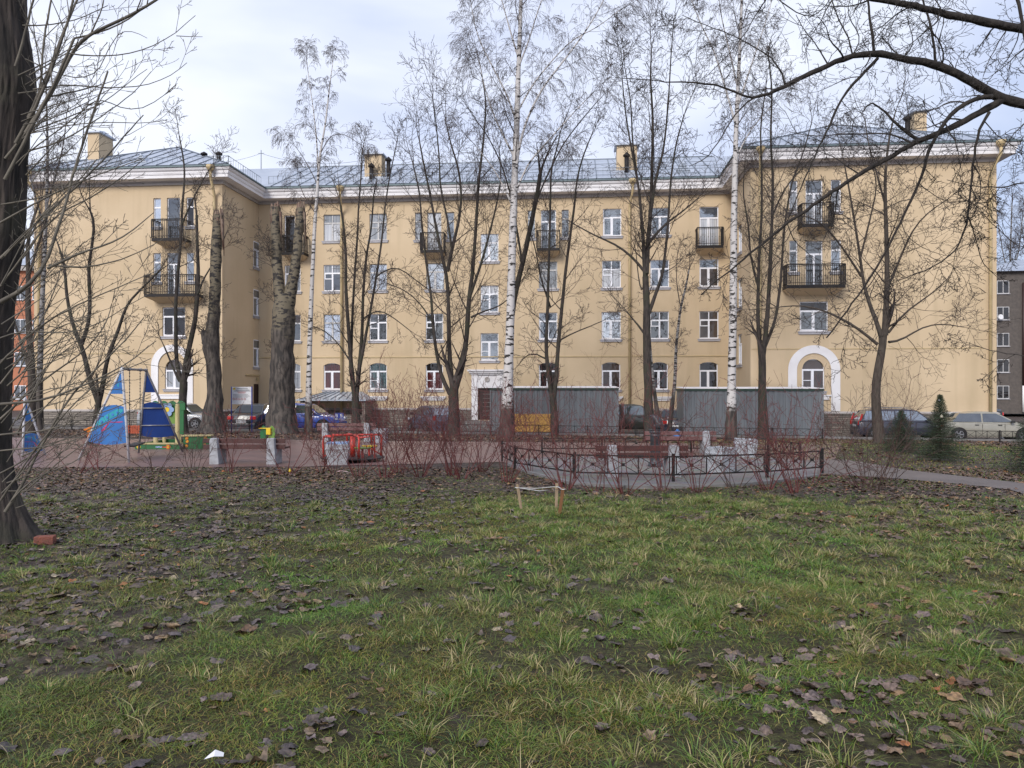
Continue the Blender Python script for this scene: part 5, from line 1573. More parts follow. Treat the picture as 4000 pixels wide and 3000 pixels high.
tree('linden_tree', 'bare tree of four upright stems over the tin canopy', 'tree', G1, 36.0, [
    wl([(1392, 1696), (1390, 1600), (1388, 1550)], 40, 36),
    wl([(1388, 1560), (1376, 1480), (1370, 1400), (1363, 1300), (1355, 1200), (1350, 1100), (1352, 1000), (1345, 900), (1330, 800)], 20, 7),
    wl([(1371, 1400), (1378, 1200), (1385, 1080), (1398, 900), (1400, 800), (1410, 700), (1415, 590)], 11, 4),
    wl([(1390, 1560), (1400, 1480), (1408, 1380), (1415, 1300), (1418, 1150), (1430, 1000), (1450, 900), (1460, 760)], 19, 5),
    wl([(1404, 1440), (1425, 1330), (1446, 1220), (1470, 1080), (1490, 950), (1505, 800), (1520, 700), (1545, 580)], 13, 3.5),
    wl([(1367, 1410), (1330, 1350), (1270, 1290), (1225, 1275)], 6, 3),
    wl([(1470, 1080), (1500, 1050), (1560, 1040), (1640, 1110), (1700, 1145)], 6, 3),
    wl([(1415, 1250), (1470, 1200), (1530, 1235), (1600, 1290)], 6, 3)],
    LIN, M['bark'], M['twig'], dens=1.15, blen=1.9, bstart=1.0)
tree('linden_tree', 'broad bare tree left of the entrance spreading from a thick fork', 'tree', G1, 35.0, [
    wl([(1772, 1698), (1772, 1600), (1772, 1520)], 52, 46),
    wl([(1758, 1540), (1732, 1500), (1712, 1420), (1700, 1350), (1690, 1250), (1684, 1150), (1665, 1030), (1645, 850), (1640, 750), (1615, 650)], 16, 5),
    wl([(1768, 1520), (1757, 1420), (1753, 1300), (1752, 1200), (1746, 1080), (1722, 980), (1700, 870), (1680, 760), (1655, 640), (1640, 560)], 27, 5),
    wl([(1748, 1060), (1768, 960), (1792, 870), (1805, 760), (1790, 650), (1760, 560), (1740, 470)], 15, 4),
    wl([(1778, 1520), (1806, 1430), (1824, 1310), (1830, 1180), (1848, 1050), (1858, 900), (1870, 700), (1888, 560), (1900, 400), (1885, 310)], 24, 4),
    wl([(1832, 1170), (1880, 1030), (1910, 920), (1940, 800), (1960, 690), (1950, 580)], 11, 3.5),
    wl([(1765, 980), (1750, 860), (1720, 740), (1715, 600), (1700, 450), (1690, 380)], 9, 3),
    wl([(1840, 1240), (1890, 1212), (1960, 1200), (2010, 1140)], 8, 3),
    wl([(1690, 1260), (1640, 1180), (1580, 1130), (1520, 1110)], 6, 2.5)],
    LIN, M['bark'], M['twig'], dens=1.45, blen=2.5, bstart=1.0)
tree('birch_tree', 'tallest white birch beside the entrance', 'tree', G2, 34.0, [
    [(1976, 1696, 50), (1984, 1500, 40), (1992, 1300, 34), (1997, 1100, 31), (2003, 900, 29), (2010, 700, 26), (2018, 500, 24), (2024, 300, 19), (2032, 100, 16), (2038, -100, 12), (2044, -350, 7), (2050, -560, 3)],
    wl([(2010, 700), (2030, 560), (2060, 460), (2120, 340), (2200, 240), (2290, 120), (2350, 20), (2400, -90)], 11, 3),
    wl([(2012, 620), (1960, 520), (1920, 430), (1890, 330), (1870, 230)], 8, 2.5),
    wl([(2018, 480), (1985, 380), (1940, 290), (1880, 180), (1850, 90), (1840, 10)], 8, 2.5),
    wl([(2020, 440), (2080, 330), (2170, 220), (2240, 150), (2330, 110), (2420, 40)], 7, 2.5),
    wl([(2026, 260), (2070, 150), (2100, 40), (2150, -80)], 7, 2.5),
    wl([(2026, 230), (1990, 110), (1960, 0), (1930, -100)], 7, 2.5),
    wl([(2000, 800), (1950, 690), (1900, 620), (1850, 560)], 7, 2.5),
    wl([(2003, 780), (2060, 640), (2150, 540), (2240, 440), (2300, 380)], 8, 2.5)],
    BIR, M['birch'], M['birchtwig'], dens=1.15, blen=2.3, bstart=0.45, root_flare=1.2)
tree('linden_tree', 'leaning dark tree with a snapped top behind the tallest birch', 'tree', G1, 36.5, [
    wl([(1996, 1696), (1992, 1450), (1996, 1250), (2018, 1120), (2048, 1000), (2078, 860), (2100, 750), (2110, 680)], 30, 15),
    wl([(2040, 1030), (2020, 900), (2000, 780), (1960, 640), (1900, 520), (1860, 470)], 9, 3),
    wl([(2090, 800), (2130, 700), (2200, 560), (2270, 470), (2330, 400)], 7, 3)],
    LIN, M['bark'], M['twig'], dens=1.1, blen=2.3, bstart=0.5)
tree('linden_tree', 'slim forked bare tree in front of the first grey shed', 'tree', G1, 36.0, [
    wl([(2168, 1702), (2166, 1620), (2160, 1560)], 30, 26),
    wl([(2158, 1565), (2140, 1450), (2132, 1350), (2138, 1250), (2140, 1150), (2145, 1000), (2150, 800), (2152, 650), (2175, 590), (2190, 510)], 17, 4),
    wl([(2163, 1560), (2175, 1450), (2180, 1350), (2195, 1200), (2210, 1050), (2230, 900), (2245, 800), (2252, 700), (2280, 600), (2310, 530)], 18, 4),
    wl([(2185, 1330), (2230, 1300), (2300, 1280), (2350, 1255)], 6, 3),
    wl([(2128, 1400), (2100, 1370), (2060, 1375), (2030, 1420)], 6, 3),
    wl([(2150, 1200), (2110, 1080), (2090, 960), (2060, 880)], 7, 3)],
    LIN, M['bark'], M['twig'], dens=1.25, blen=2.1, bstart=1.0)
tree('linden_tree', 'tall bare tree right of the centre opening into many limbs at second floor height', 'tree', G1, 34.0, [
    wl([(2538, 1712), (2533, 1550), (2526, 1350), (2527, 1200), (2521, 1080)], 44, 30),
    wl([(2519, 1090), (2514, 950), (2505, 850), (2498, 750), (2480, 650), (2462, 560), (2440, 420), (2430, 300)], 15, 3.5),
    wl([(2524, 1070), (2530, 950), (2541, 850), (2549, 600), (2550, 450), (2540, 300), (2545, 190)], 20, 4),
    wl([(2532, 950), (2560, 920), (2600, 870), (2650, 840), (2720, 780)], 13, 4),
    wl([(2529, 1240), (2560, 1150), (2588, 1080), (2608, 900), (2620, 700), (2640, 560), (2672, 450)], 15, 4),
    wl([(2540, 850), (2560, 700), (2590, 600), (2602, 500), (2612, 380), (2622, 200), (2632, 80)], 11, 3),
    wl([(2517, 1060), (2470, 1000), (2400, 950), (2330, 925), (2260, 885), (2225, 865)], 11, 3),
    wl([(2500, 780), (2470, 550), (2465, 400), (2440, 260)], 8, 3),
    wl([(2521, 1090), (2510, 1200), (2490, 1280), (2478, 1400)][:1] + [(2508, 1160), (2492, 1080), (2486, 1000)], 7, 3),
    wl([(2522, 1310), (2490, 1260), (2463, 1235)], 9, 5)],
    LIN, M['bark'], M['twig'], dens=1.45, blen=2.5, bstart=1.0)
tree('birch_tree', 'thin young birch leaning beside the dark blue car', 'tree', G2, 37.5, [
    wl([(2508, 1690), (2600, 1600)][:0] + [(2612, 1696), (2636, 1500), (2641, 1350), (2658, 1200), (2680, 1120), (2692, 1050)], 15, 5),
    wl([(2658, 1200), (2640, 1100), (2645, 1000)], 5, 3)],
    LIN2, M['birchdim'], M['birchtwig'], dens=2.2, blen=1.3, bstart=0.45)
tree('birch_tree', 'thin speckled birch stem crossing behind the tall bare tree', 'tree', G2, 36.2, [
    wl([(2580, 1700), (2560, 1560), (2545, 1440), (2535, 1300), (2530, 1180)], 17, 8)],
    LIN2, M['birchdim'], M['birchtwig'], dens=0.7, blen=1.2, bstart=0.5)
tree('birch_tree', 'white birch in front of the second grey shed', 'tree', G2, 34.0, [
    [(2856, 1702, 40), (2858, 1500, 32), (2864, 1200, 29), (2866, 900, 26), (2870, 700, 22), (2876, 500, 18), (2882, 350, 15), (2892, 150, 12), (2900, -60, 9), (2906, -350, 4)],
    wl([(2872, 480), (2830, 330), (2790, 200), (2740, 100), (2700, 0), (2680, -80)], 8, 2.5),
    wl([(2874, 440), (2920, 300), (2960, 180), (3000, 60), (3030, -60)], 8, 2.5),
    wl([(2878, 330), (2850, 200), (2820, 80), (2800, -60)], 7, 2.5),
    wl([(2868, 640), (2910, 540), (2960, 470), (3010, 420)], 6, 2.5)],
    BIR, M['birch'], M['birchtwig'], dens=1.15, blen=2.0, bstart=0.5, root_flare=1.2)
tree('linden_tree', 'bare tree of three straight stems before the right wing corner', 'tree', G1, 35.0, [
    wl([(2982, 1704), (2978, 1550), (2977, 1380)], 44, 34),
    wl([(2972, 1400), (2962, 1300), (2960, 1200), (2965, 1000), (2975, 850), (2976, 700), (2970, 500), (2990, 350)], 17, 4),
    wl([(2980, 1390), (2992, 1300), (3000, 1200), (3010, 1000), (3016, 850), (3020, 700), (3010, 550), (3016, 350), (3000, 200)], 20, 4),
    wl([(2986, 1360), (3030, 1250), (3050, 1100), (3062, 900), (3090, 720), (3140, 590), (3170, 480)], 13, 3.5),
    wl([(2964, 1130), (2930, 1000), (2925, 880), (2900, 760), (2910, 640)], 9, 3),
    wl([(3015, 850), (3060, 740), (3110, 680), (3190, 600)], 7, 3)],
    LIN, M['bark'], M['twig'], dens=1.3, blen=2.2, bstart=1.0)
tree('linden_tree', 'spreading bare tree before the blank wall of the right wing', 'tree', G1, 31.0, [
    wl([(3436, 1720), (3422, 1600), (3418, 1500), (3428, 1440), (3445, 1380), (3450, 1310)], 46, 36),
    wl([(3444, 1320), (3422, 1250), (3392, 1180), (3372, 1100), (3352, 950), (3332, 830), (3310, 700), (3290, 600)], 18, 4),
    wl([(3456, 1310), (3465, 1150), (3465, 1000), (3460, 850), (3456, 720), (3462, 620), (3480, 500), (3500, 430)], 24, 4),
    wl([(3470, 1300), (3502, 1240), (3560, 1200), (3640, 1150), (3700, 1090)], 10, 3),
    wl([(3472, 1336), (3490, 1345), (3540, 1320), (3600, 1275), (3680, 1262), (3745, 1275)], 10, 3),
    wl([(3428, 1345), (3350, 1280), (3250, 1225), (3180, 1200), (3100, 1190), (3010, 1205)], 12, 3),
    wl([(3465, 1130), (3520, 1000), (3560, 900), (3620, 830), (3700, 780)], 10, 3),
    wl([(3365, 1080), (3300, 980), (3240, 900), (3180, 850), (3120, 840)], 9, 3),
    wl([(3458, 800), (3420, 660), (3390, 560), (3380, 470)], 8, 3),
    wl([(3360, 1010), (3400, 850), (3430, 720), (3400, 620)], 8, 3)],
    LIN2, M['bark2'], M['twig'], dens=1.9, blen=2.3, bstart=1.0)
tree('linden_tree', 'dark leaning tree close behind the big left trunk', 'tree', G1, 28.5, [
    wl([(118, 1705), (122, 1600), (125, 1480), (118, 1350), (108, 1200), (112, 1080), (105, 960), (120, 880), (150, 800)], 46, 9),
    wl([(120, 1470), (95, 1380), (70, 1300), (40, 1200)], 14, 5),
    wl([(112, 1080), (150, 950), (180, 860), (200, 780)], 10, 4)],
    LIN, M['bark2'], M['twig'], dens=1.0, blen=2.0, bstart=0.4)
tree('birch_tree', 'grey speckled birch at the left end of the building', 'tree', G2, 32.0, [
    wl([(150, 1700), (154, 1500), (157, 1400), (166, 1150), (176, 950), (184, 750), (186, 560), (182, 430), (180, 300)], 34, 5),
    wl([(178, 900), (140, 780), (110, 660), (95, 560)], 7, 3),
    wl([(182, 800), (220, 680), (250, 560), (260, 450)], 7, 3)],
    BIR, M['birchdim'], M['birchtwig'], dens=1.2, blen=2.0, bstart=0.4)
# birches and a maple far beyond the right wing
for i, (px, base, top, w_, lab) in enumerate(((3950, 1500, 800, 12, 'distant birch rising behind the grey block'), (4040, 1520, 760, 12, 'distant bare tree at the right picture edge behind the grey block'))):
    d = 104 + 6 * i
    tree('birch_tree', lab, 'tree', 'distant trees beyond the grey block', d, [
        wl([(px, 1560), (px + 4, 1200), (px - 4, 1000), (px + 3, 800)], w_, 4),
        wl([(px, 1120), (px - 30, 1000), (px - 50, 880)], 5, 3), wl([(px, 1080), (px + 30, 980), (px + 45, 850)], 5, 3)],
        Style(jit=0.16, up=0.05, droop=0.05, levels=4, n=(6, 6, 5), ratio=0.5, ang=(0.4, 1.0), rmin=0.010, seg=0.6, start=0.15), M['birchdim'], M['birchtwig'], dens=0.8, blen=4.5, bstart=0.3)

WS = 1.0
wl = lambda pts, w0, w1: [(p[0], p[1], w0 + (w1 - w0) * (i / (len(pts) - 1)) ** 0.8) for i, p in enumerate(pts)]
# ------------------------------------------------------------ foreground: the old tree at the left edge
def near_tree():
    d = 8.4
    foot = gd(2, d)
    root = empty('old_tree', foot, 0, 'massive furrowed dark trunk at the left picture edge with arching tan shoots', 'tree')
    o = tuple(foot)
    tr = [(-14, 2110, 270), (-12, 2070, 225), (-6, 2010, 178), (-10, 1920, 140), (-42, 1800, 140), (-48, 1600, 150), (-50, 1450, 165), (-52, 1236, 168), (-38, 1110, 172), (-18, 1020, 172), (-2, 900, 172), (2, 700, 172), (8, 560, 172), (22, 430, 178), (34, 340, 182), (32, 260, 178), (20, 180, 168), (4, 90, 166), (4, -80, 165), (0, -400, 150), (0, -900, 110)]
    pl = smooth_line(resample(stem3d(tr, d), 0.12), 2)
    me = MB()
    # furrowed trunk surface
    from mathutils import noise as mn
    pl = resample(pl, 0.05)
    k = 120; vs = []; fs = []
    for i, (x, y, z, r_) in enumerate(pl):
        fl = max(0.0, 1 - (z - foot.z) / 0.75) ** 1.6
        for j in range(k):
            a = 2 * math.pi * j / k; ca, sa = math.cos(a), math.sin(a)
            n1 = mn.noise(Vector((ca * 3.2, sa * 3.2, z * 1.1))); n2 = mn.noise(Vector((ca * 9, sa * 9, z * 2.6))); n3 = mn.noise(Vector((ca * 20, sa * 20, z * 9)))
            ridge = (1 - abs(n2) * 2.6)
            rr = r_ * (1 + 0.07 * n1 + 0.055 * ridge + 0.02 * n3 + fl * (0.22 * max(0, math.sin(a * 3 + 0.9)) + .14 * n1))
            vs.append((x - o[0] + rr * ca, y - o[1] + rr * sa, z - o[2]))
    for i in range(len(pl) - 1):
        for j in range(k):
            fs.append((i * k + j, i * k + (j + 1) % k, (i + 1) * k + (j + 1) % k, (i + 1) * k + j))
    me.add(vs, fs, True)
    me.build('trunk', M['bigbark'], root)
    S = Style(jit=0.10, up=0.05, levels=3, n=(4, 2, 2), ratio=0.42, ang=(0.4, 0.9), rmin=0.0022, seg=0.10, start=0.25, rratio=0.55)
    A, Bq = Lines(), Lines()
    def arc(pts, w0, w1, dd, drift=0.0, nb=1.6, bl=0.75, L=A):
        pl = smooth_line(resample(stem3d(wl(pts, w0, w1), dd, drift=drift), 0.10), 4)
        pl = [(a + rnd(-.004, .004), b, c + rnd(-.004, .004), r_) for a, b, c, r_ in pl]
        L.add([q[:3] for q in pl], [q[3] for q in pl])
        tot = sum((Vector(pl[i + 1][:3]) - Vector(pl[i][:3])).length for i in range(len(pl) - 1))
        n = int(tot * nb)
        for b in range(n):
            i = int(len(pl) * (0.2 + 0.78 * (b + rnd(0, 1)) / max(1, n))); i = min(len(pl) - 2, i)
            tv = nrm(tuple(pl[i + 1][u] - pl[i][u] for u in range(3)))
            grow(L, pl[i][:3], side_dir(tv, rnd(.45, .95), rnd(0, 6.28)), bl * rnd(.4, 1.3), max(.0028, pl[i][3] * .5), 0, S)
        for q in pl[4::5]:                                         # buds
            if rnd(0, 1) < .5:
                a = rnd(0, 6.28); L.add([q[:3], (q[0] + math.cos(a) * .02, q[1] + math.sin(a) * .012, q[2] + .018)], [.004, .0018])
    # upper fan (pale shoots leaving the trunk and bending right)
    arc([(60, 560), (140, 420), (210, 250), (260, 100), (300, -60)], 16, 8, 7.6, nb=2.2)
    arc([(100, 520), (190, 380), (270, 230), (300, 150), (440, 95), (540, 45), (610, 0), (680, -50)], 18, 9, 7.5, 0.3, 2.4)
    arc([(290, 150), (380, 130), (470, 100), (540, 50), (640, -30)], 8, 4, 7.7, 0.2, 2)
    arc([(20, 700), (90, 560), (160, 430), (250, 250), (290, 150)], 15, 10, 7.4, 0, 1.5)
    arc([(110, 460), (180, 300), (250, 120), (290, 20), (330, -60)], 12, 7, 8.0, 0.3, 2)
    arc([(270, 210), (360, 222), (460, 222), (560, 200), (640, 165), (690, 130), (765, 60)], 6, 2.2, 7.5, 0.3, 1.5, 0.5)
    arc([(690, 140), (730, 155), (790, 143)], 3.5, 1.8, 7.8, 0, 0)
    arc([(130, 350), (210, 325), (300, 332), (420, 345), (530, 345), (640, 320), (730, 245)], 7, 2.2, 7.6, 0.4, 1.6, 0.5)
    arc([(120, 510), (240, 470), (330, 430), (420, 400), (500, 320), (575, 270)], 6, 2.2, 7.7, 0.4, 1.8, 0.5)
    arc([(60, 640), (150, 560), (260, 490), (400, 360), (500, 460), (560, 430), (650, 380), (690, 330)], 6, 2.2, 7.9, 0.4, 1.6, 0.5)
    arc([(110, 590), (230, 560), (330, 500), (430, 430), (520, 370), (590, 280)], 7, 2.5, 8.1, 0.5, 1.8, 0.5)
    arc([(120, 520), (260, 490), (420, 470), (540, 490), (600, 482), (650, 470)], 5, 2, 7.6, 0.3, 1.4, 0.4)
    arc([(20, 620), (120, 500), (160, 330), (170, 150), (200, 0), (215, -80)], 12, 6, 8.2, 0.3, 2)
    arc([(60, 260), (100, 120), (130, 0), (150, -100)], 12, 7, 7.9, 0, 2)
    arc([(90, 100), (160, 105), (250, 90), (330, 70), (420, 20)], 6, 3, 7.7, 0.3, 2, .5)
    arc([(100, 230), (200, 280), (300, 320), (380, 300), (450, 130), (480, 90), (550, 140), (575, 148)], 5, 2, 8.2, .3, 1.2, .4)
    # middle fan crossing the yellow wall
    arc([(0, 1180), (60, 1165), (130, 1120), (175, 1075), (190, 1000), (210, 930), (250, 830), (280, 690), (330, 540), (385, 380), (420, 280)], 20, 7, 7.2, .5, 1.9)
    arc([(185, 1050), (250, 1010), (340, 975), (440, 960), (520, 900), (570, 860), (600, 830)], 12, 3, 7.2, .4, 1.7, .55)
    arc([(190, 1035), (270, 1060), (340, 1050), (430, 1030), (520, 1000), (600, 960), (640, 930)], 9, 2.5, 7.3, .3, 1.5, .5)
    arc([(0, 1010), (60, 960), (130, 880), (220, 800), (330, 700), (430, 600), (510, 500), (560, 450)], 13, 4, 7.8, .5, 2.0, .6)
    arc([(0, 870), (80, 830), (180, 760), (300, 720), (420, 660), (500, 650), (560, 620)], 9, 3, 7.5, .4, 1.8, .6)
    arc([(0, 800), (100, 780), (200, 770), (300, 730), (380, 620)], 7, 3, 8.0, .3, 1.7, .5)
    arc([(0, 1120), (90, 1000), (190, 860), (300, 790), (400, 760), (470, 690), (560, 630), (600, 590)], 9, 2.5, 8.0, .4, 1.8, .5)
    # lower fan over the playground
    arc([(20, 2000), (60, 1975), (90, 1900), (110, 1830), (190, 1690), (270, 1540), (330, 1480), (420, 1400), (520, 1300), (560, 1240)], 16, 4, 7.0, .4, 2.0, .6)
    arc([(0, 1960), (70, 1850), (130, 1760), (230, 1640), (330, 1530), (410, 1470), (500, 1440), (590, 1400)], 9, 3, 6.9, .3, 1.8, .6)
    arc([(0, 1580), (90, 1585), (170, 1570), (280, 1530), (380, 1480), (440, 1455), (530, 1400), (610, 1330)], 13, 3.5, 7.0, .5, 1.8, .6)
    arc([(0, 1640), (80, 1560), (170, 1480), (270, 1420), (380, 1330), (430, 1240), (450, 1130)], 10, 3, 7.4, .4, 1.8, .6)
    arc([(0, 1700), (100, 1690), (220, 1680), (330, 1640), (430, 1600), (500, 1570), (590, 1540)], 8, 2.5, 6.8, .3, 1.6, .5)
    arc([(0, 1420), (90, 1330), (180, 1250), (260, 1210), (380, 1160), (460, 1120), (560, 1080), (630, 1050)], 9, 3, 7.6, .4, 1.9, .5)
    arc([(0, 1320), (80, 1280), (200, 1300), (300, 1310), (400, 1260), (500, 1190), (580, 1150)], 7, 2.5, 7.3, .3, 1.7, .5)
    arc([(0, 1760), (120, 1740), (200, 1760), (320, 1720), (420, 1640), (520, 1600)], 7, 2.5, 6.7, .3, 1.5, .5)
    arc([(40, 1960), (120, 1850), (230, 1840), (340, 1790), (430, 1690)], 7, 2.5, 6.8, .3, 1.6, .5)
    arc([(0, 1850), (120, 1800), (200, 1700), (250, 1600), (270, 1500), (300, 1400)], 7, 3, 7.1, .3, 1.7, .5)
    arc([(30, 1920), (150, 1915), (280, 1905), (400, 1870)], 6, 2.2, 7.2, .3, 1.4, .4)
    arc([(60, 1985), (160, 1945), (230, 1940)], 5, 2, 7.3, .2, 1.2, .3)
    arc([(0, 1500), (70, 1420), (140, 1300), (200, 1180), (230, 1080), (260, 960)], 9, 3, 7.9, .3, 2.0, .6)
    for i in range(46):                                            # thin suckers filling the fan
        y0 = rnd(900, 1950); x0 = rnd(0, 90)
        L_ = rnd(250, 520); a = R(rnd(15, 68)); b = a + R(rnd(-22, 12))
        x1, y1 = x0 + math.cos(a) * L_ * .5, y0 - math.sin(a) * L_ * .5
        arc([(x0, y0), (x1, y1), (x1 + math.cos(b) * L_ * .5, y1 - math.sin(b) * L_ * .5)], rnd(4, 7), 2, rnd(6.8, 8.3), rnd(-.3, .5), 1.6, .45)
    for i in range(18):
        y0 = rnd(250, 800); x0 = rnd(60, 120)
        L_ = rnd(220, 420); a = R(rnd(5, 60)); b = a + R(rnd(-15, 30))
        x1, y1 = x0 + math.cos(a) * L_ * .5, y0 - math.sin(a) * L_ * .5
        arc([(x0, y0), (x1, y1), (x1 + math.cos(b) * L_ * .5, y1 - math.sin(b) * L_ * .5)], rnd(4, 6), 2, rnd(7.2, 8.3), rnd(-.3, .5), 1.6, .45)
    A.mesh('shoots', M['greyshoot'], root, 5, o)
near_tree()

# ------------------------------------------------------------ foreground: limbs reaching in from a tree just outside on the right
def overhead_tree():
    d = 7.4
    foot = gd(4720, d)
    root = empty('maple_tree', foot, 0, 'large dark tree at the upper right whose crooked limbs hang across the picture', 'tree')
    o = tuple(foot)
    T, Cw = Lines(), Lines()
    S = Style(jit=0.30, up=-0.01, levels=4, n=(5, 4, 3), ratio=0.50, ang=(0.5, 1.15), rmin=0.0020, seg=0.07, start=0.12, rratio=0.5)
    tr = [(foot.x, foot.y, foot.z - .2, .32), (foot.x, foot.y, foot.z + .3, .25), (foot.x - .05, foot.y, 2.0, .22), (foot.x - .1, foot.y - .05, 3.2, .20), (foot.x + .05, foot.y, 4.6, .17), (foot.x + .1, foot.y, 6.5, .12), (foot.x + .1, foot.y, 9.0, .05)]
    pl = smooth_line(resample(tr, .2), 2); T.add([q[:3] for q in pl], [q[3] for q in pl])
    def limb(pts, w0, w1, dd=7.0, drift=0.0, nb=3.2, bl=0.62, start=0.05):
        sp = stem3d(wl(pts, w0, w1), dd, drift=drift)
        pl = smooth_line(resample(sp, .07), 2)
        pl = [(a + rnd(-.006, .006), b, c + rnd(-.006, .006), r_ * rnd(.94, 1.08)) for a, b, c, r_ in pl]
        T.add([q[:3] for q in pl], [q[3] for q in pl]) if w0 > 9 else Cw.add([q[:3] for q in pl], [q[3] for q in pl])
        tot = sum((Vector(pl[i + 1][:3]) - Vector(pl[i][:3])).length for i in range(len(pl) - 1)); n = int(tot * nb * 1.3)
        for b in range(n):
            i = int(len(pl) * (start + (.98 - start) * (b + rnd(0, 1)) / max(1, n))); i = min(len(pl) - 2, i)
            tv = nrm(tuple(pl[i + 1][u] - pl[i][u] for u in range(3)))
            grow(Cw, pl[i][:3], side_dir(tv, rnd(.5, 1.2), rnd(0, 6.28)), bl * rnd(.35, 1.35), max(.0035, min(.010, pl[i][3] * .45)), 0, S)
    # big limbs start at the trunk outside the frame
    limb([(4740, 330), (4400, 190), (4000, 114), (3898, 95), (3771, 70), (3644, 44), (3537, 13), (3404, -5), (3280, -40), (3150, -90)], 42, 16, 7.0, nb=2.6)
    limb([(4730, 620), (4350, 470), (4000, 405), (3917, 386), (3834, 342), (3739, 285), (3644, 250), (3537, 228), (3410, 206), (3328, 218), (3233, 253), (3138, 301), (3068, 335), (3005, 367), (2942, 383)], 48, 11, 7.0, nb=2.6)
    limb([(2942, 383), (2872, 361), (2790, 326), (2695, 323), (2600, 321), (2500, 308), (2405, 305)], 10, 2.5, 7.0, nb=2.6, bl=.5)
    limb([(2942, 383), (2872, 443), (2821, 532), (2771, 608), (2714, 646), (2690, 650)], 9, 3, 7.0, nb=2.6, bl=.5)
    limb([(3429, 228), (3360, 298), (3309, 354), (3265, 430), (3227, 519), (3182, 608), (3144, 696), (3100, 800), (3060, 900)], 13, 3, 7.0, nb=2.6, bl=.5)
    limb([(3917, 390), (3853, 424), (3739, 487), (3638, 532), (3550, 570), (3423, 646), (3328, 696), (3201, 785), (3075, 873), (2980, 950), (2904, 1013), (2820, 1080), (2740, 1150)], 30, 4, 7.0, nb=3.0)
    limb([(3875, 378), (3841, 373), (3771, 399), (3714, 443), (3670, 506), (3638, 557), (3613, 652), (3575, 747), (3518, 867), (3442, 1013), (3370, 1130), (3290, 1240), (3230, 1320)], 20, 5, 6.9, nb=3.6, bl=.7)
    limb([(3587, 548), (3518, 500), (3480, 462), (3410, 392), (3385, 398), (3368, 440)], 13, 4, 7.0, nb=3.2)
    limb([(3560, 560), (3480, 520), (3400, 522), (3300, 525), (3180, 532), (3080, 515)], 9, 3, 7.0, nb=3.0, bl=.5)
    limb([(3866, 437), (3840, 480), (3822, 506), (3806, 608), (3790, 728), (3784, 848), (3739, 981), (3676, 1025), (3580, 1070), (3500, 1100)], 13, 3, 6.9, nb=3.6, bl=.6)
    limb([(3784, 848), (3812, 930), (3825, 1000), (3860, 1060), (3890, 1080)], 6, 2.5, 6.9, nb=3.4, bl=.4)
    limb([(3800, 640), (3840, 685), (3835, 760), (3800, 840)], 6, 3, 6.8, nb=3.0, bl=.4)
    limb([(4100, 690), (4000, 715), (3904, 734), (3840, 732), (3771, 722), (3700, 700)], 8, 3, 6.6, nb=3.0, bl=.5)
    limb([(3660, 262), (3648, 190), (3644, 127), (3625, 60), (3600, -20)], 11, 7, 7.0, nb=3.0)
    limb([(3416, 200), (3405, 130), (3401, 95), (3388, -10)], 12, 8, 7.0, nb=3.0)
    limb([(3233, 247), (3205, 200), (3182, 165), (3135, 110), (3110, 60)], 7, 3, 7.0, nb=3.2)
    limb([(3068, 329), (3056, 279), (3020, 225), (2942, 184), (2872, 139), (2758, 101), (2663, 57)], 9, 3, 7.0, nb=3.2)
    limb([(3929, 120), (3900, 170), (3866, 222), (3850, 260), (3841, 300)], 6, 3, 7.0, nb=3.0, bl=.5)
    limb([(3328, 215), (3320, 150), (3270, 80), (3255, 0), (3230, -60)], 8, 4, 7.1, nb=3.4)
    limb([(3328, 218), (3370, 140), (3300, 60), (3330, -40)], 6, 3, 7.2, nb=3.4)
    limb([(3520, 232), (3560, 195), (3590, 180), (3560, 130), (3540, 60)], 7, 3, 7.1, nb=3.4)
    limb([(3000, -40), (3080, 30), (3170, 80), (3230, 20), (3260, -40)], 6, 3, 7.3, nb=4, bl=.7)
    limb([(3620, -40), (3700, 60), (3660, 160), (3680, 250)], 6, 3, 7.2, nb=3.4)
    limb([(3960, -60), (3990, 60), (4010, 200)], 14, 10, 6.6, nb=4)
    limb([(4080, 420), (3960, 520), (3880, 640), (3850, 760), (3790, 830)], 6, 2.5, 6.5, nb=3.4, bl=.5)
    limb([(3030, -60), (2950, 60), (2900, 150), (2820, 240), (2760, 300)], 6, 2.5, 7.4, nb=3.2, bl=.6)
    limb([(4250, 900), (4120, 960), (4000, 980), (3900, 900), (3830, 820), (3760, 760)], 6, 2, 6.6, nb=2.6, bl=.5)
    limb([(4150, 1400), (4000, 1390), (3900, 1378), (3800, 1345), (3716, 1318)], 6, 2, 6.6, nb=2.0, bl=.4)
    T.mesh('trunk', M['overbark'], root, 9, o, rough=0.04)
    Cw.mesh('crown', M['overtwig'], root, 3, o)
overhead_tree()

# ------------------------------------------------------------ dogwood shrubs
DOG = Style(jit=0.17, up=0.05, levels=3, n=(4, 3, 2), ratio=0.42, ang=(0.45, 0.95), rmin=0.0028, seg=0.14, start=0.3, rratio=0.6, taper=.7)
def shrub(px, py, h, spread, ns, m, label, twiggy=1.0):
    f = gp(px, py); root = empty('dogwood_bush', f, 0, label, 'bush', 'bare dogwood bushes along the lawn edge')
    L = Lines()
    for i in range(int(ns * 1.1)):
        a = rnd(0, 6.28); q = (f.x + math.cos(a) * rnd(.01, .12), f.y + math.sin(a) * rnd(.01, .10), f.z - .04)
        lean = rnd(.15, 1.5) * spread
        dv = nrm((math.cos(a) * lean, math.sin(a) * lean, 1.0))
        s = Style(**{**DOG.__dict__, 'up': rnd(-.02, .07)})
        s.n = (max(2, int(rnd(4, 7) * twiggy)), 3, 2)
        grow(L, q, dv, h * rnd(.6, 1.4), rnd(.006, .010), 0, s)
    L.mesh('stems', m, root, 4, tuple(f))
    return root
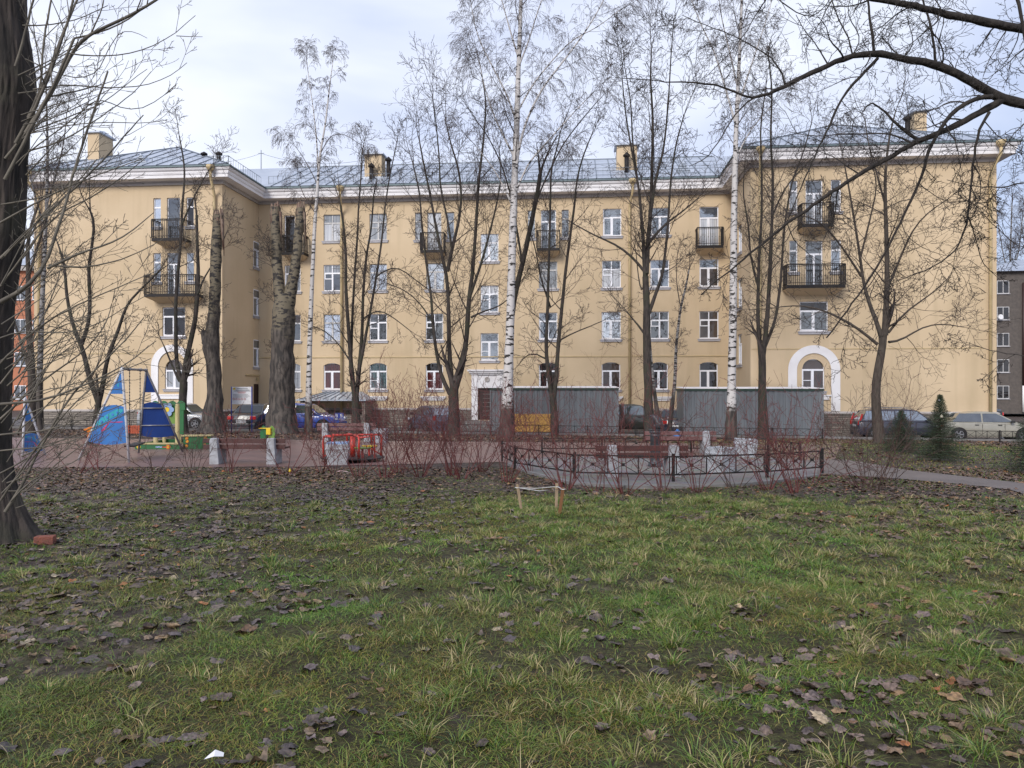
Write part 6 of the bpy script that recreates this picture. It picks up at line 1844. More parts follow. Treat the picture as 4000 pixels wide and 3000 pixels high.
bushes = [
    (100, 1850, .9, 1.0, 7, 'brownstem', 'thin bush in front of the small left swing'), (300, 1850, 1.0, 1.1, 7, 'redstem', 'loose bush left of the big swing legs'), (395, 1835, .8, 1.2, 6, 'redstem', 'small loose bush at the foot of the big swing'),
    (606, 1845, .8, 1.1, 7, 'brownstem', 'low brown bush right of the big swing'), (752, 1855, .9, .9, 8, 'brownstem', 'brown bush just left of the near playground bench'),
    (902, 1850, 1.5, .8, 7, 'redstem', 'tall loose bush in front of the near playground bench'), (1120, 1855, 1.2, .9, 7, 'redstem', 'bush at the right end of the near playground bench'),
    (1255, 1845, 1.3, .8, 8, 'redstem', 'bush before the grey litter bin'), (1310, 1852, 1.0, .9, 6, 'redstem', 'low bush between litter bin and roundabout'), (1400, 1862, 1.5, .8, 10, 'redstem', 'bush before the roundabout platform'), (1505, 1868, 1.75, .7, 12, 'redstem', 'tall dense bush right of the roundabout'),
    (1560, 1850, 1.6, .8, 10, 'redstem', 'bush before the parked grey hatchback'), (1640, 1862, 1.7, .8, 12, 'redstem', 'dense bush left of the entrance tree'), (1660, 1830, 1.3, .9, 8, 'redstem', 'half hidden bush behind the dense entrance bushes'), (1765, 1858, 1.7, .8, 12, 'redstem', 'dense bush in front of the entrance tree'),
    (1800, 1872, 1.4, .9, 10, 'redstem', 'bush right in front of the entrance steps'), (1880, 1845, 1.6, .8, 12, 'redstem', 'tall bush in front of the brown entrance door'), (1985, 1885, 1.5, .9, 11, 'redstem', 'bush at the left corner of the iron fence'),
    (2075, 1850, 1.2, .9, 7, 'redstem', 'bush inside the left corner of the iron fence'), (2215, 1916, 1.7, .75, 14, 'redstem', 'dense bush behind the tied stakes'), (2330, 1925, 1.1, 1.0, 7, 'redstem', 'sparse bush right of the tied stakes'), (2440, 1930, 1.3, 1.0, 10, 'redstem', 'bush in front of the statue'),
    (2590, 1915, 1.8, .7, 8, 'redstem', 'tall bright bush before the fenced bench'), (2720, 1922, 1.3, .9, 9, 'redstem', 'bush before the fenced concrete bin'), (2870, 1905, 1.2, .9, 9, 'brownstem', 'brown bush by the right fence panels'), (3000, 1915, 1.5, .9, 11, 'redstem', 'bush in front of the three stemmed tree'),
    (3110, 1925, 1.4, 1.0, 12, 'redstem', 'dense bush near the right corner of the iron fence'), (3160, 1890, 1.3, 1.0, 9, 'redstem', 'bush at the right corner post of the iron fence'), (3370, 1905, 1.5, 1.0, 10, 'brownstem', 'brown bush beside the footpath'), (3420, 1912, 1.6, .9, 10, 'brownstem', 'taller brown bush before the spreading tree'), (3480, 1880, 1.2, 1.0, 8, 'brownstem', 'bush on the far verge of the footpath bend'),
]
for i, (px, py, h, sp, ns, m_, lab) in enumerate(bushes):
    shrub(px, py, h, sp * .8, ns, M[m_], lab, 1.0)
# a few taller free shoots behind the shrubs, in the far strip
for (px, py, h, lab) in ((1560, 1700, 2.6, 'tall bare sapling before the fourth ground floor window'), (2330, 1706, 3.4, 'tall red sapling arching in front of the first grey shed'), (3530, 1735, 2.4, 'twiggy bush rising behind the left spruce'), (2400, 1700, 1.6, 'small bare bush beside the green estate car'), (1215, 1692, 1.6, 'small bare bush beside the blue car')):
    shrub(px, py, h, .55, 8, M['redstem' if px in (2330, 1560) else 'brownstem'], lab, 1.2)

# ------------------------------------------------------------ spruces
M['needle'] = mat('dark_spruce_needles', (0.016, 0.032, 0.014), (0.034, 0.060, 0.024), scale=3, rough=0.6)
M['sprucewood'] = mat('spruce_wood', (0.05, 0.035, 0.025), rough=0.9)
def spruce(px, py, h, w_, label, seed):
    f = gp(px, py); root = empty('spruce_tree', f, 0, label, 'spruce', 'young spruces by the footpath')
    rg = np.random.default_rng(seed); L = Lines()
    L.add([(f.x, f.y, f.z - .05), (f.x, f.y, f.z + h * .6), (f.x, f.y, f.z + h)], [.035, .02, .006])
    SP = []; TT = []
    nb = int(150 * h)
    for i in range(nb):
        t = (i + rg.uniform(0, 1)) / nb; z = h * (0.03 + 0.94 * t); a = i * 2.4 + rg.uniform(-.3, .3)
        ln = w_ / 2 * (1 - t) ** 1.15 * rg.uniform(.6, 1.15) + .035
        n = 7; pts = []
        for k in range(n + 1):
            s = k / n; pts.append((f.x + math.cos(a) * ln * s, f.y + math.sin(a) * ln * s, f.z + z + ln * ((0.18 + .7 * t * t) * s - 0.42 * s * s + 0.25 * s ** 3) + .02))
        L.add(pts, [.007 * (1 - .8 * k / n) + .001 for k in range(n + 1)])
        for k in range(1, n + 1):
            for side in (-1, 1):
                b = a + side * rg.uniform(.6, 1.0); sl_ = ln * .36 * (1 - .55 * k / n) + .03
                e_ = (pts[k][0] + math.cos(b) * sl_, pts[k][1] + math.sin(b) * sl_, pts[k][2] - sl_ * .2)
                SP.append(pts[k]); TT.append(e_)
            SP.append(pts[k - 1]); TT.append(pts[k])
    L.mesh('trunk', M['sprucewood'], root, 4, tuple(f))
    SP = np.array(SP); TT = np.array(TT); D = TT - SP; Ln = np.linalg.norm(D, axis=1)
    cnt = np.maximum(3, (Ln / 0.011).astype(int)); idx = np.repeat(np.arange(len(SP)), cnt); n = len(idx)
    s = rg.uniform(0, 1, n)[:, None]; P = SP[idx] + D[idx] * s
    T_ = D[idx] / Ln[idx][:, None]; Rv = rg.normal(0, 1, (n, 3)); Rv -= T_ * (Rv * T_).sum(1)[:, None]; Rv /= np.linalg.norm(Rv, axis=1)[:, None]
    nd = (T_ * .75 + Rv * .8); nd /= np.linalg.norm(nd, axis=1)[:, None]
    sd_ = np.cross(nd, rg.normal(0, 1, (n, 3))); sd_ /= np.linalg.norm(sd_, axis=1)[:, None]
    nl = rg.uniform(.018, .032, n)[:, None]; nw = .0035
    V_ = np.stack([P - sd_ * nw, P + sd_ * nw, P + nd * nl], 1).reshape(-1, 3) - np.array(tuple(f))
    np_mesh('needles', V_, np.arange(len(V_)).reshape(-1, 3), M['needle'], root, nper=3)
    return f
F1 = spruce(3520, 1768, 1.3, 1.7, 'dark squat spruce left of the decorated one', 1)
F2 = spruce(3672, 1802, 1.78, 1.5, 'pointed young spruce decorated with pale baubles', 2)
F3 = spruce(4050, 1850, 1.75, 1.5, 'spruce cut by the right picture edge', 3)
def bauble(px, py, d, r_, label, m_='white'):
    p = ray(px, py, d); b = MB(); k = 12
    b.lathe([(r_ * math.sin(math.pi * (i + .15) / 8.3), -r_ * math.cos(math.pi * (i + .15) / 8.3)) for i in range(9)], (0, 0, 0), k)
    b.tube([(0, 0, r_), (0, 0, r_ + .02)], .006, 6)
    o = b.build('bauble', M[m_]); o.location = p
    tag(o, label, 'bauble', 'baubles on the spruce')
M['bauble'] = mat('cream_bauble', (0.60, 0.55, 0.42), rough=0.3, coat=.5)
bauble(3678, 1627, F2.y - .16, .040, 'cream bauble hanging midway up the pointed spruce', 'bauble')
bauble(3669, 1564, F2.y - .05, .028, 'small silver bauble near the tip of the pointed spruce', 'rim')
# ------------------------------------------------------------ cars
def car(kind, loc, rz, label, pm, glassm='g_car', L=4.4, W=1.74, H=1.44, plate=True, rack=False, tint=None):
    root = empty('parked_car', loc, rz, label, 'car', 'cars parked in front of the building')
    wr_ = 0.31 if kind != 'suv' else 0.35
    zc = 0.20 if kind != 'suv' else 0.27
    belt = {'sedan': .90, 'hatch': .94, 'suv': 1.06, 'wagon': .93, 'van': 1.0, 'wedge': .90}[kind]
    # (x, top z, half width) along the lower body
    h = L / 2; hw = W / 2
    if kind == 'sedan':
        st = [(-h, .62, .78), (-h + .06, .86, .84), (-h + .35, belt + .06, .95), (-h + 1.0, belt + .03, 1), (-.3, belt, 1), (h - 1.35, belt - .02, 1), (h - .7, .78, .97), (h - .22, .70, .86), (h - .04, .58, .72), (h, .50, .66)]
        cab = [(-h + .72, belt + .02), (-h + 1.35, H - .05), (-h + 1.8, H), (.15, H), (.62, H - .08), (h - 1.12, belt - .03)]
    elif kind == 'wedge':
        st = [(-h, .62, .78), (-h + .06, .88, .84), (-h + .35, belt + .08, .95), (-h + 1.0, belt + .04, 1), (-.3, belt - .01, 1), (h - 1.2, belt - .07, 1), (h - .6, .76, .96), (h - .2, .66, .84), (h - .04, .54, .70), (h, .46, .62)]
        cab = [(-h + .42, belt + .06), (-h + 1.15, H - .10), (-h + 1.65, H - .01), (-.15, H), (.30, H - .07), (h - .80, belt - .12)]
    elif kind == 'hatch':
        st = [(-h, .62, .84), (-h + .04, .90, .90), (-h + .25, belt, .96), (-h + 1.0, belt, 1), (0, belt - .01, 1), (h - 1.25, belt - .03, 1), (h - .6, .80, .96), (h - .2, .72, .86), (h - .03, .58, .74), (h, .50, .68)]
        cab = [(-h + .05, belt - .02), (-h + .42, H - .12), (-h + .8, H - .02), (-.2, H), (.35, H - .07), (h - 1.05, belt - .03)]
    elif kind == 'wagon':
        st = [(-h, .62, .84), (-h + .04, .92, .92), (-h + .3, belt, .97), (-h + 1.2, belt, 1), (0, belt - .01, 1), (h - 1.3, belt - .03, 1), (h - .6, .80, .96), (h - .2, .70, .86), (h - .03, .56, .72), (h, .48, .66)]
        cab = [(-h + .06, belt - .02), (-h + .5, H - .08), (-h + .9, H), (.1, H), (.55, H - .07), (h - 1.05, belt - .03)]
    else:
        st = [(-h, .66, .88), (-h + .03, 1.0, .93), (-h + .2, belt, .97), (-h + 1.0, belt, 1), (0, belt, 1), (h - 1.2, belt - .02, 1), (h - .5, .95, .96), (h - .15, .88, .90), (h - .02, .70, .82), (h, .55, .78)]
        cab = [(-h + .04, belt - .02), (-h + .28, H - .14), (-h + .6, H - .01), (-.1, H), (.35, H - .08), (h - 1.15, belt - .02)]
    n = len(st); body = MB(); vs = []; fs = []
    sec = lambda x, zt, w_: [(x, -w_ * hw * .90, zc), (x, -w_ * hw * .985, zc + .14), (x, -w_ * hw, zc + (zt - zc) * .55), (x, -w_ * hw * .965, zt - .07), (x, -w_ * hw * .88, zt), (x, 0, zt + .025), (x, w_ * hw * .88, zt), (x, w_ * hw * .965, zt - .07), (x, w_ * hw, zc + (zt - zc) * .55), (x, w_ * hw * .985, zc + .14), (x, w_ * hw * .90, zc)]
    for x, zt, w_ in st: vs += sec(x, zt, w_)
    for i in range(n - 1):
        for j in range(10): fs.append((i * 11 + j, i * 11 + j + 1, (i + 1) * 11 + j + 1, (i + 1) * 11 + j))
        fs.append((i * 11 + 10, i * 11, (i + 1) * 11, (i + 1) * 11 + 10))
    fs.append(tuple(range(11))); fs.append(tuple(reversed(range((n - 1) * 11, n * 11))))
    body.add(vs, fs, True)
    # cabin
    wb, wt = hw * .93, hw * .72
    def cw(z): t = (z - belt) / (H - belt); return wb + (wt - wb) * max(0, t)
    cv = []
    for x, z in cab: cv += [(x, -cw(z), z), (x, cw(z), z)]
    m = len(cab); cf = [(2 * i, 2 * i + 1, 2 * i + 3, 2 * i + 2) for i in range(m - 1)]
    cf.append(tuple(2 * i for i in range(m))); cf.append(tuple(2 * i + 1 for i in reversed(range(m))))
    body.add(cv, cf)
    bo = body.build('body', pm, root)
    bv = bo.modifiers.new('edge', 'BEVEL'); bv.width = .025; bv.segments = 2; bv.limit_method = 'ANGLE'; bv.angle_limit = R(35)
    # glazing slightly proud of the cabin shell
    x0, z0 = cab[0]; x1, z1 = cab[1]; xe, ze = cab[-1]; xd, zd = cab[-2]
    e = .012
    def lerp(a, b, t): return a + (b - a) * t
    def ends(xa, za, xb, zb, name, outx):
        g_ = MB(); t0, t1 = .12, .90
        pa = (lerp(xa, xb, t0) + outx, lerp(za, zb, t0) + e); pb = (lerp(xa, xb, t1) + outx, lerp(za, zb, t1) + e)
        g_.add([(pa[0], -cw(pa[1]) * .90, pa[1]), (pa[0], cw(pa[1]) * .90, pa[1]), (pb[0], cw(pb[1]) * .90, pb[1]), (pb[0], -cw(pb[1]) * .90, pb[1])], [(0, 1, 2, 3)])
        g_.build(name, M[glassm], root)
    ends(xe, ze, xd, zd, 'windscreen', .02); ends(x0, z0, x1, z1, 'rear_window', -.02)
    zb_, zt_ = belt + .045, H - .10
    def xr(z): return lerp(x0, x1, (z - z0) / (z1 - z0)) + .12 if z < z1 else x1 + .1
    def xf(z): return lerp(xe, xd, (z - ze) / (zd - ze)) - .10
    xm = [-.02 if kind != 'hatch' else 0.0]
    splits = [xr(zb_) + .05, (xr(zb_) + xf(zb_)) / 2 - .05, None]
    for sgn in (-1, 1):
        for part in (0, 1):
            g_ = MB()
            xa_b = xr(zb_) if part == 0 else splits[1] + .05; xa_t = max(xr(zt_), xa_b + (0.0 if part else .22)) if part == 0 else xa_b
            xb_b = splits[1] - .03 if part == 0 else xf(zb_) - .03; xb_t = xb_b if part == 0 else min(xf(zt_), xb_b)
            if part == 0: xa_t = xr(zb_) + (.34 if kind in ('sedan', 'wedge') else .16)
            g_.add([(xa_b, sgn * (cw(zb_) + e), zb_), (xb_b, sgn * (cw(zb_) + e), zb_), (xb_t, sgn * (cw(zt_) + e), zt_), (xa_t, sgn * (cw(zt_) + e), zt_)], [(0, 1, 2, 3)])
            g_.build('side_window', M[glassm], root)
    # wheels and arches
    for sx_ in (-1, 1):
        for sy in (-1, 1):
            wx = (h - .82) if sx_ > 0 else (-h + .80)
            mm = Matrix.Translation((wx, sy * (hw - .10), wr_)) @ Matrix.Rotation(R(90), 4, 'X')
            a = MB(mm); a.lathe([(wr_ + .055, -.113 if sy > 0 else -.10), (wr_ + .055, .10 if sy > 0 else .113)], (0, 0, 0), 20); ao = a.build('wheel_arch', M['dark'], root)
            w_ = MB(mm); w_.lathe([(wr_ * .66, -.135), (wr_ * .95, -.13), (wr_, -.09), (wr_, .09), (wr_ * .95, .13), (wr_ * .66, .135)], (0, 0, 0), 22)
            wo = w_.build('wheel', M['tyre'], root)
            rm_ = MB(mm); 
            for q in range(5):
                an_ = q * 6.283 / 5
                rm_.bar((0, 0, -sy * .139), (math.cos(an_) * wr_ * .6, math.sin(an_) * wr_ * .6, -sy * .139), .06, .012, up=(0, 0, 1))
            rm_.lathe([(wr_ * .64, -.137), (wr_ * .64, .137), (wr_ * .54, .128)], (0, 0, 0), 18) if False else rm_.lathe([(wr_ * .16, -sy * .150), (wr_ * .16, -sy * .137)], (0, 0, 0), 10)
            for q in range(20):
                a0_, a1_ = q * 6.283 / 20, (q + 1) * 6.283 / 20
                rm_.bar((math.cos(a0_) * wr_ * .62, math.sin(a0_) * wr_ * .62, -sy * .138), (math.cos(a1_) * wr_ * .62, math.sin(a1_) * wr_ * .62, -sy * .138), .022, .014)
            rm_.build('rim', M['rim'], wo)
    # lights, bumpers, trim
    for sy in (-1, 1):
        t = MB()
        if kind in ('suv', 'wagon', 'hatch'):
            t.box(-h - .012, -h + .10, sy * hw * .80 - .10 * (sy > 0) , sy * hw * .80 + .10 * (sy < 0) + .06 * sy, belt - .22, belt + .0)
            if tint == 'tall': t.prism([(-h + .03, belt + .02), (-h + .12, belt + .02), (-h + .24, H - .26), (-h + .15, H - .24)], sy * cw(H - .45) - .04, sy * cw(H - .45) + .04)
        else:
            t.box(-h - .014, -h + .10, sy * hw * .52, sy * hw * .86, .66, .84)
        t.build('taillight', M['redlamp'], root, bevel=.01)
        f_ = MB(); zh = .62 if kind != 'suv' else .82
        f_.box(h - .30, h - .02, sy * hw * .48, sy * hw * .84, zh, zh + .14); f_.build('headlight', M['lamp'], root, bevel=.02)
        mi = MB(); mi.box(h - 1.42, h - 1.26, sy * (hw + .02), sy * (hw + .20), belt + .02, belt + .14); mi.build('mirror', M['plastic'], root, bevel=.02)
        hd = MB()
        for hx in (splits[1] - .25, splits[1] + .78): hd.box(hx - .09, hx + .09, sy * (hw * .99), sy * (hw + .02), belt - .12, belt - .085)
        hd.build('door_handle', M['plastic'], root)
        ds = MB()
        for hx in (splits[1], splits[1] + 1.0, xr(zb_) + .05): ds.box(hx - .006, hx + .006, sy * hw * .985, sy * (hw + .006), zc + .16, belt - .05)
        ds.build('door_seam', M['dark'], root)
    for nm_, bx in (('rear_bumper', (-h - .03, -h + .10, -hw * .82, hw * .82, .30, .46)), ('front_bumper', (h - .12, h + .03, -hw * .74, hw * .74, .26, .42))):
        bm_ = MB(); bm_.box(*bx); bm_.build(nm_, M['plastic'] if kind in ('suv',) else pm, root, bevel=.02)
    if plate:
        p_ = MB(); p_.box(-h - .036, -h - .012, -.26, .26, .50 if kind == 'sedan' else .62, .61 if kind == 'sedan' else .73); po_ = p_.build('number_plate', M['white'], root)
        q_ = MB()
        zb2 = .50 if kind == 'sedan' else .62
        for k_ in range(7):
            if k_ == 3: continue
            q_.box(-h - .039, -h - .0365, -.20 + k_ * .065, -.165 + k_ * .065, zb2 + .03, zb2 + .08)
        q_.build('plate_lettering', M['ink'], po_)
    if rack:
        r_ = MB()
        for sy in (-1, 1): r_.tube([(-h + .6, sy * (wt - .05), H + .005), (-h + .75, sy * (wt - .04), H + .06), (.2, sy * (wt - .04), H + .06), (.4, sy * (wt - .05), H - .02)], .018, 6)
        r_.build('roof_rail', M['greymetal'], root)
    return root
P_silver = paint('silver_car_paint', (0.33, 0.34, 0.36)); P_beige = paint('pale_gold_car_paint', (0.30, 0.285, 0.24)); P_blue = paint('bright_blue_car_paint', (0.025, 0.075, 0.40))
P_black = paint('black_car_paint', (0.018, 0.019, 0.024)); P_dgrey = paint('dark_grey_car_paint', (0.045, 0.05, 0.06)); P_olive = paint('dark_olive_car_paint', (0.025, 0.026, 0.020))
P_navy = paint('navy_car_paint', (0.014, 0.016, 0.035)); P_plum = paint('dark_violet_grey_car_paint', (0.038, 0.038, 0.060)); P_slate = paint('slate_blue_car_paint', (0.075, 0.10, 0.15))
FA = -TH
def at(px, d): return gd(px, d)
car('wagon', at(706, 42.5), FA, 'silver grey hatchback half hidden behind the flower panel and a trunk', P_silver, 'g_carlit', L=4.2)
car('sedan', at(1010, 41.2), R(86), 'dark sedan seen from behind next to the information board', P_dgrey, L=4.4)
car('hatch', at(1190, 40.5), FA, 'bright blue hatchback behind the massive two armed trunk', P_blue, 'g_carlit', L=4.2, H=1.48)
car('hatch', at(1690, 41.5), R(118), 'slate grey hatchback with pale blue rear window left of the entrance', P_slate, 'g_blue', L=3.9, H=1.46, plate=False)
car('suv', at(2482, 44.5), FA, 'dark olive off roader with tall red tail light between the two sheds', P_olive, 'g_carlit', L=4.1, H=1.70, plate=False)
car('sedan', at(2632, 45.0), R(80), 'navy saloon seen from behind beside the second shed', P_navy, L=4.5)
car('wagon', at(3520, 40.5), FA - R(3), 'dark violet grey estate with roof rails behind the squat spruce', P_plum, 'g_blue', L=4.7, H=1.55, rack=True, tint='tall')
car('wedge', at(3848, 39.0), FA - R(8), 'pale gold saloon parked in front of the right wing corner', P_beige, 'g_mid', L=4.5, W=1.75, H=1.46)
car('suv', (38.6, 62, g(38.6, 62)), R(60), 'black hatch with red tail lamp beyond the building corner', P_black, L=4.2, H=1.55, plate=False, tint='tall')

# ------------------------------------------------------------ grey sheet metal sheds
def shed(p0, p1, d, h, dep, label, ribs=0.14):
    a, b = gd(p0, d), gd(p1, d - (p1 - p0) / F * d * math.tan(TH) * .5)
    L = (Vector((b.x, b.y, 0)) - Vector((a.x, a.y, 0))).length
    root = empty('metal_shed', (a.x, a.y, min(a.z, b.z)), math.atan2(b.y - a.y, b.x - a.x), label, 'shed', 'grey metal sheds on the parking lane')
    n = int(L / ribs / 2)
    pts = []
    for i in range(n):
        x = L * i / n; s = L / n
        pts += [(x, 0), (x + s * .25, 0), (x + s * .35, .035), (x + s * .85, .035), (x + s * .95, 0)]
    pts.append((L, 0))
    m_ = MB(); vs = []; fs = []
    for x, y in pts: vs += [(x, -y, .06), (x, -y, h)]
    for i in range(len(pts) - 1): fs.append((2 * i, 2 * i + 2, 2 * i + 3, 2 * i + 1))
    m_.add(vs, fs)
    m_.box(0.002, L - .002, .01, dep, .06, h)
    m_.build('corrugated_wall', M['shed'], root)
    t = MB(); t.box(-.04, L + .04, -.075, dep + .04, h + .002, h + .12); t.build('eaves_strip', M['shedtop'], root)
    r_ = MB(); r_.add([(-.06, -.10, h + .123), (L + .06, -.10, h + .123), (L + .06, dep + .06, h + .20), (-.06, dep + .06, h + .20), (-.06, -.10, h + .15), (L + .06, -.10, h + .15), (L + .06, dep + .06, h + .23), (-.06, dep + .06, h + .23)], [(0, 1, 5, 4), (1, 2, 6, 5), (2, 3, 7, 6), (3, 0, 4, 7), (4, 5, 6, 7), (3, 2, 1, 0)])
    r_.build('roof', M['trim'], root)
    c_ = MB(); c_.box(-.03, .05, -.06, .0, .04, h - .002); c_.box(L - .05, L + .03, -.06, .0, .04, h - .002); c_.box(.052, L - .052, -.055, -.036, .0, .08); c_.build('corner_strip', M['shed'], root)
    return root
shed(1916, 2414, 41.5, 2.38, 2.4, 'long grey corrugated shed right of the entrance')
shed(2672, 3214, 41.0, 2.45, 2.4, 'grey green corrugated shed behind the white birch')

# ------------------------------------------------------------ timber crate
def crate():
    f = gd(2000, 40.3); root = empty('timber_crate', (f.x, f.y, f.z), FA, 'raw yellow timber crate leaning along the first grey shed', 'crate')
    L, h, dp = 2.0, 1.02, .8
    m_ = MB()
    for i in range(13):
        x = L * i / 13; m_.box(x + .01, x + L / 13 - .012, 0, .03, .08 + rnd(0, .02), h - rnd(0, .04))
    for k_ in (.12, h * .5, h - .14): m_.box(0, L, -.035, -.002, k_, k_ + .10)
    m_.build('front_boards', M['crate'], root)
    s_ = MB()
    for x in (0, L - .04):
        for i in range(5): s_.box(x, x + .04, .032 + i * .16, .17 + i * .16, .08, h - .03)
    for i in range(13):
        x = L * i / 13; s_.box(x + .01, x + L / 13 - .012, dp + .03, dp + .06, .08, h)
    for i in range(5): s_.box(.045, L - .045, .05 + i * .16, .19 + i * .16, .10, .13)
    s_.build('side_boards', M['crate'], root)
    p_ = MB()
    for x in (.1, L / 2, L - .2): p_.box(x, x + .1, .035, dp, 0, .078)
    p_.build('skids', M['crate'], root)
crate()

# ------------------------------------------------------------ low fences with crossed bars
def fence_run(pts, h, label, m_='black', panel=2.0, cell=None, pw=.05, t=.022, name='low_metal_fence', gap=.07, posts_extra=.0, boss=True, group=None):
    """pts: plan points; one fence thing with post and panel parts"""
    root = empty(name, (pts[0][0], pts[0][1], g(*pts[0])), 0, label, 'fence', group)
    o = Vector((pts[0][0], pts[0][1], g(*pts[0])))
    for i in range(len(pts) - 1):
        a, b = Vector(pts[i]), Vector(pts[i + 1]); L = (b - a).length; n = max(1, int(round(L / panel)))
        for k in range(n):
            p = a.lerp(b, k / n); q = a.lerp(b, (k + 1) / n)
            P_ = Vector((p.x, p.y, g(p.x, p.y))) - o; Q_ = Vector((q.x, q.y, g(q.x, q.y))) - o
            po_ = MB(); po_.bar(P_ + Vector((0, 0, -.1)), P_ + Vector((0, 0, h + posts_extra)), pw, pw, up=(0, 1, 0)); po_.build('post', M[m_], root)
            if i == len(pts) - 2 and k == n - 1:
                po_ = MB(); po_.bar(Q_ + Vector((0, 0, -.1)), Q_ + Vector((0, 0, h + posts_extra)), pw, pw, up=(0, 1, 0)); po_.build('post', M[m_], root)
            m2 = MB(); dv = (Q_ - P_); l2 = Vector((dv.x, dv.y, 0)).length; gp_ = gap / l2
            A = lambda s, z: P_ + dv * s + Vector((0, 0, z))
            zt, zb = h - .04, gap + .08
            m2.bar(A(gp_ * .3, zt), A(1 - gp_ * .3, zt), t, t * 1.3); m2.bar(A(gp_ * .3, zb), A(1 - gp_ * .3, zb), t, t * 1.3)
            nc = max(1, int(round(l2 / (cell or .62))))
            for c in range(nc + 1):
                s = gp_ + (1 - 2 * gp_) * c / nc
                m2.bar(A(s, zb), A(s, zt), t, t)
                if c < nc:
                    s1 = gp_ + (1 - 2 * gp_) * (c + 1) / nc
                    m2.bar(A(s, zb), A(s1, zt), t * .55, t * .55); m2.bar(A(s, zt), A(s1, zb), t * .55, t * .55)
                    if boss:
                        c_ = A((s + s1) / 2, (zt + zb) / 2); m2.box(c_.x - .035, c_.x + .035, c_.y - .014, c_.y + .014, c_.z - .03, c_.z + .03)
            m2.build('panel', M[m_], root)
    return root
fence_run([P2(1961, 1803), P2(2011, 1832), P2(2245, 1874), P2(2630, 1885), P2(2996, 1870), P2(3211, 1851)], .54, 'black iron fence with crossed bars along the near side of the paved square', panel=2.05, cell=.66, pw=.055, posts_extra=.02)
fence_run([P2(2117, 1771), P2(2352, 1771), P2(2700, 1770), P2(3000, 1775), P2(3125, 1800)], .50, 'black iron fence with crossed bars along the far side of the paved square', panel=1.9, cell=.62, pw=.055, posts_extra=.02)
fence_run([(-26, 37.8), (-15, 37.5), (-4.0, 37.3)], .52, 'low dark fence between the lawn strip and parked cars left of the entrance', panel=2.2, cell=.7, boss=False, t=.02, group='low fences along the parking lane')
fence_run([(-3.4, 37.3), (6, 37.2), (12.5, 36.9), (14.8, 36.6)], .52, 'low dark fence passing in front of both grey sheds', panel=2.2, cell=.55, boss=False, t=.02, group='low fences along the parking lane')
fence_run([(20.4, 35.6), (29, 35.2)], .55, 'low dark fence in front of the pale gold saloon', panel=2.2, cell=.6, boss=False, t=.02, group='low fences along the parking lane')

# ------------------------------------------------------------ benches and bins
def bench(p, rz, L, label, h=.66, m_='brown', back=True, post=.24, group='benches with concrete ends'):
    root = empty('park_bench', p, rz, label, 'bench', group)
    for s_ in (0, 1):
        x = .22 if s_ == 0 else L - .22 - .20
        e_ = MB(); e_.prism([(x, 0), (x + .24, 0), (x + .20, h * .7), (x + .19, h), (x + .02, h), (x, h * .9)], -.09, .07)
        e_.prism([(x, 0), (x + .22, 0), (x + .22, .38), (x, .38)], .072, .50)
        e_.build('concrete_end', M['concrete'], root, bevel=.015)
    for k_, z in enumerate((h - .13, h - .28)):
        b = MB(); b.box(0, L, .075, .115, z, z + .115); b.build('backrest_plank', M[m_], root, bevel=.006)
    for k_ in range(3):
        b = MB(); b.box(0, L, .15 + k_ * .13, .265 + k_ * .13, .383, .425); b.build('seat_plank', M[m_], root, bevel=.006)
    return root
p = gp(807, 1816)
bench((p.x - .16, p.y + .1, p.z), R(0), 2.06, 'brown plank bench nearest the lawn beside the swing')
p = gd(2330, 15.85)
bench((p.x, p.y, p.z + .02), R(1), 1.92, 'dark brown bench inside the iron fence in front of the statue', h=.66)
p = gd(1236, 28.6)
bench((p.x, p.y, p.z), R(0), 2.2, 'faded brown bench behind the red roundabout', h=.70, m_='oldbrown')
p = gd(2520, 23.2)
bench((p.x, p.y, p.z), R(-2), 2.15, 'faded bench behind the statue at the far side of the square', h=.70, m_='oldbrown')

def bin_(p, rz, w_, h, label, m_='concrete', liner=None, tilt=0):
    root = empty('litter_bin', p, rz, label, 'litter bin', 'square concrete litter bins')
    b = MB(Matrix.Rotation(tilt, 4, 'Y')); q = w_ / 2; t = w_ * .42
    pr = [(-t, 0), (t, 0), (q, h * .72), (q + .012, h * .74), (q + .012, h * .80), (q, h * .82), (q, h), (-q, h), (-q, h * .82), (-q - .012, h * .80), (-q - .012, h * .74), (-q, h * .72)]
    ring = [(t, .0), (q, h * .72), (q + .014, h * .74), (q + .014, h * .80), (q, h * .82), (q, h), (q - .05, h), (q - .06, h - .14)]
    vs = []; fs = []
    for r_, z in ring: vs += [(-r_, -r_, z), (r_, -r_, z), (r_, r_, z), (-r_, r_, z)]
    for i in range(len(ring) - 1):
        for j in range(4): fs.append((i * 4 + j, i * 4 + (j + 1) % 4, (i + 1) * 4 + (j + 1) % 4, (i + 1) * 4 + j))
    fs.append((0, 3, 2, 1)); fs.append(tuple((len(ring) - 1) * 4 + j for j in range(4)))
    b.add(vs, fs); b.build('concrete_box', M[m_], root, bevel=.012)
    if liner:
        l_ = MB(); l_.box(-q + .02, q - .02, -q + .02, q - .02, h + .002, h + .035); l_.build('liner_bag', M[liner], root)
    return root
p = gp(1310, 1818); bin_((p.x, p.y + .28, p.z), R(8), .55, .52, 'grey concrete litter bin with pale blue liner before the roundabout', 'concrete', 'petal')
p = gd(1441, 28.9); bin_((p.x, p.y, p.z), R(10), .36, .50, 'small white litter bin against the end of the far bench', 'whitecon')
p = gd(1489, 28.4); bin_((p.x, p.y, p.z), R(-6), .44, .52, 'rough white litter bin right of the roundabout', 'whitecon')
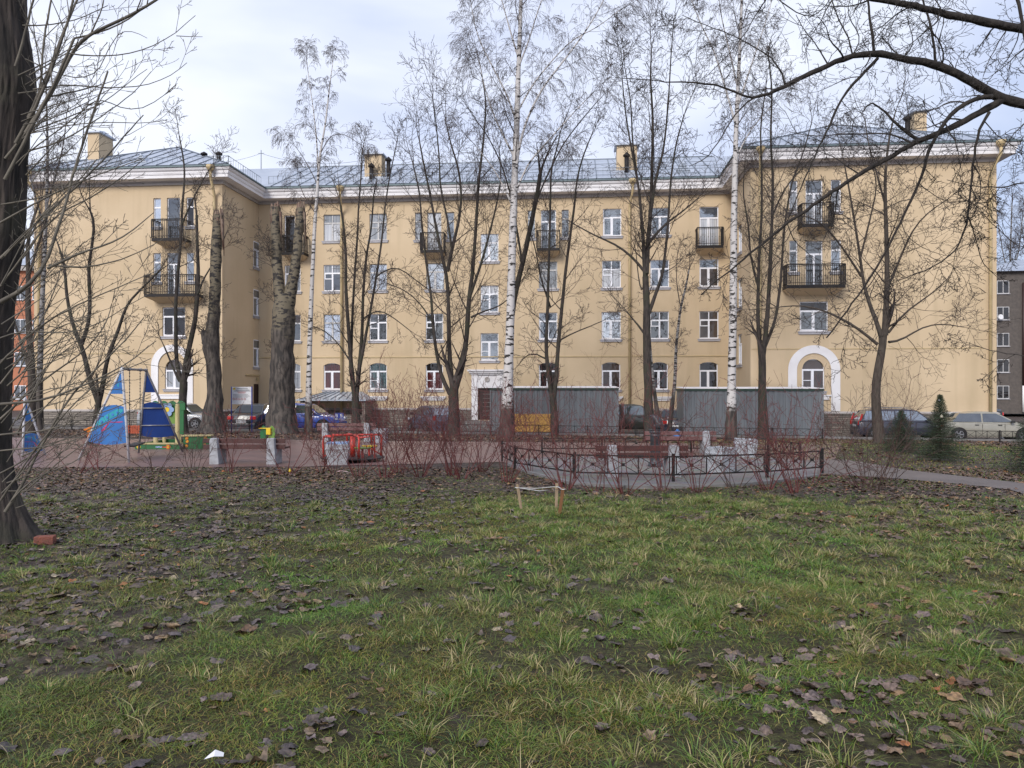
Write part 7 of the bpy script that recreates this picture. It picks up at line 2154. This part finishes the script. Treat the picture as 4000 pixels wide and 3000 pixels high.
p = gd(2815, 16.9); bin_((p.x, p.y, p.z + .02), R(38), .50, .56, 'pale concrete litter bin inside the fence with its corner to the lawn', 'whitecon')
p = gd(2911, 21.8); bin_((p.x, p.y, p.z), R(-12), .60, .53, 'rough white litter bin at the far right of the paved square', 'whitecon', tilt=R(2))

# ------------------------------------------------------------ statue on its column
def statue():
    f = gd(2560, 18.6); root = empty('bird_statue', (f.x, f.y, f.z + .02), 0, 'dark metal statue of a hunched bird on a round fluted column', 'statue')
    c = MB(); c.lathe([(.19, 0), (.19, .035), (.17, .05), (.17, .09), (.135, .11), (.125, .16), (.122, .72), (.135, .735), (.135, .76), (.12, .775), (.12, .80), (.15, .82), (.15, .845), (.13, .86), (.165, .885), (.165, .90)], (0, 0, 0), 28)
    c.build('column', M['statue'], root)
    b = MB()
    pts = [(.05, 0, .90), (.075, 0, .96), (.07, 0, 1.06), (.02, 0, 1.15), (-.045, 0, 1.20), (-.09, 0, 1.21)]
    b.tube(pts, [.10, .125, .115, .088, .070, .040], 16)
    b.tube([(-.085, 0, 1.215), (-.125, 0, 1.215), (-.155, 0, 1.195)], [.036, .02, .005], 10)          # beak
    b.tube([(.07, -.07, 1.10), (.10, -.10, 1.02), (.115, -.075, .93)], [.02, .055, .02], 10)          # folded wings
    b.tube([(.07, .07, 1.10), (.10, .10, 1.02), (.115, .075, .93)], [.02, .055, .02], 10)
    b.tube([(.11, 0, 1.0), (.16, 0, .93), (.175, 0, .90)], [.05, .035, .015], 10)                      # tail
    for s_ in (-1, 1): b.tube([(-.02, s_ * .045, .90), (-.035, s_ * .045, .98), (0, s_ * .04, 1.02)], [.026, .022, .03], 8)
    for k_ in range(3): b.tube([(-.055, -.05, 1.02 + k_ * .04), (-.085, 0, 1.01 + k_ * .04), (-.055, .05, 1.02 + k_ * .04)], .013, 6)
    o = b.build('bird_figure', M['statue'], root)
M['statue'] = mat('dark_bronze', (0.035, 0.037, 0.042), (0.07, 0.075, 0.085), scale=14, rough=0.42, metal=0.4)
statue()

# ------------------------------------------------------------ big swing
def swing(A1, F1a, F1b, A2, F2a, F2b, label, near=True, zs=((.985, .74), (.60, .22))):
    o = (A1 + A2) / 2; o.z = g(o.x, o.y)
    root = empty('swing_set', o, 0, label, 'swing', 'blue panelled swings')
    r3 = lambda v: tuple(v - o)
    def fr_(A, a, b, m_, bm1, pat, name):
        l_ = MB(); 
        for q in (a, b):
            l_ = MB(); l_.tube([r3(q - Vector((0, 0, .1))), r3(q.lerp(A, .5)), r3(q.lerp(A, .965)), r3(A + Vector((0, 0, .02)))], .030, 10); l_.build('leg', M[m_], root)
        for (t1, t0) in zs:
            p_ = MB(); n = 10; 
            nrmv = (a - A).cross(b - A).normalized() * .012
            def edge(t, s):
                L_, R_ = a.lerp(A, t), b.lerp(A, t)
                return L_.lerp(R_, s)
            top = [edge(t1, .02 + .96 * k / n) + Vector((0, 0, .05 * math.sin(math.pi * k / n) if t1 < .9 else 0)) for k in range(n + 1)]
            bot = [edge(t0, .02 + .96 * k / n) - Vector((0, 0, .07 * math.sin(math.pi * k / n) if t1 < .9 else 0)) for k in range(n + 1)]
            vs = [r3(v + nrmv) for v in bot] + [r3(v + nrmv) for v in top] + [r3(v - nrmv) for v in bot] + [r3(v - nrmv) for v in top]
            m = n + 1; fs = []
            for k in range(n):
                fs += [(k, k + 1, m + k + 1, m + k), (2 * m + k, 3 * m + k, 3 * m + k + 1, 2 * m + k + 1), (k, 2 * m + k, 2 * m + k + 1, k + 1), (m + k, m + k + 1, 3 * m + k + 1, 3 * m + k)]
            fs += [(0, m, 3 * m, 2 * m), (n, 2 * m + n, 3 * m + n, m + n)]
            p_.add(vs, fs); bo = p_.build('side_panel', M[bm1], root)
            if pat:
                def strip(pts_, w0_, m2, lift, nm):
                    q_ = MB(); vv = []; ff = []
                    nn = nrmv.normalized() * lift
                    if nn.y > 0: nn = -nn
                    for i, (s_, t_, ww) in enumerate(pts_):
                        c_ = edge(t0 + (t1 - t0) * t_, s_); e1 = edge(t0 + (t1 - t0) * t_, s_ + ww / 2); e0 = edge(t0 + (t1 - t0) * t_, s_ - ww / 2)
                        vv += [r3(e0 + nn), r3(e1 + nn)]
                    for i in range(len(pts_) - 1): ff.append((2 * i, 2 * i + 1, 2 * i + 3, 2 * i + 2))
                    q_.add(vv, ff); q_.build(nm, M[m2], bo)
                if t1 < .9:
                    strip([(.97, .30, .02), (.93, .42, .09), (.85, .54, .20), (.72, .66, .34), (.50, .78, .44), (.30, .88, .44), (.20, .95, .24)], 0, 'cyan', .0150, 'turquoise_wave')
                    strip([(.64, -.08, .13), (.66, .05, .14), (.68, .20, .13), (.66, .34, .09), (.60, .47, .05), (.53, .57, .02)], 0, 'pink', .0170, 'pink_figure')
                    strip([(.10, .60, .05), (.25, .585, .30), (.36, .565, .3), (.5, .59, .05)], 0, 'pink', .0175, 'pink_stroke')
                    # rings on the turquoise wave
                    for (s_, t_) in ((.30, .86), (.48, .80), (.66, .72), (.80, .60), (.90, .45)):
                        c_ = edge(t0 + (t1 - t0) * t_, s_); q_ = MB(); nn = nrmv.normalized() * .0185
                        if nn.y > 0: nn = -nn
                        ux = (edge(t0, 1) - edge(t0, 0)).normalized(); k2 = 12
                        q_.add([r3(c_ + nn + ux * math.cos(6.283 * k / k2) * .045 + Vector((0, 0, 1)) * math.sin(6.283 * k / k2) * .045) for k in range(k2)], [tuple(range(k2))])
                        q_.build('ring_mark', M['blue'], bo)
                else:
                    strip([(.45, .30, .10), (.55, .38, .16), (.50, .46, .08)], 0, 'cyan', .0150, 'turquoise_mark')
        if not pat:
            for t in (.60 - .05, .34):
                b_ = MB(); b_.tube([r3(a.lerp(A, t) + Vector((0, -.03, 0))), r3(b.lerp(A, t) + Vector((0, -.03, 0)))], .016, 8); b_.build('cross_bar', M['greymetal'], root)
    fr_(A1, F1a, F1b, 'whitemetal', 'blue', True, 'near')
    fr_(A2, F2a, F2b, 'greymetal', 'deepblue', False, 'far')
    tb = MB(); tb.tube([r3(A1), r3(A2)], .032, 10); tbo = tb.build('top_bar', M['greymetal'], root)
    for t in (.02, .98, .26, .73):
        c = A1.lerp(A2, t); k_ = MB(Matrix.Translation(c - o)); k_.lathe([(.02, -.045), (.055, -.03), (.055, .03), (.02, .045)], (0, 0, 0), 10); k_.build('clamp', M['greymetal'], root)
    if near:
        c0, c1 = A1.lerp(A2, .28), A1.lerp(A2, .72)
        z = g(c0.x, c0.y) + .42
        se0, se1 = Vector((c0.x, c0.y, z)), Vector((c1.x, c1.y, z))
        for c, s_ in ((c0, se0), (c1, se1)):
            h_ = MB(); h_.tube([r3(c), r3(s_)], .009, 6)
            for k in range(24): 
                q = c.lerp(s_, k / 24); h_.tube([r3(q), r3(q - Vector((0, 0, .035)))], .015, 5)
            h_.build('chain', M['chain'], root)
        s2 = MB(); mid = (se0 + se1) / 2; dv = (se1 - se0).normalized(); sx2 = Vector((dv.y, -dv.x, 0)) * .13
        s2.add([r3(se0 - sx2), r3(se1 - sx2), r3(se1 + sx2), r3(se0 + sx2), r3(se0 - sx2 - Vector((0, 0, .035))), r3(se1 - sx2 - Vector((0, 0, .035))), r3(se1 + sx2 - Vector((0, 0, .035))), r3(se0 + sx2 - Vector((0, 0, .035)))],
               [(0, 1, 2, 3), (7, 6, 5, 4), (0, 4, 5, 1), (1, 5, 6, 2), (2, 6, 7, 3), (3, 7, 4, 0)])
        s2.build('seat', M['plastic'], root)
    return root
def gfoot(px, py): return gp(px, py)
a1 = ray(477, 1441, 19.1); a2 = ray(571, 1446, 22.1)
swing(a1, gfoot(505, 1808), gfoot(300, 1798), a2, gfoot(540, 1770), gfoot(720, 1766), 'large swing with blue side panels on white tube legs')
b1 = ray(97, 1552, 21.2); b2 = ray(-70, 1556, 23.4)
swing(b1, gfoot(88, 1784), gfoot(182, 1778), b2, gfoot(-90, 1756), gfoot(-10, 1752), 'small swing with blue panels at the left picture edge', near=False, zs=((.97, .60), (.36, .10)))

# ------------------------------------------------------------ sandpit with flower canopy
def scallop(x0, x1, z0, z1, n, amp):
    pts = [(x0, z0), (x1, z0)]
    m = n * 6
    for k in range(m, -1, -1):
        pts.append((x0 + (x1 - x0) * k / m, z1 + amp * abs(math.sin(math.pi * n * k / m))))
    return pts
def flower(mb_petal, mb_core, root, x, y, z, r_, pm='petal', cm='orange'):
    for k in range(6):
        a = k * math.pi / 3; c = (x + math.cos(a) * r_ * .62, z + math.sin(a) * r_ * .62)
        p_ = MB(); n = 12; vs = [(c[0] + math.cos(6.283 * j / n) * r_ * .36, y - .001 * k, c[1] + math.sin(6.283 * j / n) * r_ * .36) for j in range(n)]
        p_.add(vs + [(v[0], y + .012, v[2]) for v in vs], [tuple(range(n)), *[(j, j + n, (j + 1) % n + n, (j + 1) % n) for j in range(n)]]); p_.build('flower_petal', M[pm], root)
    p_ = MB(); n = 12; vs = [(x + math.cos(6.283 * j / n) * r_ * .34, y - .012, z + math.sin(6.283 * j / n) * r_ * .34) for j in range(n)]
    p_.add(vs + [(v[0], y, v[2]) for v in vs], [tuple(range(n)), *[(j, j + n, (j + 1) % n + n, (j + 1) % n) for j in range(n)]]); p_.build('flower_core', M[cm], root)
def sandpit():
    d = 24.2; f = gd(527, d); root = empty('sandpit', f, R(-1), 'green sandpit with flower pictures and a scalloped green canopy', 'sandpit')
    s = d / F
    L = (705 - 527) * s
    XX_ = lambda px, y: (px - 2000) / F * (d + y) - f.x
    ZZ_ = lambda py, y: EYE - (py - HY) / F * (d + y) - f.z
    b = MB(); b.box(0, L, 0, .04, 0, .16); fr1 = b.build('front_board', M['green'], root)
    q = MB(); q.box(-.02, L + .02, -.03, .22, .162, .20); q.build('edge_seat', M['cream'], root)
    bk = MB(); bk.box(0, L, 1.9, 1.94, 0, .20); bk.build('back_board', M['green'], root)
    sd1 = MB(); sd1.box(-.04, -.002, .22, 1.9, 0, .18); sd1.build('side_board', M['green'], root)
    L2 = (812 - 708) * s
    b = MB(Matrix.Translation((L + .01, .2, 0)) @ Matrix.Rotation(R(6), 4, 'Z')); b.box(0, L2, 0, .04, 0, .40); b2 = b.build('play_counter', M['green'], root)
    t = MB(Matrix.Translation((L + .01, .2, 0)) @ Matrix.Rotation(R(6), 4, 'Z')); t.box(-.05, L2 + .02, -.05, .30, .402, .44); t.build('counter_top', M['cream'], root)
    flower(None, None, fr1, .12, -.004, .08, .07, 'yellow'); flower(None, None, fr1, L - .38, -.004, .085, .08, 'orange', 'yellow')
    for (x, z) in ((.10, .10), (.12, .24), (.11, .34), (.66, .12), (.70, .26), (.68, .35)):
        flower(None, None, b2, L + .01 + x, .2 + x * .105 - .006, z, .055, 'orange', 'yellow')
    lg = MB(); lg.box(L * .46, L * .60, -.006, -.001, .055, .10); lg.build('logo', M['petal'], fr1); lg = MB(); lg.box(L * .605, L * .72, -.006, -.001, .055, .10); lg.build('logo_red', M['redboard'], fr1)
    sand = MB(); sand.box(0.01, L - .01, .05, 1.89, 0.0, .07); sand.build('sand', M['path_sand'], root)
    for (px, top, y, r_) in ((692, 1574, .9, .07), (606, 1610, 1.2, .075), (638, 1612, 1.8, .06), (700, 1600, 1.8, .05)):
        x = XX_(px, y); zt = ZZ_(top, y)
        c = MB(); c.lathe([(r_ * 1.25, 0), (r_ * 1.25, .05), (r_, .1), (r_, zt - .12), (r_ * .9, zt - .06), (r_ * .3, zt)], (x, y, 0), 14); c.build('post', M['cream'], root)
    x0, x1 = XX_(586, 1.4), XX_(720, 1.4)
    cn = MB(); cn.prism(scallop(x0, x1, ZZ_(1602, 1.4), ZZ_(1576, 1.4), 4, .09), 1.40, 1.44); cn.build('scalloped_canopy', M['green'], root)
    pp = MB(); pp.prism([(x1 - .62, ZZ_(1655, 1.4)), (x1 - .06, ZZ_(1655, 1.4)), (x1 - .06, ZZ_(1603, 1.4)), (x1 - .42, ZZ_(1603, 1.4)), (x1 - .72, ZZ_(1620, 1.4))], 1.36, 1.395); pn_ = pp.build('picture_panel', M['lime'], root)
    pp = MB(); pp.prism([(x1 - .14, .4), (x1 + .0, .4), (x1 + .0, ZZ_(1603, 1.3)), (x1 - .14, ZZ_(1603, 1.3))], 1.30, 1.34); pp.build('green_side_panel', M['green'], root)
    flower(None, None, pn_, XX_(650, 1.3), 1.30, ZZ_(1600, 1.3), .24, 'petal', 'yellow')
    rf = MB(); zq = ZZ_(1600, 1.4); rf.add([(x0, 1.45, zq), (x1, 1.45, zq), (x1, 1.9, zq - .16), (x0, 1.9, zq - .16), (x0, 1.45, zq + .03), (x1, 1.45, zq + .03), (x1, 1.9, zq - .13), (x0, 1.9, zq - .13)], [(0, 1, 2, 3), (4, 5, 6, 7), (0, 1, 5, 4), (2, 3, 7, 6)]); rf.build('roof_board', M['green'], root)
M['path_sand'] = mat('damp_play_sand', (0.24, 0.18, 0.12), rough=.95)
sandpit()

# ------------------------------------------------------------ low red board fence behind the swing
fr0 = gd(488, 33.0)
rb = empty('red_board_fence', fr0, 0, 'short faded red board fence seen between the swing legs', 'fence')
q = MB()
for k in range(9): q.box(k * .08, k * .08 + .066, 0, .025, .02, .36 + .012 * (k % 3))
q.build('boards', M['redboard'], rb)
q = MB(); q.box(-.03, .75, .027, .06, .10, .15); q.box(-.03, .75, .027, .06, .27, .32); q.build('rails', M['redboard'], rb)

# ------------------------------------------------------------ spring riders
def coil(root, x, y, r_, h):
    c = MB(); c.tube([(x + math.cos(k * .5) * r_, y + math.sin(k * .5) * r_, h * k / 60) for k in range(61)], .016, 6); c.build('spring', M['black'], root)
f = gd(353, 26.3)
sr = empty('spring_rider', f, R(20), 'orange animal shaped spring rider left of the big swing', 'spring rider', 'spring riders')
coil(sr, 0, 0, .09, .22)
q = MB(); q.prism([(-.06, .22), (.10, .22), (.13, .33), (.11, .44), (.13, .50), (.10, .56), (.02, .60), (-.05, .59), (-.09, .55), (-.17, .54), (-.18, .49), (-.10, .47), (-.06, .42), (-.09, .33)], -.16, -.12); q.build('side_board', M['orange'], sr, bevel=.01)
q = MB(); q.prism([(-.06, .22), (.10, .22), (.13, .33), (.11, .44), (.13, .50), (.10, .56), (.02, .60), (-.05, .59), (-.09, .55), (-.17, .54), (-.18, .49), (-.10, .47), (-.06, .42), (-.09, .33)], .12, .16); q.build('side_board', M['orange'], sr, bevel=.01)
q = MB(); q.box(-.04, .12, -.118, .118, .34, .37); q.build('seat', M['yellow'], sr)
q = MB(); q.tube([(.02, -.24, .50), (.02, .24, .50)], .018, 8); q.build('handle', M['yellow'], sr)
f = gd(1046, 27.0)
sr = empty('spring_rider', f, R(-8), 'green leaf shaped spring rider with yellow seat box', 'spring rider', 'spring riders')
coil(sr, 0, 0, .09, .16)
wav = [(-.10, .04), (.10, .04), (.12, .18), (.10, .28), (.13, .36), (.10, .46), (.12, .54), (.06, .62), (.0, .66), (-.05, .60), (-.10, .55), (-.08, .46), (-.12, .38), (-.09, .28), (-.12, .18)]
for xx, mm_ in ((-.17, 'green'), (.14, 'lime')):
    q = MB(Matrix.Translation((xx, 0, 0)) @ Matrix.Rotation(R(12), 4, 'Z')); q.prism(wav, -.02, .02); q.build('side_board', M[mm_], sr, bevel=.008)
q = MB(); q.box(-.02, .14, -.10, .14, .34, .58); q.build('seat_box', M['yellow'], sr, bevel=.01)
q = MB(); q.tube([(-.30, -.06, .56), (.16, -.06, .56)], .02, 8); q.build('handle', M['yellow'], sr)

# ------------------------------------------------------------ roundabout
def roundabout():
    d = 20.3; f = gd(1378, d); root = empty('roundabout', f, R(12), 'red tube roundabout with dark platform and coloured seats', 'roundabout')
    p_ = MB(); p_.lathe([(.10, 0), (.10, .07), (.80, .075), (.83, .085), (.83, .115), (.80, .12)], (0, 0, 0), 40); p_.build('platform', M['plastic'], root)
    c_ = MB(); c_.tube([(0, 0, .12), (0, 0, .66)], .07, 12); c_.build('centre_post', M['red'], root)
    for k in range(4):
        a = k * math.pi / 2 + .2; ca, sa = math.cos(a), math.sin(a)
        q_ = MB(); q_.tube([(ca * .76, sa * .76, .12), (ca * .77, sa * .77, .60), (ca * .72, sa * .72, .68), (ca * .40, sa * .40, .69), (0, 0, .69)], .026, 8)
        b2 = a + .62; q_.tube([(ca * .77, sa * .77, .66), (math.cos(b2) * .74, math.sin(b2) * .74, .68), (math.cos(b2) * .76, math.sin(b2) * .76, .12)], .024, 8)
        q_.tube([(ca * .76, sa * .76, .14), (ca * .36, sa * .36, .40)], .018, 6); q_.build('guard_rail', M['red'], root)
        s_ = MB(Matrix.Rotation(a + .31, 4, 'Z')); s_.box(.36, .66, -.17, .17, .36, .39); s_.build('seat', M[('yellow', 'green', 'yellow', 'lime')[k]], root, bevel=.01)
        st_ = MB(Matrix.Rotation(a + .31, 4, 'Z')); st_.bar((.5, 0, .12), (.5, 0, .36), .04); st_.build('seat_support', M['red'], root)
roundabout()

# ------------------------------------------------------------ information board and small blue sign
def board():
    d = 36.2; a, b = gd(904, d), gd(984, d); root = empty('information_board', a, math.atan2(0, 1), 'white information board on blue posts beside the dark sedan', 'sign')
    s = d / F; W_ = b.x - a.x; zt = EYE - (1511 - HY) * s - a.z; zb = EYE - (1579 - HY) * s - a.z
    for x in (0, W_): q = MB(); q.tube([(x, 0, -.1), (x, 0, zt + .01)], .025, 8); q.build('post', M['signblue'], root)
    q = MB(); q.box(.03, W_ - .03, -.02, .0, zb, zt); bo = q.build('board', M['white'], root)
    H_ = zt - zb
    e_ = MB(); e_.prism([(.08, zt - .14), (.20, zt - .14), (.20, zt - .06), (.14, zt - .03), (.08, zt - .06)], -.026, -.021); e_.build('emblem', M['yellow'], bo)
    t = MB()
    for (x0, x1, z) in ((.26, .80, .07), (.22, .90, .14), (.12, .94, .19)): t.box(x0 * W_, x1 * W_, -.0235, -.021, zt - z * H_ * 1.15 - .03, zt - z * H_ * 1.15 - .008)
    for k in range(4): t.box(.08 * W_, (.82 + .04 * (k % 3)) * W_, -.0235, -.021, zt - H_ * (.44 + k * .055), zt - H_ * (.44 + k * .055) + .012)
    t.build('text_lines', M['ink'], bo)
    t = MB()
    for (x0, x1, z) in ((.30, .72, .30), (.34, .66, .355)): t.box(x0 * W_, x1 * W_, -.0235, -.021, zt - z * H_ - .012, zt - z * H_ + .012)
    for k in range(5):
        cx = W_ * (.12 + k * .135); cz = zt - H_ * .70
        t.tube([(cx + math.cos(6.283 * j / 12) * .045, -.024, cz + math.sin(6.283 * j / 12) * .045) for j in range(13)], .008, 4, cap=False)
        t.bar((cx - .03, -.024, cz + .03), (cx + .03, -.024, cz - .03), .008)
    t.build('prohibition_symbols', M['redink'], bo)
board()
f = gd(1322, 37.4); root = empty('blue_sign', f, 0, 'small blue sign plate with white marks on a blue post by the blue car', 'sign')
q = MB(); q.tube([(0, 0, -.1), (0, 0, .95)], .03, 8); q.build('post', M['signblue'], root)
q = MB(); q.box(-.18, .26, -.045, -.03, .72, .98); so = q.build('plate', M['signblue'], root)
q = MB()
for x in (-.10, .13):
    for (x0, x1, z0, z1) in ((0, .10, .90, .925), (0, .10, .84, .86), (0, .10, .77, .795), (0, .025, .86, .90), (.075, .10, .795, .84)): q.box(x + x0 - .03, x + x1 - .03, -.049, -.0455, z0, z1)
q.build('white_marks', M['white'], so)

# ------------------------------------------------------------ tied stakes, brick and litter
def stake(px, py_top, py, w_, m_, lab, lean=(0, 0), hgt=.40, dd=0):
    f = gp(px, py); f = Vector((f.x, f.y + dd, g(f.x, f.y + dd))); b = MB()
    t = Vector((lean[0], lean[1], hgt)); b.bar((0, 0, -.08), t, w_, w_ * .8, up=(0, 1, 0))
    o = b.build('wooden_stake', M[m_], bevel=.003); o.location = f
    tag(o, lab, 'stake', 'stakes round a planting spot')
    return f + t
k1 = stake(2041, 1895, 1993, .040, 'stake', 'grey wooden stake standing apart at the left end of the string', lean=(-.075, 0), hgt=.37)
k2 = stake(2172, 1893, 1990, .042, 'stake', 'pale upright stake left of the brown one', lean=(.012, .02), hgt=.37)
k3 = stake(2183, 1910, 2006, .042, 'stakedark', 'brown leaning stake at the right end of the string', lean=(.055, -.02), hgt=.35)
st_ = MB(); dn = Vector((0, 0, -.05)); st_.tube([k1 + dn, (k1 + k3) / 2 + dn * 1.4, k3 + Vector((0, 0, -.02)), k2 + dn * .9, (k1 + k2) / 2 + dn * 1.3, k1 + dn * 1.05], .0045, 6)
for k_ in (k1 + dn, k2 + dn, k3 + Vector((0, 0, -.02))): st_.tube([k_ + Vector((-.03, 0, 0)), k_ + Vector((0, -.026, 0)), k_ + Vector((.03, 0, 0)), k_ + Vector((0, .026, 0)), k_ + Vector((-.03, 0, 0))], .006, 6)
tag(st_.build('white_string', M['string']), 'white string tied round the three stakes', 'string')
f = gp(176, 2124)
q = MB(Matrix.Rotation(R(14), 4, 'Z')); q.box(-.095, .095, -.055, .055, -.01, .085); o = q.build('brick', M['brick'], bevel=.008); o.location = f
tag(o, 'reddish brick lying beside the foot of the big left trunk', 'brick')
f = gp(836, 2985)
q = MB(); q.add([(-.035, -.02, .03), (.01, -.025, .045), (.042, -.005, .035), (.035, .02, .04), (0, .015, .055), (-.03, .02, .03)], [(0, 1, 4, 5), (1, 2, 3, 4)]); o = q.build('paper_scrap', M['white']); o.location = f
tag(o, 'small white paper scrap in the grass at the bottom edge', 'paper scrap')
f = gp(1335, 1848)
q = MB(); q.add([(-.14, -.03, .02), (.0, -.05, .05), (.16, .0, .02), (.10, .05, .04), (-.05, .04, .06)], [(0, 1, 4), (1, 2, 3, 4)]); o = q.build('wrapper', M['pinkish']) if 'pinkish' in M else None
M['pinkish'] = mat('faded_pink_wrapper', (0.45, 0.22, 0.22), (0.5, 0.4, 0.38), scale=20, rough=.6)
o = q.build('wrapper', M['pinkish']); o.location = f
tag(o, 'crumpled pinkish wrapper below the grey litter bin', 'litter')
f = gp(1132, 1846); q = MB(); q.lathe([(.025, 0), (.03, .05), (.012, .07), (.012, .09)], (0, 0, 0), 10); o = q.build('yellow_bottle', M['yellow']); o.location = f
tag(o, 'tiny yellow bottle standing at the lawn edge right of the near bench', 'bottle')
f = gd(2646, 36.0); q = MB(); q.lathe([(.18, 0), (.19, .05), (.19, .26), (.10, .34), (.05, .36), (.05, .42)], (0, 0, 0), 16); o = q.build('water_canister', M['blue']); o.location = f
tag(o, 'blue round canister on the verge left of the second shed', 'canister')
